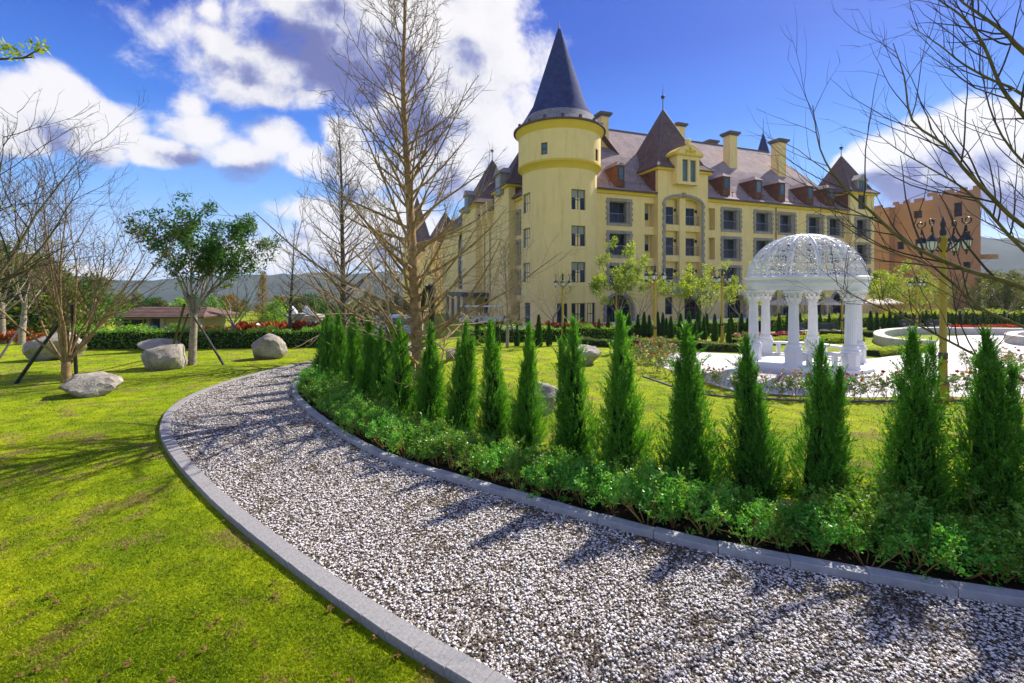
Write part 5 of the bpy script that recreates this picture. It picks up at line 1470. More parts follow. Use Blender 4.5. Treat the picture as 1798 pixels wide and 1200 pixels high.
# ---------------------------------------------------------------- people (small, far off)
def person(label, loc, rz, shirt, legs, lean=0.2, hairc=(0.02, 0.015, 0.012), arms='down'):
    P = thing('person', label, 'person', loc, rz)
    skin = plain('skin', (0.42, 0.24, 0.16), 0.6, 0.05, bmp=0)
    J = {'pel': (0, 0, 0.92), 'sp': (0, -0.04 - 0.25 * lean, 1.15), 'ch': (0, -0.08 - 0.62 * lean, 1.36), 'nk': (0, -0.1 - 0.8 * lean, 1.48), 'hd': (0, -0.12 - 0.95 * lean, 1.6), 'tp': (0, -0.12 - 1.02 * lean, 1.72)}
    E = [('pel', 'sp'), ('sp', 'ch'), ('ch', 'nk'), ('nk', 'hd'), ('hd', 'tp')]
    Rr = {'pel': .155, 'sp': .14, 'ch': .16, 'nk': .055, 'hd': .095, 'tp': .06}
    cx, cyy, cz = J['ch']
    for s, n in ((-1, 'l'), (1, 'r')):
        J['s' + n] = (s * .19, cyy, cz + .04); J['e' + n] = (s * .25, cyy - .08, cz - .24); J['w' + n] = (s * .22, cyy - .26, cz - .42); J['f' + n] = (s * .21, cyy - .33, cz - .5)
        J['h' + n] = (s * .095, 0, .88); J['k' + n] = (s * .1, -.03, .48); J['a' + n] = (s * .1, .02, .08); J['t' + n] = (s * .11, -.14, .04)
        E += [('ch', 's' + n), ('s' + n, 'e' + n), ('e' + n, 'w' + n), ('w' + n, 'f' + n), ('pel', 'h' + n), ('h' + n, 'k' + n), ('k' + n, 'a' + n), ('a' + n, 't' + n)]
        Rr.update({'s' + n: .075, 'e' + n: .05, 'w' + n: .035, 'f' + n: .04, 'h' + n: .1, 'k' + n: .065, 'a' + n: .045, 't' + n: .04})
    names = list(J); me = bpy.data.meshes.new('body'); me.from_pydata([J[n] for n in names], [(names.index(a), names.index(b)) for a, b in E], [])
    o = link('body', me, P)
    sk = o.modifiers.new('skin', 'SKIN'); o.modifiers.new('sub', 'SUBSURF').levels = 1
    for i, n in enumerate(names): me.skin_vertices[0].data[i].radius = (Rr[n], Rr[n])
    me.skin_vertices[0].data[0].use_root = True
    m, nt, b = new_mat('clothed_body'); tc = nt.n('ShaderNodeTexCoord'); sp = nt.n('ShaderNodeSeparateXYZ'); nt.link(tc.outputs['Object'], sp.inputs[0])
    c = nt.mix(nt.math('GREATER_THAN', sp.outputs[2], 0.93), legs, shirt); c = nt.mix(nt.math('GREATER_THAN', sp.outputs[2], 1.47), c, (0.42, 0.24, 0.16))
    c = nt.mix(nt.math('LESS_THAN', sp.outputs[2], 0.09), c, (0.03, 0.03, 0.03))
    nt.link(c, b.inputs['Base Color']); b.inputs['Roughness'].default_value = 0.8
    me.materials.append(m)
    hx = J['hd']; MB().lathe([(0.0, 0.13), (0.07, 0.11), (0.105, 0.05), (0.108, -0.02), (0.1, -0.06)], 16).build('hair', plain('dark_hair', hairc, 0.6, 0.1, bmp=0), P, (hx[0], hx[1] + 0.025, hx[2] + 0.03), smoothing=True)
D = 41.7; x = (271 - CXP) / FPX * D
person('person in a turquoise shirt leaning forward in the hut doorway', (x, D, gz(x, D)), 0.6, (0.03, 0.45, 0.50), (0.04, 0.04, 0.05), 0.55)
D = 38.0; x = (532 - CXP) / FPX * D
person('person in a dark blue shirt standing by the horned white stonework', (x, D, gz(x, D) + 0.15), PI, (0.02, 0.03, 0.12), (0.03, 0.03, 0.04), 0.05)

# ---------------------------------------------------------------- fountain terrace with white horns, carts, van
def build_fountain():
    D = 40.0; c = at(536, 560, D); z = gz(c.x, D)
    f = thing('fountain_terrace', 'low grey stone terrace carrying white horn-shaped finials beyond the hedge', 'stonework', (c.x, D, z))
    k = D / FPX; Zt = lambda py: EYE - z + (HOR - py) * k
    MB().lathe([(1.5, -0.3), (1.45, Zt(560)), (1.6, Zt(557)), (1.6, Zt(553)), (0, Zt(551))], 48).build('terrace', M['white_stone'], f, smoothing=30)
    for px, h, lean in ((520, Zt(537), 0.12), (541, Zt(537), -0.06), (549, Zt(540), 0.16)):
        x = (px - 536) * k
        MB().tube([(x + 0.12, -0.5, Zt(556)), (x + 0.02, -0.5, (Zt(556) + h) / 2), (x - lean, -0.5, h - 0.12), (x - lean, -0.5, h)], [0.42, 0.28, 0.16, 0.08], 10).build('horn', M['white'], f, smoothing=True)
    MB().lathe([(0.5, 0), (0.28, 0.3), (0.2, 0.8), (0.55, 1.4), (0.6, 1.5), (0.1, 1.55)], 16).build('urn', M['olive'] if False else M['stone_trim'], f, ((545 - 536) * k, -2.2, Zt(578)), smoothing=30)
build_fountain()
def cart_proto():
    c = thing('golf_cart', '', 'golf cart')
    wp = M['white']
    b = MB(); b.prism([(-1.15, 0.3), (1.15, 0.3), (1.2, 0.55), (0.95, 0.82), (0.5, 0.78), (0.35, 0.45), (-0.35, 0.45), (-0.45, 0.8), (-1.1, 0.85), (-1.2, 0.5)], -0.55, 0.55); b.build('body', wp, c)
    rf = MB(); rf.box(-1.15, 0.95, -0.62, 0.62, 1.82, 1.88); rf.box(-1.05, 0.85, -0.54, 0.54, 1.881, 1.93); rf.build('canopy', wp, c)
    for x in (-1.0, 0.8):
        for y in (-0.52, 0.52): MB().tube([(x + (0.1 if x > 0 else 0), y, 0.75), (x, y, 1.83)], 0.022, 6).build('canopy_post', M['iron'], c)
    for x in (-0.35, -0.95):
        s = MB(); s.box(x - 0.1, x + 0.4, -0.5, 0.5, 0.79, 0.92); s.box(x - 0.12, x - 0.02, -0.5, 0.5, 0.9, 1.3); s.build('seat', M['cream'], c)
    for x in (-0.75, 0.8):
        for y in (-0.5, 0.5):
            w = MB(); w.lathe([(0.08, -0.09), (0.22, -0.09), (0.24, -0.05), (0.24, 0.05), (0.22, 0.09), (0.08, 0.09)], 20)
            w2 = MB().add([(p[0], p[2], p[1]) for p in w.v], w.f); w2.build('wheel', M['iron'], c, (x, y, 0.24), smoothing=40)
    return c
cp_ = cart_proto()
for i, (px, d, rz, lab) in enumerate([(436, 36, 0.1, 'white golf cart with flat canopy behind the left hedge'), (828, 45.5, 0.25, 'white golf cart parked by the hotel drive'), (848, 45.2, 0.2, 'white golf cart parked by the hotel drive'), (866, 45.8, 0.25, 'white golf cart parked by the hotel drive')]):
    o = cp_ if i == 0 else copy_tree(cp_)
    x = (px - CXP) / FPX * d; o.location = (x, d, gz(x, d) + 0.02); o.rotation_euler.z = rz; tag(o, lab, 'golf cart', 'parked golf carts')
def build_van():
    d = 47.0; x = (703 - CXP) / FPX * d
    v = thing('parked_van', 'white and pale blue van parked beyond the big bare tree', 'van', (x, d, gz(x, d)), 0.12)
    bl = plain('pale_blue_paint', (0.30, 0.50, 0.62), 0.35, 0.05, bmp=0)
    MB().prism([(-2.4, 0.35), (2.3, 0.35), (2.5, 0.6), (2.45, 1.15), (1.95, 1.3), (1.35, 2.15), (1.1, 2.25), (-2.3, 2.25), (-2.45, 2.1)], -0.9, 0.9).build('body', M['white'], v)
    for x0, x1 in ((-2.2, -1.1), (-1.0, 0.1), (0.2, 1.25)): MB().box(x0, x1, -0.915, -0.902, 1.3, 2.0).build('window', M['glass_sky'], v)
    MB().box(-2.35, 2.2, -0.912, -0.902, 0.6, 1.1).build('side_stripe', bl, v)
    for x_ in (-1.5, 1.5):
        for y_ in (-0.8, 0.8):
            w = MB(); w.lathe([(0.1, -0.11), (0.31, -0.11), (0.34, -0.05), (0.34, 0.05), (0.31, 0.11), (0.1, 0.11)], 20); MB().add([(p[0], p[2], p[1]) for p in w.v], w.f).build('wheel', M['iron'], v, (x_, y_ , 0.34), smoothing=40)
build_van()
# ---------------------------------------------------------------- vegetation
def shoot(rs, p, d, length, r, segs, up=0.0, wander=0.12, taper=0.25):
    """one branch: points and radii; 'up' bends it towards the sky"""
    p = Vector(p); d = Vector(d).normalized(); pts = [p.copy()]; rad = [r]
    st = length / segs
    for i in range(segs):
        d = (d + Vector((rs.gauss(0, wander), rs.gauss(0, wander), rs.gauss(0, wander) + up))).normalized()
        p = p + d * st; pts.append(p.copy()); rad.append(r * (1 - (1 - taper) * (i + 1) / segs))
    return pts, rad
def along(pts, rad, t):
    k = t * (len(pts) - 1); i = min(int(k), len(pts) - 2); f = k - i
    return pts[i].lerp(pts[i + 1], f), rad[i] + (rad[i + 1] - rad[i]) * f, (pts[i + 1] - pts[i]).normalized()
def side_dir(rs, t, ang, az=None):
    o = t.orthogonal().normalized(); o = Matrix.Rotation(rs.uniform(0, 2 * PI) if az is None else az, 3, t) @ o
    return (t * math.cos(ang) + o * math.sin(ang)).normalized()
def ramify(rs, parents, n, lf, rf, ang, segs, up, wander=0.12, t0=0.15, t1=1.0, rmin=0.003):
    out = []
    for pts, rad in parents:
        L = sum((b - a).length for a, b in zip(pts, pts[1:]))
        m = max(1, int(round(n * rs.uniform(0.7, 1.3))))
        for k in range(m):
            t = t0 + (t1 - t0) * (k + rs.random()) / m
            p, r, tg = along(pts, rad, min(t, 0.999))
            l = L * lf * rs.uniform(0.6, 1.3) * (1.15 - 0.6 * t)
            out.append(shoot(rs, p, side_dir(rs, tg, ang * rs.uniform(0.7, 1.25)), l, max(rmin, r * rf), segs, up, wander))
    return out
def wood(name, branches, m, parent, sides):
    mb = MB()
    for pts, rad in branches: mb.tube(pts, rad, sides, cap=False)
    o = mb.build(name, m, parent, smoothing=True)
    if 'twigs' in name or name == 'limbs': o['kind'] = 'stuff'
    return o
def foliage(name, pts, per, L, W, spread, m, parent, seed, droop=0.0):
    r = np.random.default_rng(seed)
    c = np.repeat(np.array([tuple(p) for p in pts]), per, 0); N = len(c)
    off = r.normal(size=(N, 3)); c = c + unit(off) * spread * r.random((N, 1)) ** 0.6
    d = unit(off + r.normal(size=(N, 3)) * 0.7 + np.array([0, 0, 0.25 - droop]))
    v, f = leaf_arrays(c, d, L * r.uniform(0.6, 1.25, N), W * r.uniform(0.6, 1.2, N), r)
    return link(name, np_mesh(name, v, f, m), parent)

def conical_tree(label, loc, h, trunk_r, reach, n, seed, first=0.08, barkm='bark', twigm='twig', lean=0.0, group='bare conical trees', lev3=5, name='bare_tree', leaves=None, pale=0.5):
    rs = random.Random(seed)
    t = thing(name, label, 'tree', loc, 0, group)
    tp, tr = shoot(rs, (0, 0, -0.15), (lean, 0, 1), h, trunk_r, 16, 0.05, 0.018, 0.06)
    wood('trunk', [(tp, tr)], M[barkm], t, 12)
    prim = []
    for k in range(n):
        f = first + (0.985 - first) * (k / n) ** 0.9
        p, r, tg = along(tp, tr, f)
        az = k * 2.39996 + rs.uniform(-0.4, 0.4)
        el = math.radians(18 + 38 * f + rs.uniform(-12, 12))
        d = Vector((math.cos(az) * math.cos(el), math.sin(az) * math.cos(el), math.sin(el)))
        L = reach * (1.12 - 0.95 * f) * rs.uniform(0.65, 1.25)
        prim.append(shoot(rs, p, d, max(0.3, L), min(r * 0.42, 0.05) * (1.1 - 0.5 * f), 8, 0.055, 0.06, 0.14))
    sec = ramify(rs, prim, 7, 0.42, 0.55, 0.75, 5, 0.07, 0.09, 0.12, 1.0, 0.008)
    ter = ramify(rs, sec, lev3, 0.5, 0.6, 0.7, 3, 0.06, 0.12, 0.2, 1.0, 0.0055)
    wood('limbs', prim, M[barkm], t, 6)
    cut = int(len(sec) * pale)
    low = [b for b in sec + ter if b[0][0].z < h * 0.42]; high = [b for b in sec + ter if b[0][0].z >= h * 0.42]
    if low: wood('lower_twigs', low, M['twig_pale'] if pale else M[twigm], t, 4)
    wood('twigs', high, M[twigm], t, 4)
    if leaves: foliage('leaves', [b[0][-1] for b in ter if rs.random() < leaves[1]] , leaves[2], leaves[3], leaves[3] * 0.4, leaves[4], M[leaves[0]], t, seed)
    return t
def vase_tree(label, loc, h, trunk_r, spread, seed, fork=0.28, nlimb=7, lev=(7, 5), barkm='bark_grey', twigm='twig', leaves=(), group='garden trees', name='garden_tree', upc=0.06, lim_el=(38, 68)):
    """trunk dividing into rising limbs; leaves: (material, share of tips, leaves per tip, size, spread, low, high)"""
    rs = random.Random(seed)
    t = thing(name, label, 'tree', loc, 0, group)
    tp, tr = shoot(rs, (0, 0, -0.12), (rs.uniform(-.04, .04), rs.uniform(-.04, .04), 1), h * fork, trunk_r, 6, 0.03, 0.03, 0.78)
    wood('trunk', [(tp, tr)], M[barkm], t, 12)
    limb = []
    for k in range(nlimb):
        p, r, tg = along(tp, tr, 0.999 if k < 3 else rs.uniform(0.72, 0.99))
        az = k * 2.39996 + rs.uniform(-0.3, 0.3); el = math.radians(rs.uniform(*lim_el))
        d = Vector((math.cos(az) * math.cos(el), math.sin(az) * math.cos(el), math.sin(el)))
        L = (h * (1 - fork)) / max(0.55, math.sin(el) + 0.15) * rs.uniform(0.75, 1.05); L = min(L, spread / max(0.2, math.cos(el)) * 1.15)
        limb.append(shoot(rs, p, d, L, r * rs.uniform(0.30, 0.48), 10, upc, 0.07, 0.06))
    sec = ramify(rs, limb, lev[0], 0.42, 0.5, 0.65, 6, 0.05, 0.1, 0.2, 1.0, 0.009)
    ter = ramify(rs, sec, lev[1], 0.48, 0.55, 0.65, 4, 0.05, 0.13, 0.2, 1.0, 0.0055)
    qua = ramify(rs, ter, 2.5, 0.5, 0.6, 0.7, 2, 0.04, 0.15, 0.3, 1.0, 0.003)
    wood('limbs', limb, M[barkm], t, 8); wood('twigs', sec + ter + qua, M[twigm], t, 4)
    tips = [b[0][-1] for b in ter + qua]
    for i, lf in enumerate(leaves):
        pts = [p for p in tips if lf[5] * h <= p.z <= lf[6] * h and rs.random() < lf[1]]
        if pts: foliage('crown', pts, lf[2], lf[3], lf[3] * 0.45, lf[4], M[lf[0]], t, seed + i)
    return t

# ---- the columnar cypresses along the path
def cypress_meshes(seed, h=2.25, r=0.37, nb=1250, fork=False, mat='cypress'):
    g = np.random.default_rng(seed)
    spires = [(0, 0, 1.0, 1.0)] + [(g.uniform(-.5, .5) * r, g.uniform(-.5, .5) * r, g.uniform(0.62, 0.86), 0.62) for _ in range(3)]
    if fork: spires = [(-0.10, 0, 1.0, 0.8), (0.13, 0.02, 0.94, 0.7), (0, 0.05, 0.7, 0.9)]
    C, Dd, S = [], [], []
    prof = lambda t: (np.clip(1 - t, 0, 1) ** 0.95) * (0.70 + 0.30 * np.clip(t / 0.14, 0, 1)) * 1.12
    for k, (sx, sy, sh, sr) in enumerate(spires):
        m = int(nb * (1.0 if k == 0 else 0.42))
        t = g.random(m) ** 1.15; az = g.random(m) * 2 * PI
        lump = 1 + 0.24 * np.sin(az * 2 + t * 9 + seed + k) + 0.18 * np.sin(az * 5 - t * 17 + k)
        rr = r * sr * prof(t) * lump * g.uniform(0.35, 0.98, m)
        C.append(np.stack([sx * (0.3 + 0.7 * t) + rr * np.cos(az), sy * (0.3 + 0.7 * t) + rr * np.sin(az), 0.04 + t * sh * h * 0.93], 1))
        out = np.stack([np.cos(az), np.sin(az), np.zeros(m)], 1)
        d = out * g.uniform(0.2, 0.7, (m, 1)) * (1.1 - t[:, None]) + np.array([0, 0, 1.0]) + g.normal(size=(m, 3)) * 0.16
        far = g.random(m) < 0.06; d[far] += out[far] * 0.7
        Dd.append(unit(d)); S.append((0.10 + 0.13 * g.random(m)) * (1.1 - 0.35 * t) * np.where(far, 1.35, 1))
    C = np.concatenate(C); Dd = np.concatenate(Dd); S = np.concatenate(S); n = len(C)
    q = 15                                            # scale leaves on each spray
    fr = np.tile(np.linspace(0.05, 1, q), n); c = np.repeat(C, q, 0); d = np.repeat(Dd, q, 0); s = np.repeat(S, q)
    side = np.cross(Dd, g.normal(size=(n, 3))); side = np.repeat(unit(side), q, 0) * np.tile(np.where(np.arange(q) % 2, 1, -1), n)[:, None]
    base = c + d * (fr * s)[:, None]
    ld = unit(d * 0.9 + side * (0.75 * (1 - 0.6 * fr))[:, None] + g.normal(size=c.shape) * 0.15)
    v, f = leaf_arrays(base, ld, s * (0.34 - 0.18 * fr), s * 0.07, g, 0.15)
    fol = np_mesh('foliage', v, f, M[mat])
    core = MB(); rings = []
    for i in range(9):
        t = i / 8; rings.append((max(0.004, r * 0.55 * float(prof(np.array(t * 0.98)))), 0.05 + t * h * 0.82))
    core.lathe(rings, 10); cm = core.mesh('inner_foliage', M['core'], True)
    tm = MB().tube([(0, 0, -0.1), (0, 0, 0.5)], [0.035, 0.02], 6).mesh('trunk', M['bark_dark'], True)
    return fol, cm, tm
CYP = [cypress_meshes(11 + i) for i in range(5)] + [cypress_meshes(31, fork=True)]
def cypress(var, loc, h, wscale, rz, label, group, lean=(0, 0)):
    fol, cm, tm = CYP[var]
    o = thing('cypress', label, 'cypress', loc, rz, group)
    o.scale = (wscale, wscale, h / 2.25); o.rotation_euler.x, o.rotation_euler.y = lean
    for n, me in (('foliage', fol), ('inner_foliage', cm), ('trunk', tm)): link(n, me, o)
    return o
row = [(1745, 950, 576, 1.12, 2, 'dark full cypress at the end of the path row, beside the forked one'), (1606, 930, 578, 1.12, 5, 'forked cypress with two tips in the row along the path'),
       (1440, 905, 598, 0.92, 0, 0), (1325, 888, 590, 1.0, 1, 0), (1218, 868, 568, 1.08, 3, 0), (1096, 846, 548, 1.06, 4, 'tallest dense cypress of the path row, left of the two wide open ones'),
       (1012, 822, 556, 0.95, 0, 0), (926, 792, 568, 0.85, 1, 0), (870, 775, 560, 0.92, 3, 0), (808, 762, 562, 0.9, 2, 0), (755, 750, 566, 1.0, 4, 0),
       (704, 740, 560, 0.95, 0, 0), (674, 722, 572, 0.85, 1, 0), (650, 712, 558, 0.9, 3, 0), (624, 700, 552, 0.9, 2, 0), (602, 690, 545, 0.95, 4, 0), (580, 682, 548, 1.0, 0, 0), (566, 668, 560, 0.9, 1, 0), (588, 655, 556, 0.9, 2, 0), (615, 648, 556, 0.9, 3, 0), (650, 643, 560, 0.9, 4, 0), (690, 638, 562, 0.9, 0, 0)]
cyp_pos = []
ORD = ['', 'first', 'second', 'third', 'fourth', 'fifth', 'sixth', 'seventh', 'eighth', 'ninth', 'tenth', 'eleventh', 'twelfth', 'thirteenth', 'fourteenth', 'fifteenth', 'sixteenth', 'seventeenth', 'eighteenth', 'nineteenth', 'twentieth', 'twenty-first']
for i, (px, py, top, ws, var, lab) in enumerate(row):
    p = gp(px, py); h = (py - top) * p.y / FPX
    cyp_pos.append((p.x, p.y))
    cypress(var, p, h, ws, 0.9 * i if var != 5 else 0.0, lab or 'bright green cypress of the path row, %s past the forked one towards the bend' % ORD[i - 1], 'cypresses along the path', (random.uniform(-.055, .055), random.uniform(-.055, .055)))

# ---- low glossy shrubs between the kerb and the cypresses
def shrub_meshes(seed, R=0.30, H=0.5, ntip=125, per=11, L=0.043, mat='shrub', upright=0.5):
    rs = random.Random(seed); g = np.random.default_rng(seed)
    stems = []; tips = []
    for k in range(7):
        az = k * 2.4 + rs.random(); d = Vector((math.cos(az) * 0.6, math.sin(az) * 0.6, 1))
        stems.append(shoot(rs, (math.cos(az) * 0.03, math.sin(az) * 0.03, -0.03), d, H * rs.uniform(0.8, 1.1), 0.008, 5, 0.06, 0.16))
    tw = ramify(rs, stems, 5, 0.5, 0.6, 0.7, 3, 0.06, 0.15, 0.3, 1.0, 0.003)
    tips = [b[0][-1] for b in stems + tw] + [b[0][-2] for b in tw]
    while len(tips) < ntip:
        a = rs.uniform(0, 2 * PI); q = rs.random() ** 0.5; zz = H * (0.5 + 0.5 * rs.random() * (1 - 0.45 * q * q))
        tips.append(Vector((R * q * math.cos(a), R * q * math.sin(a), zz)))
    c = np.repeat(np.array([tuple(p) for p in tips]), per, 0); N = len(c)
    off = g.normal(size=(N, 3)); off[:, 2] = np.abs(off[:, 2]) * upright
    d = unit(off + np.array([0, 0, 0.25])); c = c + g.normal(size=(N, 3)) * 0.018 - np.array([0, 0, 1.0]) * g.random((N, 1)) * 0.05
    v, f = leaf_arrays(c, d, L * g.uniform(0.6, 1.2, N), L * 0.48 * g.uniform(0.7, 1.2, N), g, 0.2)
    mb = MB()
    for b in stems + tw: mb.tube(b[0], b[1], 4, cap=False)
    return np_mesh('leaves', v, f, M[mat]), mb.mesh('stems', M['stem'], True)
SHR = [shrub_meshes(50 + i, 0.26 + 0.02 * (i % 3), 0.44 + 0.04 * (i % 4), mat='shrub' if i % 3 else 'shrub_yellow') for i in range(7)]
def shrub(var, loc, s, rz, label, group, name='low_shrub', pool=None):
    lv_, st = (pool or SHR)[var]
    o = thing(name, label, 'shrub', loc, rz, group); o.scale = (s, s, s)
    link('leaves', lv_, o); link('stems', st, o)
    return o
count = 0
for off_, step in ((0.40, 0.26), (0.70, 0.29), (1.02, 0.36)):
    line = inside_offset(IL, off_); acc = 0.0
    for a, b in zip(line, line[1:]):
        acc += (b - a).length
        if acc < step or not (0.9 < a.y < 17.2) or (a.x < -3 and a.y > 16.6): continue
        if a.x / max(0.5, a.y) > 1.75: continue
        acc = 0.0
        p = a + Vector((random.uniform(-.07, .07), random.uniform(-.07, .07)))
        if off_ > 1 and any((p.x - q[0]) ** 2 + (p.y - q[1]) ** 2 < 0.09 for q in cyp_pos): continue
        shrub(random.randrange(7), on(p.x, p.y) + Vector((0, 0, 0.02)), random.uniform(0.75, 1.22) * (1.0 if off_ < 1 else 0.9), random.uniform(0, 6.28), 'low glossy green shrub between the kerb and the path cypresses', 'low shrubs in the planting bed')
        count += 1

# ---- small dark cypresses before the hotel
def small_cypress(seed, h=1.7, r=0.25):
    g = np.random.default_rng(seed); N = 3000
    t = g.random(N) ** 1.1; az = g.random(N) * 2 * PI
    rr = r * (np.clip(1 - t, 0, 1) ** 0.8) * (0.7 + 0.3 * np.clip(t / 0.15, 0, 1)) * (1 + 0.12 * np.sin(3 * az + 8 * t)) * g.uniform(0.6, 1.0, N)
    c = np.stack([rr * np.cos(az), rr * np.sin(az), t * h * 0.95], 1)
    d = unit(np.stack([np.cos(az) * 0.5, np.sin(az) * 0.5, np.ones(N)], 1) + g.normal(size=(N, 3)) * 0.25)
    v, f = leaf_arrays(c, d, 0.11 * g.uniform(0.6, 1.2, N), 0.03, g, 0.2)
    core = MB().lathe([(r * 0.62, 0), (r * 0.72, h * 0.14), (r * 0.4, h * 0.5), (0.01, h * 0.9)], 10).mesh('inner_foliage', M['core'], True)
    return np_mesh('foliage', v, f, M['cypress_dark']), core
SC = [small_cypress(70 + i) for i in range(3)]
far_px = [(838, 607, 560), (873, 608, 561), (908, 608, 569), (927, 608, 564), (946, 608, 552), (964, 608, 563), (991, 606, 564), (1052, 598, 560), (1068, 596, 556),
          (1104, 592, 545), (1120, 592, 552), (1131, 592, 547), (1140, 592, 553), (1155, 592, 547), (1164, 591, 549), (1170, 593, 558), (1178, 594, 555), (1195, 597, 550), (1210, 600, 547), (1221, 600, 564),
          (1226, 592, 543), (1236, 598, 555), (1241, 590, 550), (1255, 600, 551), (1267, 592, 553), (1280, 606, 560), (1284, 589, 549), (1302, 590, 550), (1312, 590, 558), (1368, 588, 549), (1383, 587, 547), (1405, 584, 550), (1440, 582, 549), (1456, 582, 550), (1476, 581, 549), (1486, 581, 549)] + \
         [(1520 + x / 6.468, 578 + (3 if i < 6 else 0), 546 + (i * 7 % 5)) for i, x in enumerate((55, 130, 205, 275, 340, 395, 455, 540, 585, 650, 690, 785, 860, 930, 985, 1070, 1140, 1220, 1335, 1465, 1575, 1690, 1780))]
for i, (px, py, top) in enumerate(far_px):
    p = gp(px, py); h = (py - top) * p.y / FPX
    o = thing('small_cypress', 'small dark conical cypress in the row before the hotel hedge', 'cypress', p, i * 1.3, 'small cypresses before the hotel')
    o.scale = (h / 1.7 * random.uniform(0.85, 1.1),) * 2 + (h / 1.7,)
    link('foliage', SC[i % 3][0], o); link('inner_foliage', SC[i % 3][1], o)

# ---- hedges: many leaves round a dark core
def hedge(name, label, pts, width, height, mat, leaf, n_per_m, seed, group=None, cat='hedge', tops=None):
    g = np.random.default_rng(seed)
    L = [Vector((p[0], p[1])) for p in pts]
    C = []; cv = []
    o = thing(name, label, cat, on(L[0].x, L[0].y), 0, group)
    org = np.array(o.location); mb = MB()
    for a, b in zip(L, L[1:]):
        d = b - a; l = d.length; t = d.normalized(); nn = Vector((-t.y, t.x)); n = int(n_per_m * l)
        u = g.random(n) * l; w = (g.random(n) * 2 - 1); z = g.random(n)
        face = g.random(n); w = np.where(face < 0.55, np.sign(w) * g.uniform(0.8, 1.05, n), w); z = np.where(face >= 0.55, g.uniform(0.85, 1.06, n), z)
        z = z * (1 + 0.14 * np.sin(u * 2.1 + seed) + 0.08 * np.sin(u * 7.3))
        x = a.x + t.x * u + nn.x * w * width / 2; y = a.y + t.y * u + nn.y * w * width / 2
        gzv = np.array([gz(xx, yy) for xx, yy in zip(x, y)])
        C.append(np.stack([x, y, gzv + z * height], 1))
        k = max(2, int(l / 1.2))
        for i in range(k):
            p, q = a.lerp(b, i / k), a.lerp(b, (i + 1) / k); vs = []
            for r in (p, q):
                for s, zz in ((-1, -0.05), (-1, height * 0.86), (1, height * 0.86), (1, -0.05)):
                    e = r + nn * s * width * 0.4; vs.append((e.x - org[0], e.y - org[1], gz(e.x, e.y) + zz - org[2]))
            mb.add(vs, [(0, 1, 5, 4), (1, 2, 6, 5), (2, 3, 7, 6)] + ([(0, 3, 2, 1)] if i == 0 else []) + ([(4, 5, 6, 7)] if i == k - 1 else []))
    C = np.concatenate(C) - org; N = len(C)
    d = unit(g.normal(size=(N, 3)) + np.array([0, -0.2, 0.7]))
    v, f = leaf_arrays(C, d, leaf * g.uniform(0.6, 1.3, N), leaf * 0.42, g, 0.2)
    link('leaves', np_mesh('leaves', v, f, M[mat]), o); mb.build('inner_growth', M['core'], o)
    return o
P2 = lambda px, py: tuple(gp(px, py))[:2]
hedge('hedge', 'green leafy hedge at the far edge of the left lawn before the hut', [P2(128, 612), P2(300, 612), P2(380, 611)], 0.9, 1.0, 'hedge', 0.13, 620, 1)
hedge('hedge', 'green leafy hedge below the red-leaved plants, left of the path bend', [P2(382, 611), P2(470, 610), P2(600, 608)], 0.9, 0.95, 'hedge', 0.12, 620, 2)
hedge('hedge', 'loose bright green hedge behind the small cypresses by the round tower', [P2(822, 601), P2(960, 599), P2(1085, 597)], 0.9, 0.85, 'hedge', 0.11, 620, 3)
hedge('hedge', 'yellow green hedge under the hotel terrace parapet', [P2(1088, 590), P2(1200, 586), P2(1320, 582)], 1.0, 0.85, 'lime', 0.12, 420, 4)
hedge('hedge', 'yellow green hedge behind the pavilion and the benches', [P2(1325, 582), P2(1450, 576), P2(1560, 573)], 1.2, 1.0, 'lime', 0.14, 380, 5)
hedge('hedge', 'yellow green hedge behind the scarlet flower strip', [P2(1563, 572), P2(1680, 570), P2(1800, 570), P2(1900, 570)], 1.4, 1.3, 'lime', 0.16, 330, 6)
hedge('low_hedge', 'low grey green hedge at the gravel junction left of the pavilion', [P2(1000, 606), P2(1090, 610), P2(1140, 610)], 0.7, 0.4, 'lowhedge', 0.07, 900, 7)
hedge('low_hedge', 'low grey green hedge running to the pavilion', [P2(1150, 608), P2(1230, 616), P2(1318, 618)], 0.8, 0.42, 'lowhedge', 0.07, 900, 8)
hedge('low_hedge', 'clipped lime hedge at the foot of the curved seat wall', [P2(1532, 626), P2(1580, 621), P2(1632, 617)], 0.6, 0.3, 'lime', 0.06, 1200, 9)
hedge('flower_bed', 'bed of lime leaves with a magenta strip behind the pavilion columns', [P2(1290, 606), P2(1360, 604), P2(1430, 602), P2(1500, 600)], 1.6, 0.35, 'lime', 0.08, 900, 10, cat='flower bed')
hedge('flower_bed', 'narrow strip of magenta flowers behind the pavilion columns', [P2(1285, 601), P2(1350, 599), P2(1410, 597)], 0.4, 0.47, 'magenta', 0.06, 900, 11, cat='flower bed')
hedge('flower_bed', 'long strip of scarlet flowers behind the seat wall', [P2(1668, 582), P2(1740, 581), P2(1800, 581), P2(1900, 581)], 0.9, 0.42, 'redflower', 0.07, 900, 12, cat='flower bed')
hedge('flower_bed', 'green edge of low leaves before the scarlet flowers', [P2(1650, 584), P2(1740, 583.5), P2(1800, 583.5)], 0.5, 0.3, 'lime', 0.07, 700, 13, cat='flower bed')
hedge('low_hedge', 'low grey green hedge before the benches', [P2(1440, 590), P2(1500, 592), P2(1545, 592)], 0.7, 0.4, 'lowhedge', 0.07, 900, 14)

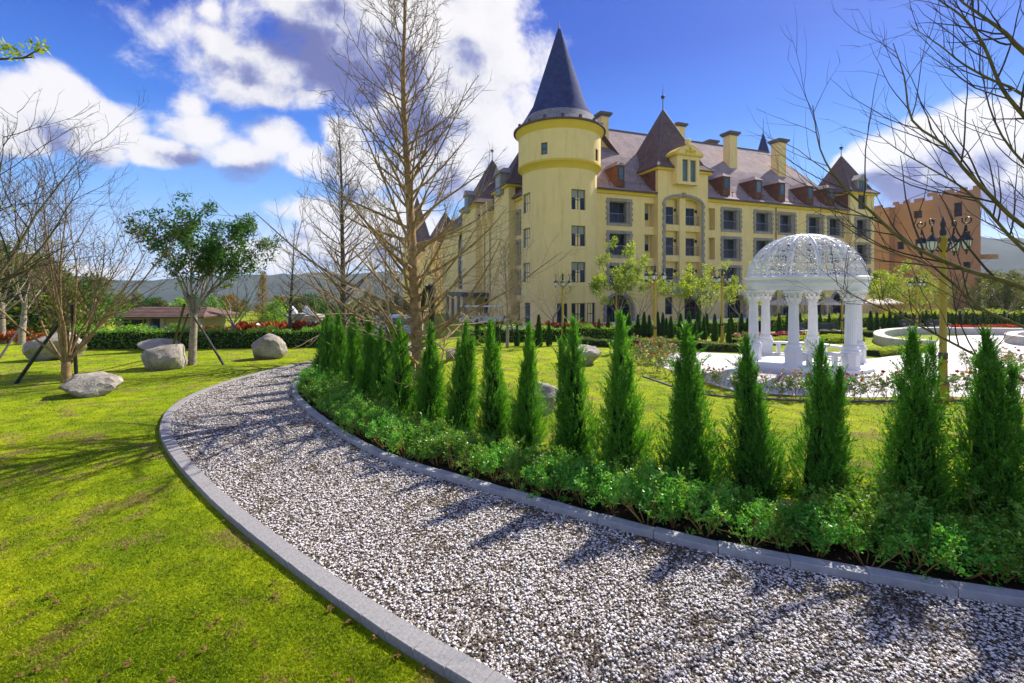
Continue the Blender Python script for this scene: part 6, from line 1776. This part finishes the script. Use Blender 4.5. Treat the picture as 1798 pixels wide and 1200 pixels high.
# ---- red-leaved plants
RED = [shrub_meshes(90 + i, 0.34, 0.62, 46, 9, 0.17, 'redleaf', 0.9) for i in range(3)]
k = 0
for px, py in [(402, 596), (418, 595), (434, 595), (450, 594), (466, 594), (480, 593), (495, 594), (508, 593), (524, 594), (538, 593), (552, 594)]:
    p = gp(px, py); up = EYE + (HOR - random.uniform(569, 576)) / FPX * p.y - p.z
    shrub(k % 3, p, up / 0.66, k * 1.1, 'red and orange leaved plant rising behind the left hedge', 'red-leaved plants behind the left hedge', 'red_leaved_plant', RED); k += 1
for px, py in [(2, 603), (14, 604), (27, 602), (47, 604), (56, 600)]:
    shrub(k % 3, gp(px, py), random.uniform(0.9, 1.3), k * 1.1, 'red-leaved plant at the left wood edge beyond the big rounded boulder', 'red-leaved plants by the big boulder', 'red_leaved_plant', RED); k += 1
for px, py in [(950, 590), (965, 589), (980, 589), (997, 588), (1012, 588), (1026, 588), (1040, 588), (1054, 587), (1068, 586), (1376, 573), (1390, 573)]:
    p = gp(px, py); p.z += 0.15
    shrub(k % 3, p, random.uniform(0.9, 1.2), k * 1.1, 'red-leaved plant above the hedge at the foot of the hotel', 'red-leaved plants at the hotel', 'red_leaved_plant', RED); k += 1

# ---- roses round the plaza
def rose_meshes(seed, petals):
    lv_, st = shrub_meshes(seed, 0.33, 0.62, 60, 8, 0.06, 'rose_leaf', 0.4)
    g = np.random.default_rng(seed); C = []; Dn = []
    for k in range(g.integers(4, 8)):
        a = g.random() * 2 * PI; c = np.array([0.3 * g.random() * math.cos(a), 0.3 * g.random() * math.sin(a), 0.5 + 0.25 * g.random()])
        for j in range(16): C.append(c); 
    C = np.array(C); N = len(C); d = unit(g.normal(size=(N, 3)) + np.array([0, 0, 0.6]))
    v, f = leaf_arrays(C, d, 0.045 * g.uniform(0.7, 1.2, N), 0.045, g, 0.4)
    return lv_, st, np_mesh('blossoms', v, f, M[petals])
ROSE = [rose_meshes(120 + i, 'rose_red' if i % 2 else 'rose_pale') for i in range(5)]
rose_px = [(1118, 612), (1140, 618), (1162, 616), (1122, 624), (1148, 628), (1172, 624), (1115, 634), (1134, 640), (1158, 640), (1178, 634), (1128, 650), (1150, 654), (1185, 628),
           (1172, 660), (1196, 668), (1222, 676), (1246, 682), (1268, 688), (1292, 692), (1318, 694), (1342, 697), (1368, 699), (1394, 700), (1420, 701), (1448, 702), (1476, 703), (1504, 703), (1532, 702), (1560, 702), (1590, 702), (1622, 701), (1680, 704), (1706, 704), (1732, 706), (1760, 708), (1790, 710),
           (1700, 652), (1722, 656), (1746, 660), (1770, 664), (1795, 666), (1735, 645), (1765, 648), (1792, 650), (1298, 606), (1306, 612)]
for i, (px, py) in enumerate(rose_px):
    v = i % 5; p = gp(px, py)
    grp, lab = (('roses of the bed by the lamp post', 'leafy rose bush in the bed round the lamp post, left of the plaza') if i < 13 else
                ('roses along the plaza edge', 'loose rose bush in the border between lawn and plaza') if i < 36 else ('roses on the right of the plaza', 'rose bush in the round bed on the right of the plaza'))
    o = shrub(0, p, random.uniform(0.8, 1.15), i * 1.7, lab, grp, 'rose_bush', [ROSE[v][:2]])
    link('blossoms', ROSE[v][2], o)

# ---- trees
conical_tree('tall bare conical tree with pale lower twigs behind the path cypresses', gp(737, 700), 12.4, 0.17, 3.9, 112, 5, 0.06, lev3=5)
conical_tree('slim bare conical tree just left of the tallest bare tree', gp(603, 634), 10.6, 0.15, 3.4, 84, 6, 0.08, barkm='bark_dark')
conical_tree('thin bare conical tree behind the left hedge, beside the white horned stonework', on(-13.9, 28), 7.9, 0.12, 1.9, 40, 8, 0.2, barkm='bark_dark', lev3=3)
conical_tree('bare staked tree before the windows of the left hotel wing', gp(891, 611), 6.0, 0.10, 1.9, 40, 9, 0.2, barkm='bark_grey', lev3=4, pale=1)
conical_tree('bare twiggy tree between the slim bare tree and the hotel', on(-8.0, 29), 8.2, 0.12, 2.8, 46, 10, 0.12, lev3=4)
conical_tree('bare twiggy tree before the far end of the left hotel wing', on(-5.3, 31), 6.8, 0.11, 2.6, 42, 12, 0.12, lev3=4)
conical_tree('narrow golden conifer far beyond the hedge', on(-25.5, 46), 6.8, 0.13, 1.5, 60, 13, 0.1, leaves=('golden', 0.6, 3, 0.16, 0.16), lev3=3, group='conifers beyond the hedge', name='golden_conifer')
vase_tree('bare spreading tree with two black stakes and a flat boulder at its foot', gp(117, 672), 7.6, 0.14, 3.0, 21, 0.10, 12, (11, 7), leaves=(('lime', 0.12, 2, 0.10, 0.09, 0.15, 0.6), ('olive', 0.08, 2, 0.09, 0.08, 0.2, 0.7)), barkm='bark', lim_el=(42, 78), group='staked lawn trees')
vase_tree('leafy staked tree with deep green crown on the left lawn', gp(337, 641), 6.4, 0.15, 1.7, 27, 0.34, 8, (8, 5), leaves=(('deepgreen', 0.85, 13, 0.14, 0.18, 0.54, 1.3), ('lime', 0.35, 6, 0.13, 0.13, 0.22, 0.6)), lim_el=(60, 84), group='staked lawn trees')
vase_tree('sparse tree with a few golden leaves behind the left hedge', on(-16.2, 26), 6.2, 0.11, 2.2, 23, 0.2, 6, (6, 4), barkm='bark_grey', leaves=(('golden', 0.16, 3, 0.1, 0.12, 0.3, 1.1),), group='staked lawn trees')
vase_tree('large bare tree reaching in above the left lawn', on(-14.7, 10.8), 8.2, 0.17, 4.6, 24, 0.2, 16, (13, 7), barkm='bark_moss', twigm='twig_dark', leaves=(('lime', 0.02, 2, 0.08, 0.08, 0.3, 0.8),), lim_el=(32, 70), group='bare trees on the left lawn')
vase_tree('leaning bare tree by the red-leaved plants at the left wood edge', gp(38, 606), 7.2, 0.16, 3.0, 25, 0.33, 7, (7, 5), leaves=(('olive', 0.25, 3, 0.11, 0.14, 0.3, 0.9),), group='bare trees on the left lawn')
vase_tree('pale-stemmed tree at the left wood edge beside the leaning tree', gp(2, 604), 7.6, 0.17, 3.0, 26, 0.33, 7, (7, 5), leaves=(('olive', 0.25, 3, 0.11, 0.14, 0.3, 0.9),), group='bare trees on the left lawn')
# small trees before the hotel and the terracotta building
front = [(1085, 34, 6.9, 41, (('lime', 0.95, 15, 0.17, 0.22, 0.3, 1.3),), 'bushy bright green tree beside the round tower'),
         (1122, 33, 5.8, 42, (('lime', 0.08, 3, 0.12, 0.12, 0.2, 0.6),), 'nearly bare young tree between the bushy tree and the lamp post'),
         (972, 33, 5.6, 43, (('lime', 0.12, 4, 0.12, 0.14, 0.3, 1.2),), 'sparse young tree with a dark stake before the tower windows'),
         (1190, 35, 6.8, 44, (('lime', 0.7, 9, 0.16, 0.2, 0.4, 1.3),), 'vase-shaped tree before the hotel entrance'),
         (1238, 34, 6.1, 45, (('lime', 0.6, 9, 0.16, 0.2, 0.3, 1.3),), 'loose young tree right of the hotel entrance'),
         (1296, 34, 6.3, 46, (('lime', 0.7, 9, 0.16, 0.2, 0.35, 1.3),), 'leafy young tree behind the lamp post left of the pavilion'),
         (1358, 40, 5.5, 47, (('lime', 0.25, 5, 0.12, 0.16, 0.3, 1.2),), 'young tree seen between the left columns of the pavilion'),
         (1412, 41, 5.5, 48, (('lime', 0.25, 5, 0.12, 0.16, 0.3, 1.2),), 'young tree seen between the middle columns of the pavilion'),
         (1540, 40, 6.4, 49, (('lime', 0.9, 11, 0.17, 0.2, 0.4, 1.3),), 'leafy young tree right behind the pavilion'),
         (1582, 41, 5.8, 50, (('lime', 0.5, 8, 0.16, 0.2, 0.3, 1.3),), 'young tree before the first arch of the arcade'),
         (1618, 42, 6.0, 51, (('lime', 0.5, 8, 0.16, 0.2, 0.3, 1.3),), 'young tree before the second arch of the arcade'),
         (1690, 40, 5.6, 52, (('olive', 0.35, 5, 0.13, 0.16, 0.3, 1.2),), 'dull green young tree before the brown wall'),
         (1768, 40, 6.0, 53, (('olive', 0.45, 6, 0.13, 0.16, 0.3, 1.2),), 'dull green young tree right of the brown building')]
for px, d, h, sd_, lf, lab in front:
    x = (px - CXP) / FPX * d
    vase_tree(lab, on(x, d), h, 0.085, 1.75, sd_, 0.24, 6, (6, 4), barkm='bark_grey', leaves=lf, group='young trees before the hotel', name='young_tree')

# bare tree just beyond the right edge, its limbs reaching in
def right_tree():
    base = on(8.7, 6.7); rs = random.Random(77)
    t = thing('bare_tree', 'bare tree at the right edge whose long limbs hang over the plaza', 'tree', base, 0, 'bare trees by the path')
    tp, tr = shoot(rs, (0, 0, -0.15), (0.02, 0, 1), 9.0, 0.15, 12, 0.03, 0.02, 0.12)
    wood('trunk', [(tp, tr)], M['bark'], t, 12)
    px_limbs = [([(1925, 735), (1798, 668), (1690, 612), (1590, 560), (1500, 520), (1470, 500)], 0.026, 6.4), ([(1925, 585), (1798, 507), (1690, 472), (1590, 425), (1530, 372), (1475, 322), (1440, 262), (1427, 185)], 0.040, 6.6),
                ([(1925, 470), (1798, 398), (1735, 340), (1693, 297), (1659, 255), (1602, 212), (1588, 136), (1568, 76)], 0.034, 6.2), ([(1925, 330), (1830, 240), (1798, 204), (1758, 153), (1727, 79), (1690, 30), (1648, 0), (1600, -40)], 0.036, 6.5),
                ([(1925, 190), (1798, 92), (1765, 58), (1715, 22), (1680, -5), (1640, -60)], 0.038, 6.8), ([(1925, 270), (1798, 168), (1740, 140), (1690, 112), (1650, 80), (1600, 47)], 0.024, 6.0),
                ([(1925, 540), (1798, 440), (1735, 372), (1690, 330), (1640, 300), (1575, 262), (1540, 235)], 0.028, 7.1), ([(1925, 640), (1798, 575), (1720, 540), (1640, 470), (1560, 440), (1480, 395), (1440, 335)], 0.026, 7.4), ([(1925, 420), (1820, 310), (1760, 240), (1730, 160), (1725, 80)], 0.024, 7.6)]
    limbs = []
    for pl, r, d in px_limbs:
        n = len(pl)
        pts = [at(px, py, 6.7 + (d - 6.7) * (i / (n - 1)) + 0.12 * math.sin(i * 2.1)) - base for i, (px, py) in enumerate(pl)]
        pts[0] = Vector((0, 0, pts[0].z))
        fine = []
        for i in range(n - 1):
            a, b, c, e = pts[max(0, i - 1)], pts[i], pts[i + 1], pts[min(n - 1, i + 2)]
            for q in range(3):
                s = q / 3; fine.append(0.5 * ((2 * b) + (c - a) * s + (2 * a - 5 * b + 4 * c - e) * s * s + (3 * b - a - 3 * c + e) * s ** 3))
        fine.append(pts[-1]); m = len(fine)
        limbs.append((fine, [r * (1 - 0.86 * i / (m - 1)) for i in range(m)]))
    # limbs on the far sides of the trunk
    for k in range(12):
        p, r, tg = along(tp, tr, 0.12 + 0.85 * k / 26); az = rs.uniform(-1.6, 2.2); el = math.radians(rs.uniform(20, 60))
        limbs.append(shoot(rs, p, (math.cos(az) * math.cos(el), math.sin(az) * math.cos(el), math.sin(el)), 3.0 * (1.1 - 0.03 * k), 0.028, 8, 0.05, 0.06))
    sec = ramify(rs, limbs, 17, 0.34, 0.55, 0.62, 7, 0.06, 0.09, 0.2, 1.0, 0.0045)
    ter = ramify(rs, sec, 2.6, 0.5, 0.6, 0.6, 4, 0.05, 0.12, 0.25, 1.0, 0.003)
    wood('limbs', limbs, M['bark_moss'], t, 8); wood('twigs', sec + ter, M['twig_dark'], t, 4)
right_tree()
# leafy tree beyond the left edge with one sprig in view
def left_sprig():
    base = on(-6.9, 4.3); rs = random.Random(5)
    t = thing('leafy_tree', 'small tree left of the lawn with one leafy twig reaching into the sky', 'tree', base, 0)
    tp, tr = shoot(rs, (0, 0, -0.1), (0, 0, 1), 4.6, 0.09, 8, 0.0, 0.03, 0.4)
    wood('trunk', [(tp, tr)], M['bark_dark'], t, 8)
    e = [at(px, py, 4.3) - base for px, py in ((-150, 150), (-60, 112), (0, 104), (42, 102), (70, 86))]
    limbs = [([tp[-3]] + e, [0.03, 0.022, 0.015, 0.011, 0.008, 0.005]), ([e[2], at(56, 101, 4.3) - base], [0.009, 0.006])]
    for k in range(7):
        az = rs.uniform(1.8, 4.8); limbs.append(shoot(rs, tp[-1 - k % 3], (math.cos(az), math.sin(az), 0.7), 1.5, 0.03, 6, 0.05, 0.1))
    tw = ramify(rs, limbs[2:], 6, 0.4, 0.5, 0.7, 3, 0.05, 0.1)
    wood('limbs', limbs + tw, M['bark_dark'], t, 6)
    pts = [at(px, py, 4.3) - base for px, py in ((2, 78), (12, 92), (20, 84), (30, 95), (52, 88), (58, 80), (72, 80), (70, 84), (6, 100), (25, 100), (40, 96))]
    foliage('crown', pts + [b[0][-1] for b in tw], 7, 0.075, 0.03, 0.035, M['lime'], t, 3)
left_sprig()

# ---- stakes
def stake(a, b, label, r=0.04):
    o = MB().tube([Vector((0, 0, -0.05)), (b - a) * 0.5, (b - a)], [r, r * 0.95, r * 0.9], 8).build('tree_stake', M['stake'], None, a, smoothing=40)
    tag(o, label, 'stake', 'black tree stakes')
def gstake(px0, py0, px1, py1, base, label, r=0.04):
    a = gp(px0, py0); stake(a, at(px1, py1, gp(*base).y - 0.12), label, r)
gstake(26, 674, 113, 556, (117, 672), 'long black stake slanting across the view of the big rounded boulder', 0.05)
gstake(135, 669, 126, 535, (117, 672), 'upright black stake close beside the bare tree with the flat boulder', 0.05)
gstake(394, 641, 340, 556, (337, 641), 'black stake slanting up from the right to the leafy staked tree', 0.045)
gstake(300, 622, 324, 535, (337, 641), 'thick black stake between the blocky boulder and the leafy staked tree', 0.05)
gstake(305, 628, 330, 552, (337, 641), 'thin black stake beside the thick one at the leafy staked tree', 0.035)
gstake(-4, 632, 46, 560, (38, 606), 'black stake propping the leaning bare tree', 0.045)
gstake(868, 608, 886, 556, (891, 611), 'dark stake left of the staked bare tree by the hotel', 0.04)
gstake(906, 607, 894, 556, (891, 611), 'dark stake right of the staked bare tree by the hotel', 0.04)
gstake(762, 690, 757, 500, (737, 700), 'thick dark prop behind the trunk of the tallest bare tree', 0.09)
gstake(720, 660, 748, 505, (737, 700), 'second thick dark prop crossing behind the tallest bare tree', 0.07)

# ---- wood beyond the garden on the left
def crown_tree(seed, h, r, mat, n=70, per=34, L=0.34):
    rs = random.Random(seed); pts = []
    for k in range(n):
        a = rs.uniform(0, 2 * PI); q = rs.random() ** 0.5; z = rs.uniform(0.25, 1.0)
        w = r * math.sin(min(1, (1.05 - z) / 0.62) * PI / 2) * (0.7 + 0.5 * rs.random())
        pts.append(Vector((w * q * math.cos(a), w * q * math.sin(a), z * h)))
    g = np.random.default_rng(seed)
    c = np.repeat(np.array([tuple(p) for p in pts]), per, 0); N = len(c); off = g.normal(size=(N, 3)); c = c + unit(off) * 0.62 * g.random((N, 1)) ** 0.5 * (h / 6)
    d = unit(off + np.array([0, 0, 0.3])); v, f = leaf_arrays(c, d, L * g.uniform(0.6, 1.2, N), L * 0.5, g)
    tp, tr = shoot(rs, (0, 0, -1.5), (0, 0, 1), h * 0.85 + 1.5, 0.18, 7, 0.02, 0.04, 0.2)
    br = ramify(rs, [(tp, tr)], 12, 0.4, 0.4, 0.8, 4, 0.08, 0.1, 0.35, 0.95)
    mb = MB()
    for b in [(tp, tr)] + br: mb.tube(b[0], b[1], 6, cap=False)
    return np_mesh('crown', v, f, M[mat]), mb.mesh('trunk', M['bark_dark'], True)
CT = [crown_tree(200, 6, 2.6, 'olive'), crown_tree(201, 6, 2.8, 'deepgreen'), crown_tree(202, 6, 2.5, 'hedge'), crown_tree(203, 6, 2.4, 'olive', 50), crown_tree(204, 5, 2.2, 'golden', 45)]
words = ['olive green bushy tree', 'dark green dense tree', 'bright green bushy tree', 'thin olive tree', 'golden brown tree']
def wood_tree(var, x, y, h, lab, grp):
    o = thing('woodland_tree', words[var] + ' ' + lab, 'tree', on(x, y), x * 3.7, grp)
    s = h / (6 if var < 4 else 5); o.scale = (s * random.uniform(0.9, 1.2), s * random.uniform(0.9, 1.2), s)
    link('crown', CT[var][0], o); link('trunk', CT[var][1], o)
rs = random.Random(12)
for px, d, h, var in [(5, 31, 4.8, 0), (32, 34, 5.2, 3), (62, 32, 4.3, 0), (88, 35, 4.6, 3), (112, 33, 3.0, 0), (140, 36, 3.4, 1), (-40, 30, 5.5, 1), (-90, 33, 5.6, 0), (165, 52, 4.6, 0), (18, 44, 6.4, 1), (75, 46, 6.0, 0)]:
    wood_tree(var, (px - CXP) / FPX * d, d, h + 1.7, 'in the wood at the left edge of the lawn', 'trees of the left wood')
for i in range(46):
    px = 60 + i * 15 + rs.uniform(-8, 8); d = rs.uniform(58, 84); top = rs.uniform(516, 540)
    x = (px - CXP) / FPX * d; h = EYE - (top - HOR) / FPX * d - gz(x, d)
    wood_tree(rs.choice([0, 0, 1, 2, 3, 4]), x, d, max(1.6, h), 'in the far belt beyond the hut and the stonework', 'trees of the far belt')
for px, d, h, var in [(485, 46, 3.6, 2), (575, 44, 3.6, 1), (545, 60, 4.4, 1), (520, 62, 4.2, 1), (600, 50, 3.8, 0), (640, 52, 4.0, 2), (670, 50, 3.4, 1)]:
    wood_tree(var, (px - CXP) / FPX * d, d, h, 'near the horned white stonework', 'trees near the stonework')
for px, d in [(1745, 52), (1775, 50), (1800, 54), (1840, 50), (1735, 58)]:
    wood_tree(rs.choice([0, 2, 3]), (px - CXP) / FPX * d, d, rs.uniform(4.5, 5.5), 'right of the brown building', 'trees right of the brown building')
# rounded shrubs beyond the left hedge
for i, (px, d, s) in enumerate([(455, 35, 2.0), (472, 36, 2.4), (512, 35, 2.2), (523, 35.5, 2.3), (545, 34.5, 2.3), (488, 37, 2.0)]):
    x = (px - CXP) / FPX * d
    shrub(i % 7, on(x, d), s * 1.5, i, 'rounded dark shrub between the left hedge and the stonework', 'rounded shrubs beyond the left hedge', 'rounded_shrub')

# ---- dry leaves on the lawn
def dry_leaves():
    me = []
    for s in range(3):
        g = np.random.default_rng(300 + s); mb = MB(); n = 5
        for k in range(n):
            a = -1.1 + 2.2 * k / (n - 1); L = 0.05 * (1 - 0.25 * abs(a)); d = Vector((math.cos(a), math.sin(a), g.uniform(0.1, 0.6))); e = Vector((-d.y, d.x, g.uniform(-.3, .5)))
            mb.add([(0, 0, 0.008), d * L * 0.5 + e * 0.012, d * L, d * L * 0.5 - e * 0.012], [(0, 1, 2, 3)])
        mb.tube([(0, 0, 0.008), (-0.02, 0.004, 0.012), (-0.04, 0, 0.02)], 0.0015, 4)
        me.append(mb.mesh('dry_leaf', M['dryleaf']))
    r = random.Random(31); n = 0
    while n < 80:
        px = r.uniform(-60, 860); py = 680 + 560 * r.random() ** 0.8
        p = gp(px, py)
        if in_poly(np.array([[p.x, p.y]]), PATH_POLY)[0] and r.random() < 0.9: continue
        o = link('dry_leaf', me[n % 3], None, p + Vector((0, 0, 0.02)), r.uniform(0, 6.28)); s = r.uniform(0.5, 1.15); o.scale = (s, s, s); o.rotation_euler.x = r.uniform(-.4, .4)
        tag(o, 'curled brown dry leaf fallen on the left lawn', 'leaf', 'dry leaves on the lawn'); n += 1
dry_leaves()
# ---------------------------------------------------------------- air between here and the hills
def build_haze():
    mb = MB().box(-1750, 1750, -320, 1650, -110, 185)
    m = bpy.data.materials.new('pale_air'); m.use_nodes = True; nt = m.node_tree
    for nd in list(nt.nodes): nt.nodes.remove(nd)
    out = nt.nodes.new('ShaderNodeOutputMaterial'); v = nt.nodes.new('ShaderNodeVolumePrincipled')
    v.inputs['Color'].default_value = (0.72, 0.82, 1.0, 1); v.inputs['Density'].default_value = 0.0002; v.inputs['Anisotropy'].default_value = 0.2
    nt.links.new(v.outputs[0], out.inputs['Volume'])
    o = mb.build('haze', m); tag(o, 'thin bluish haze over the valley and hills', 'haze', kind='stuff')
build_haze()
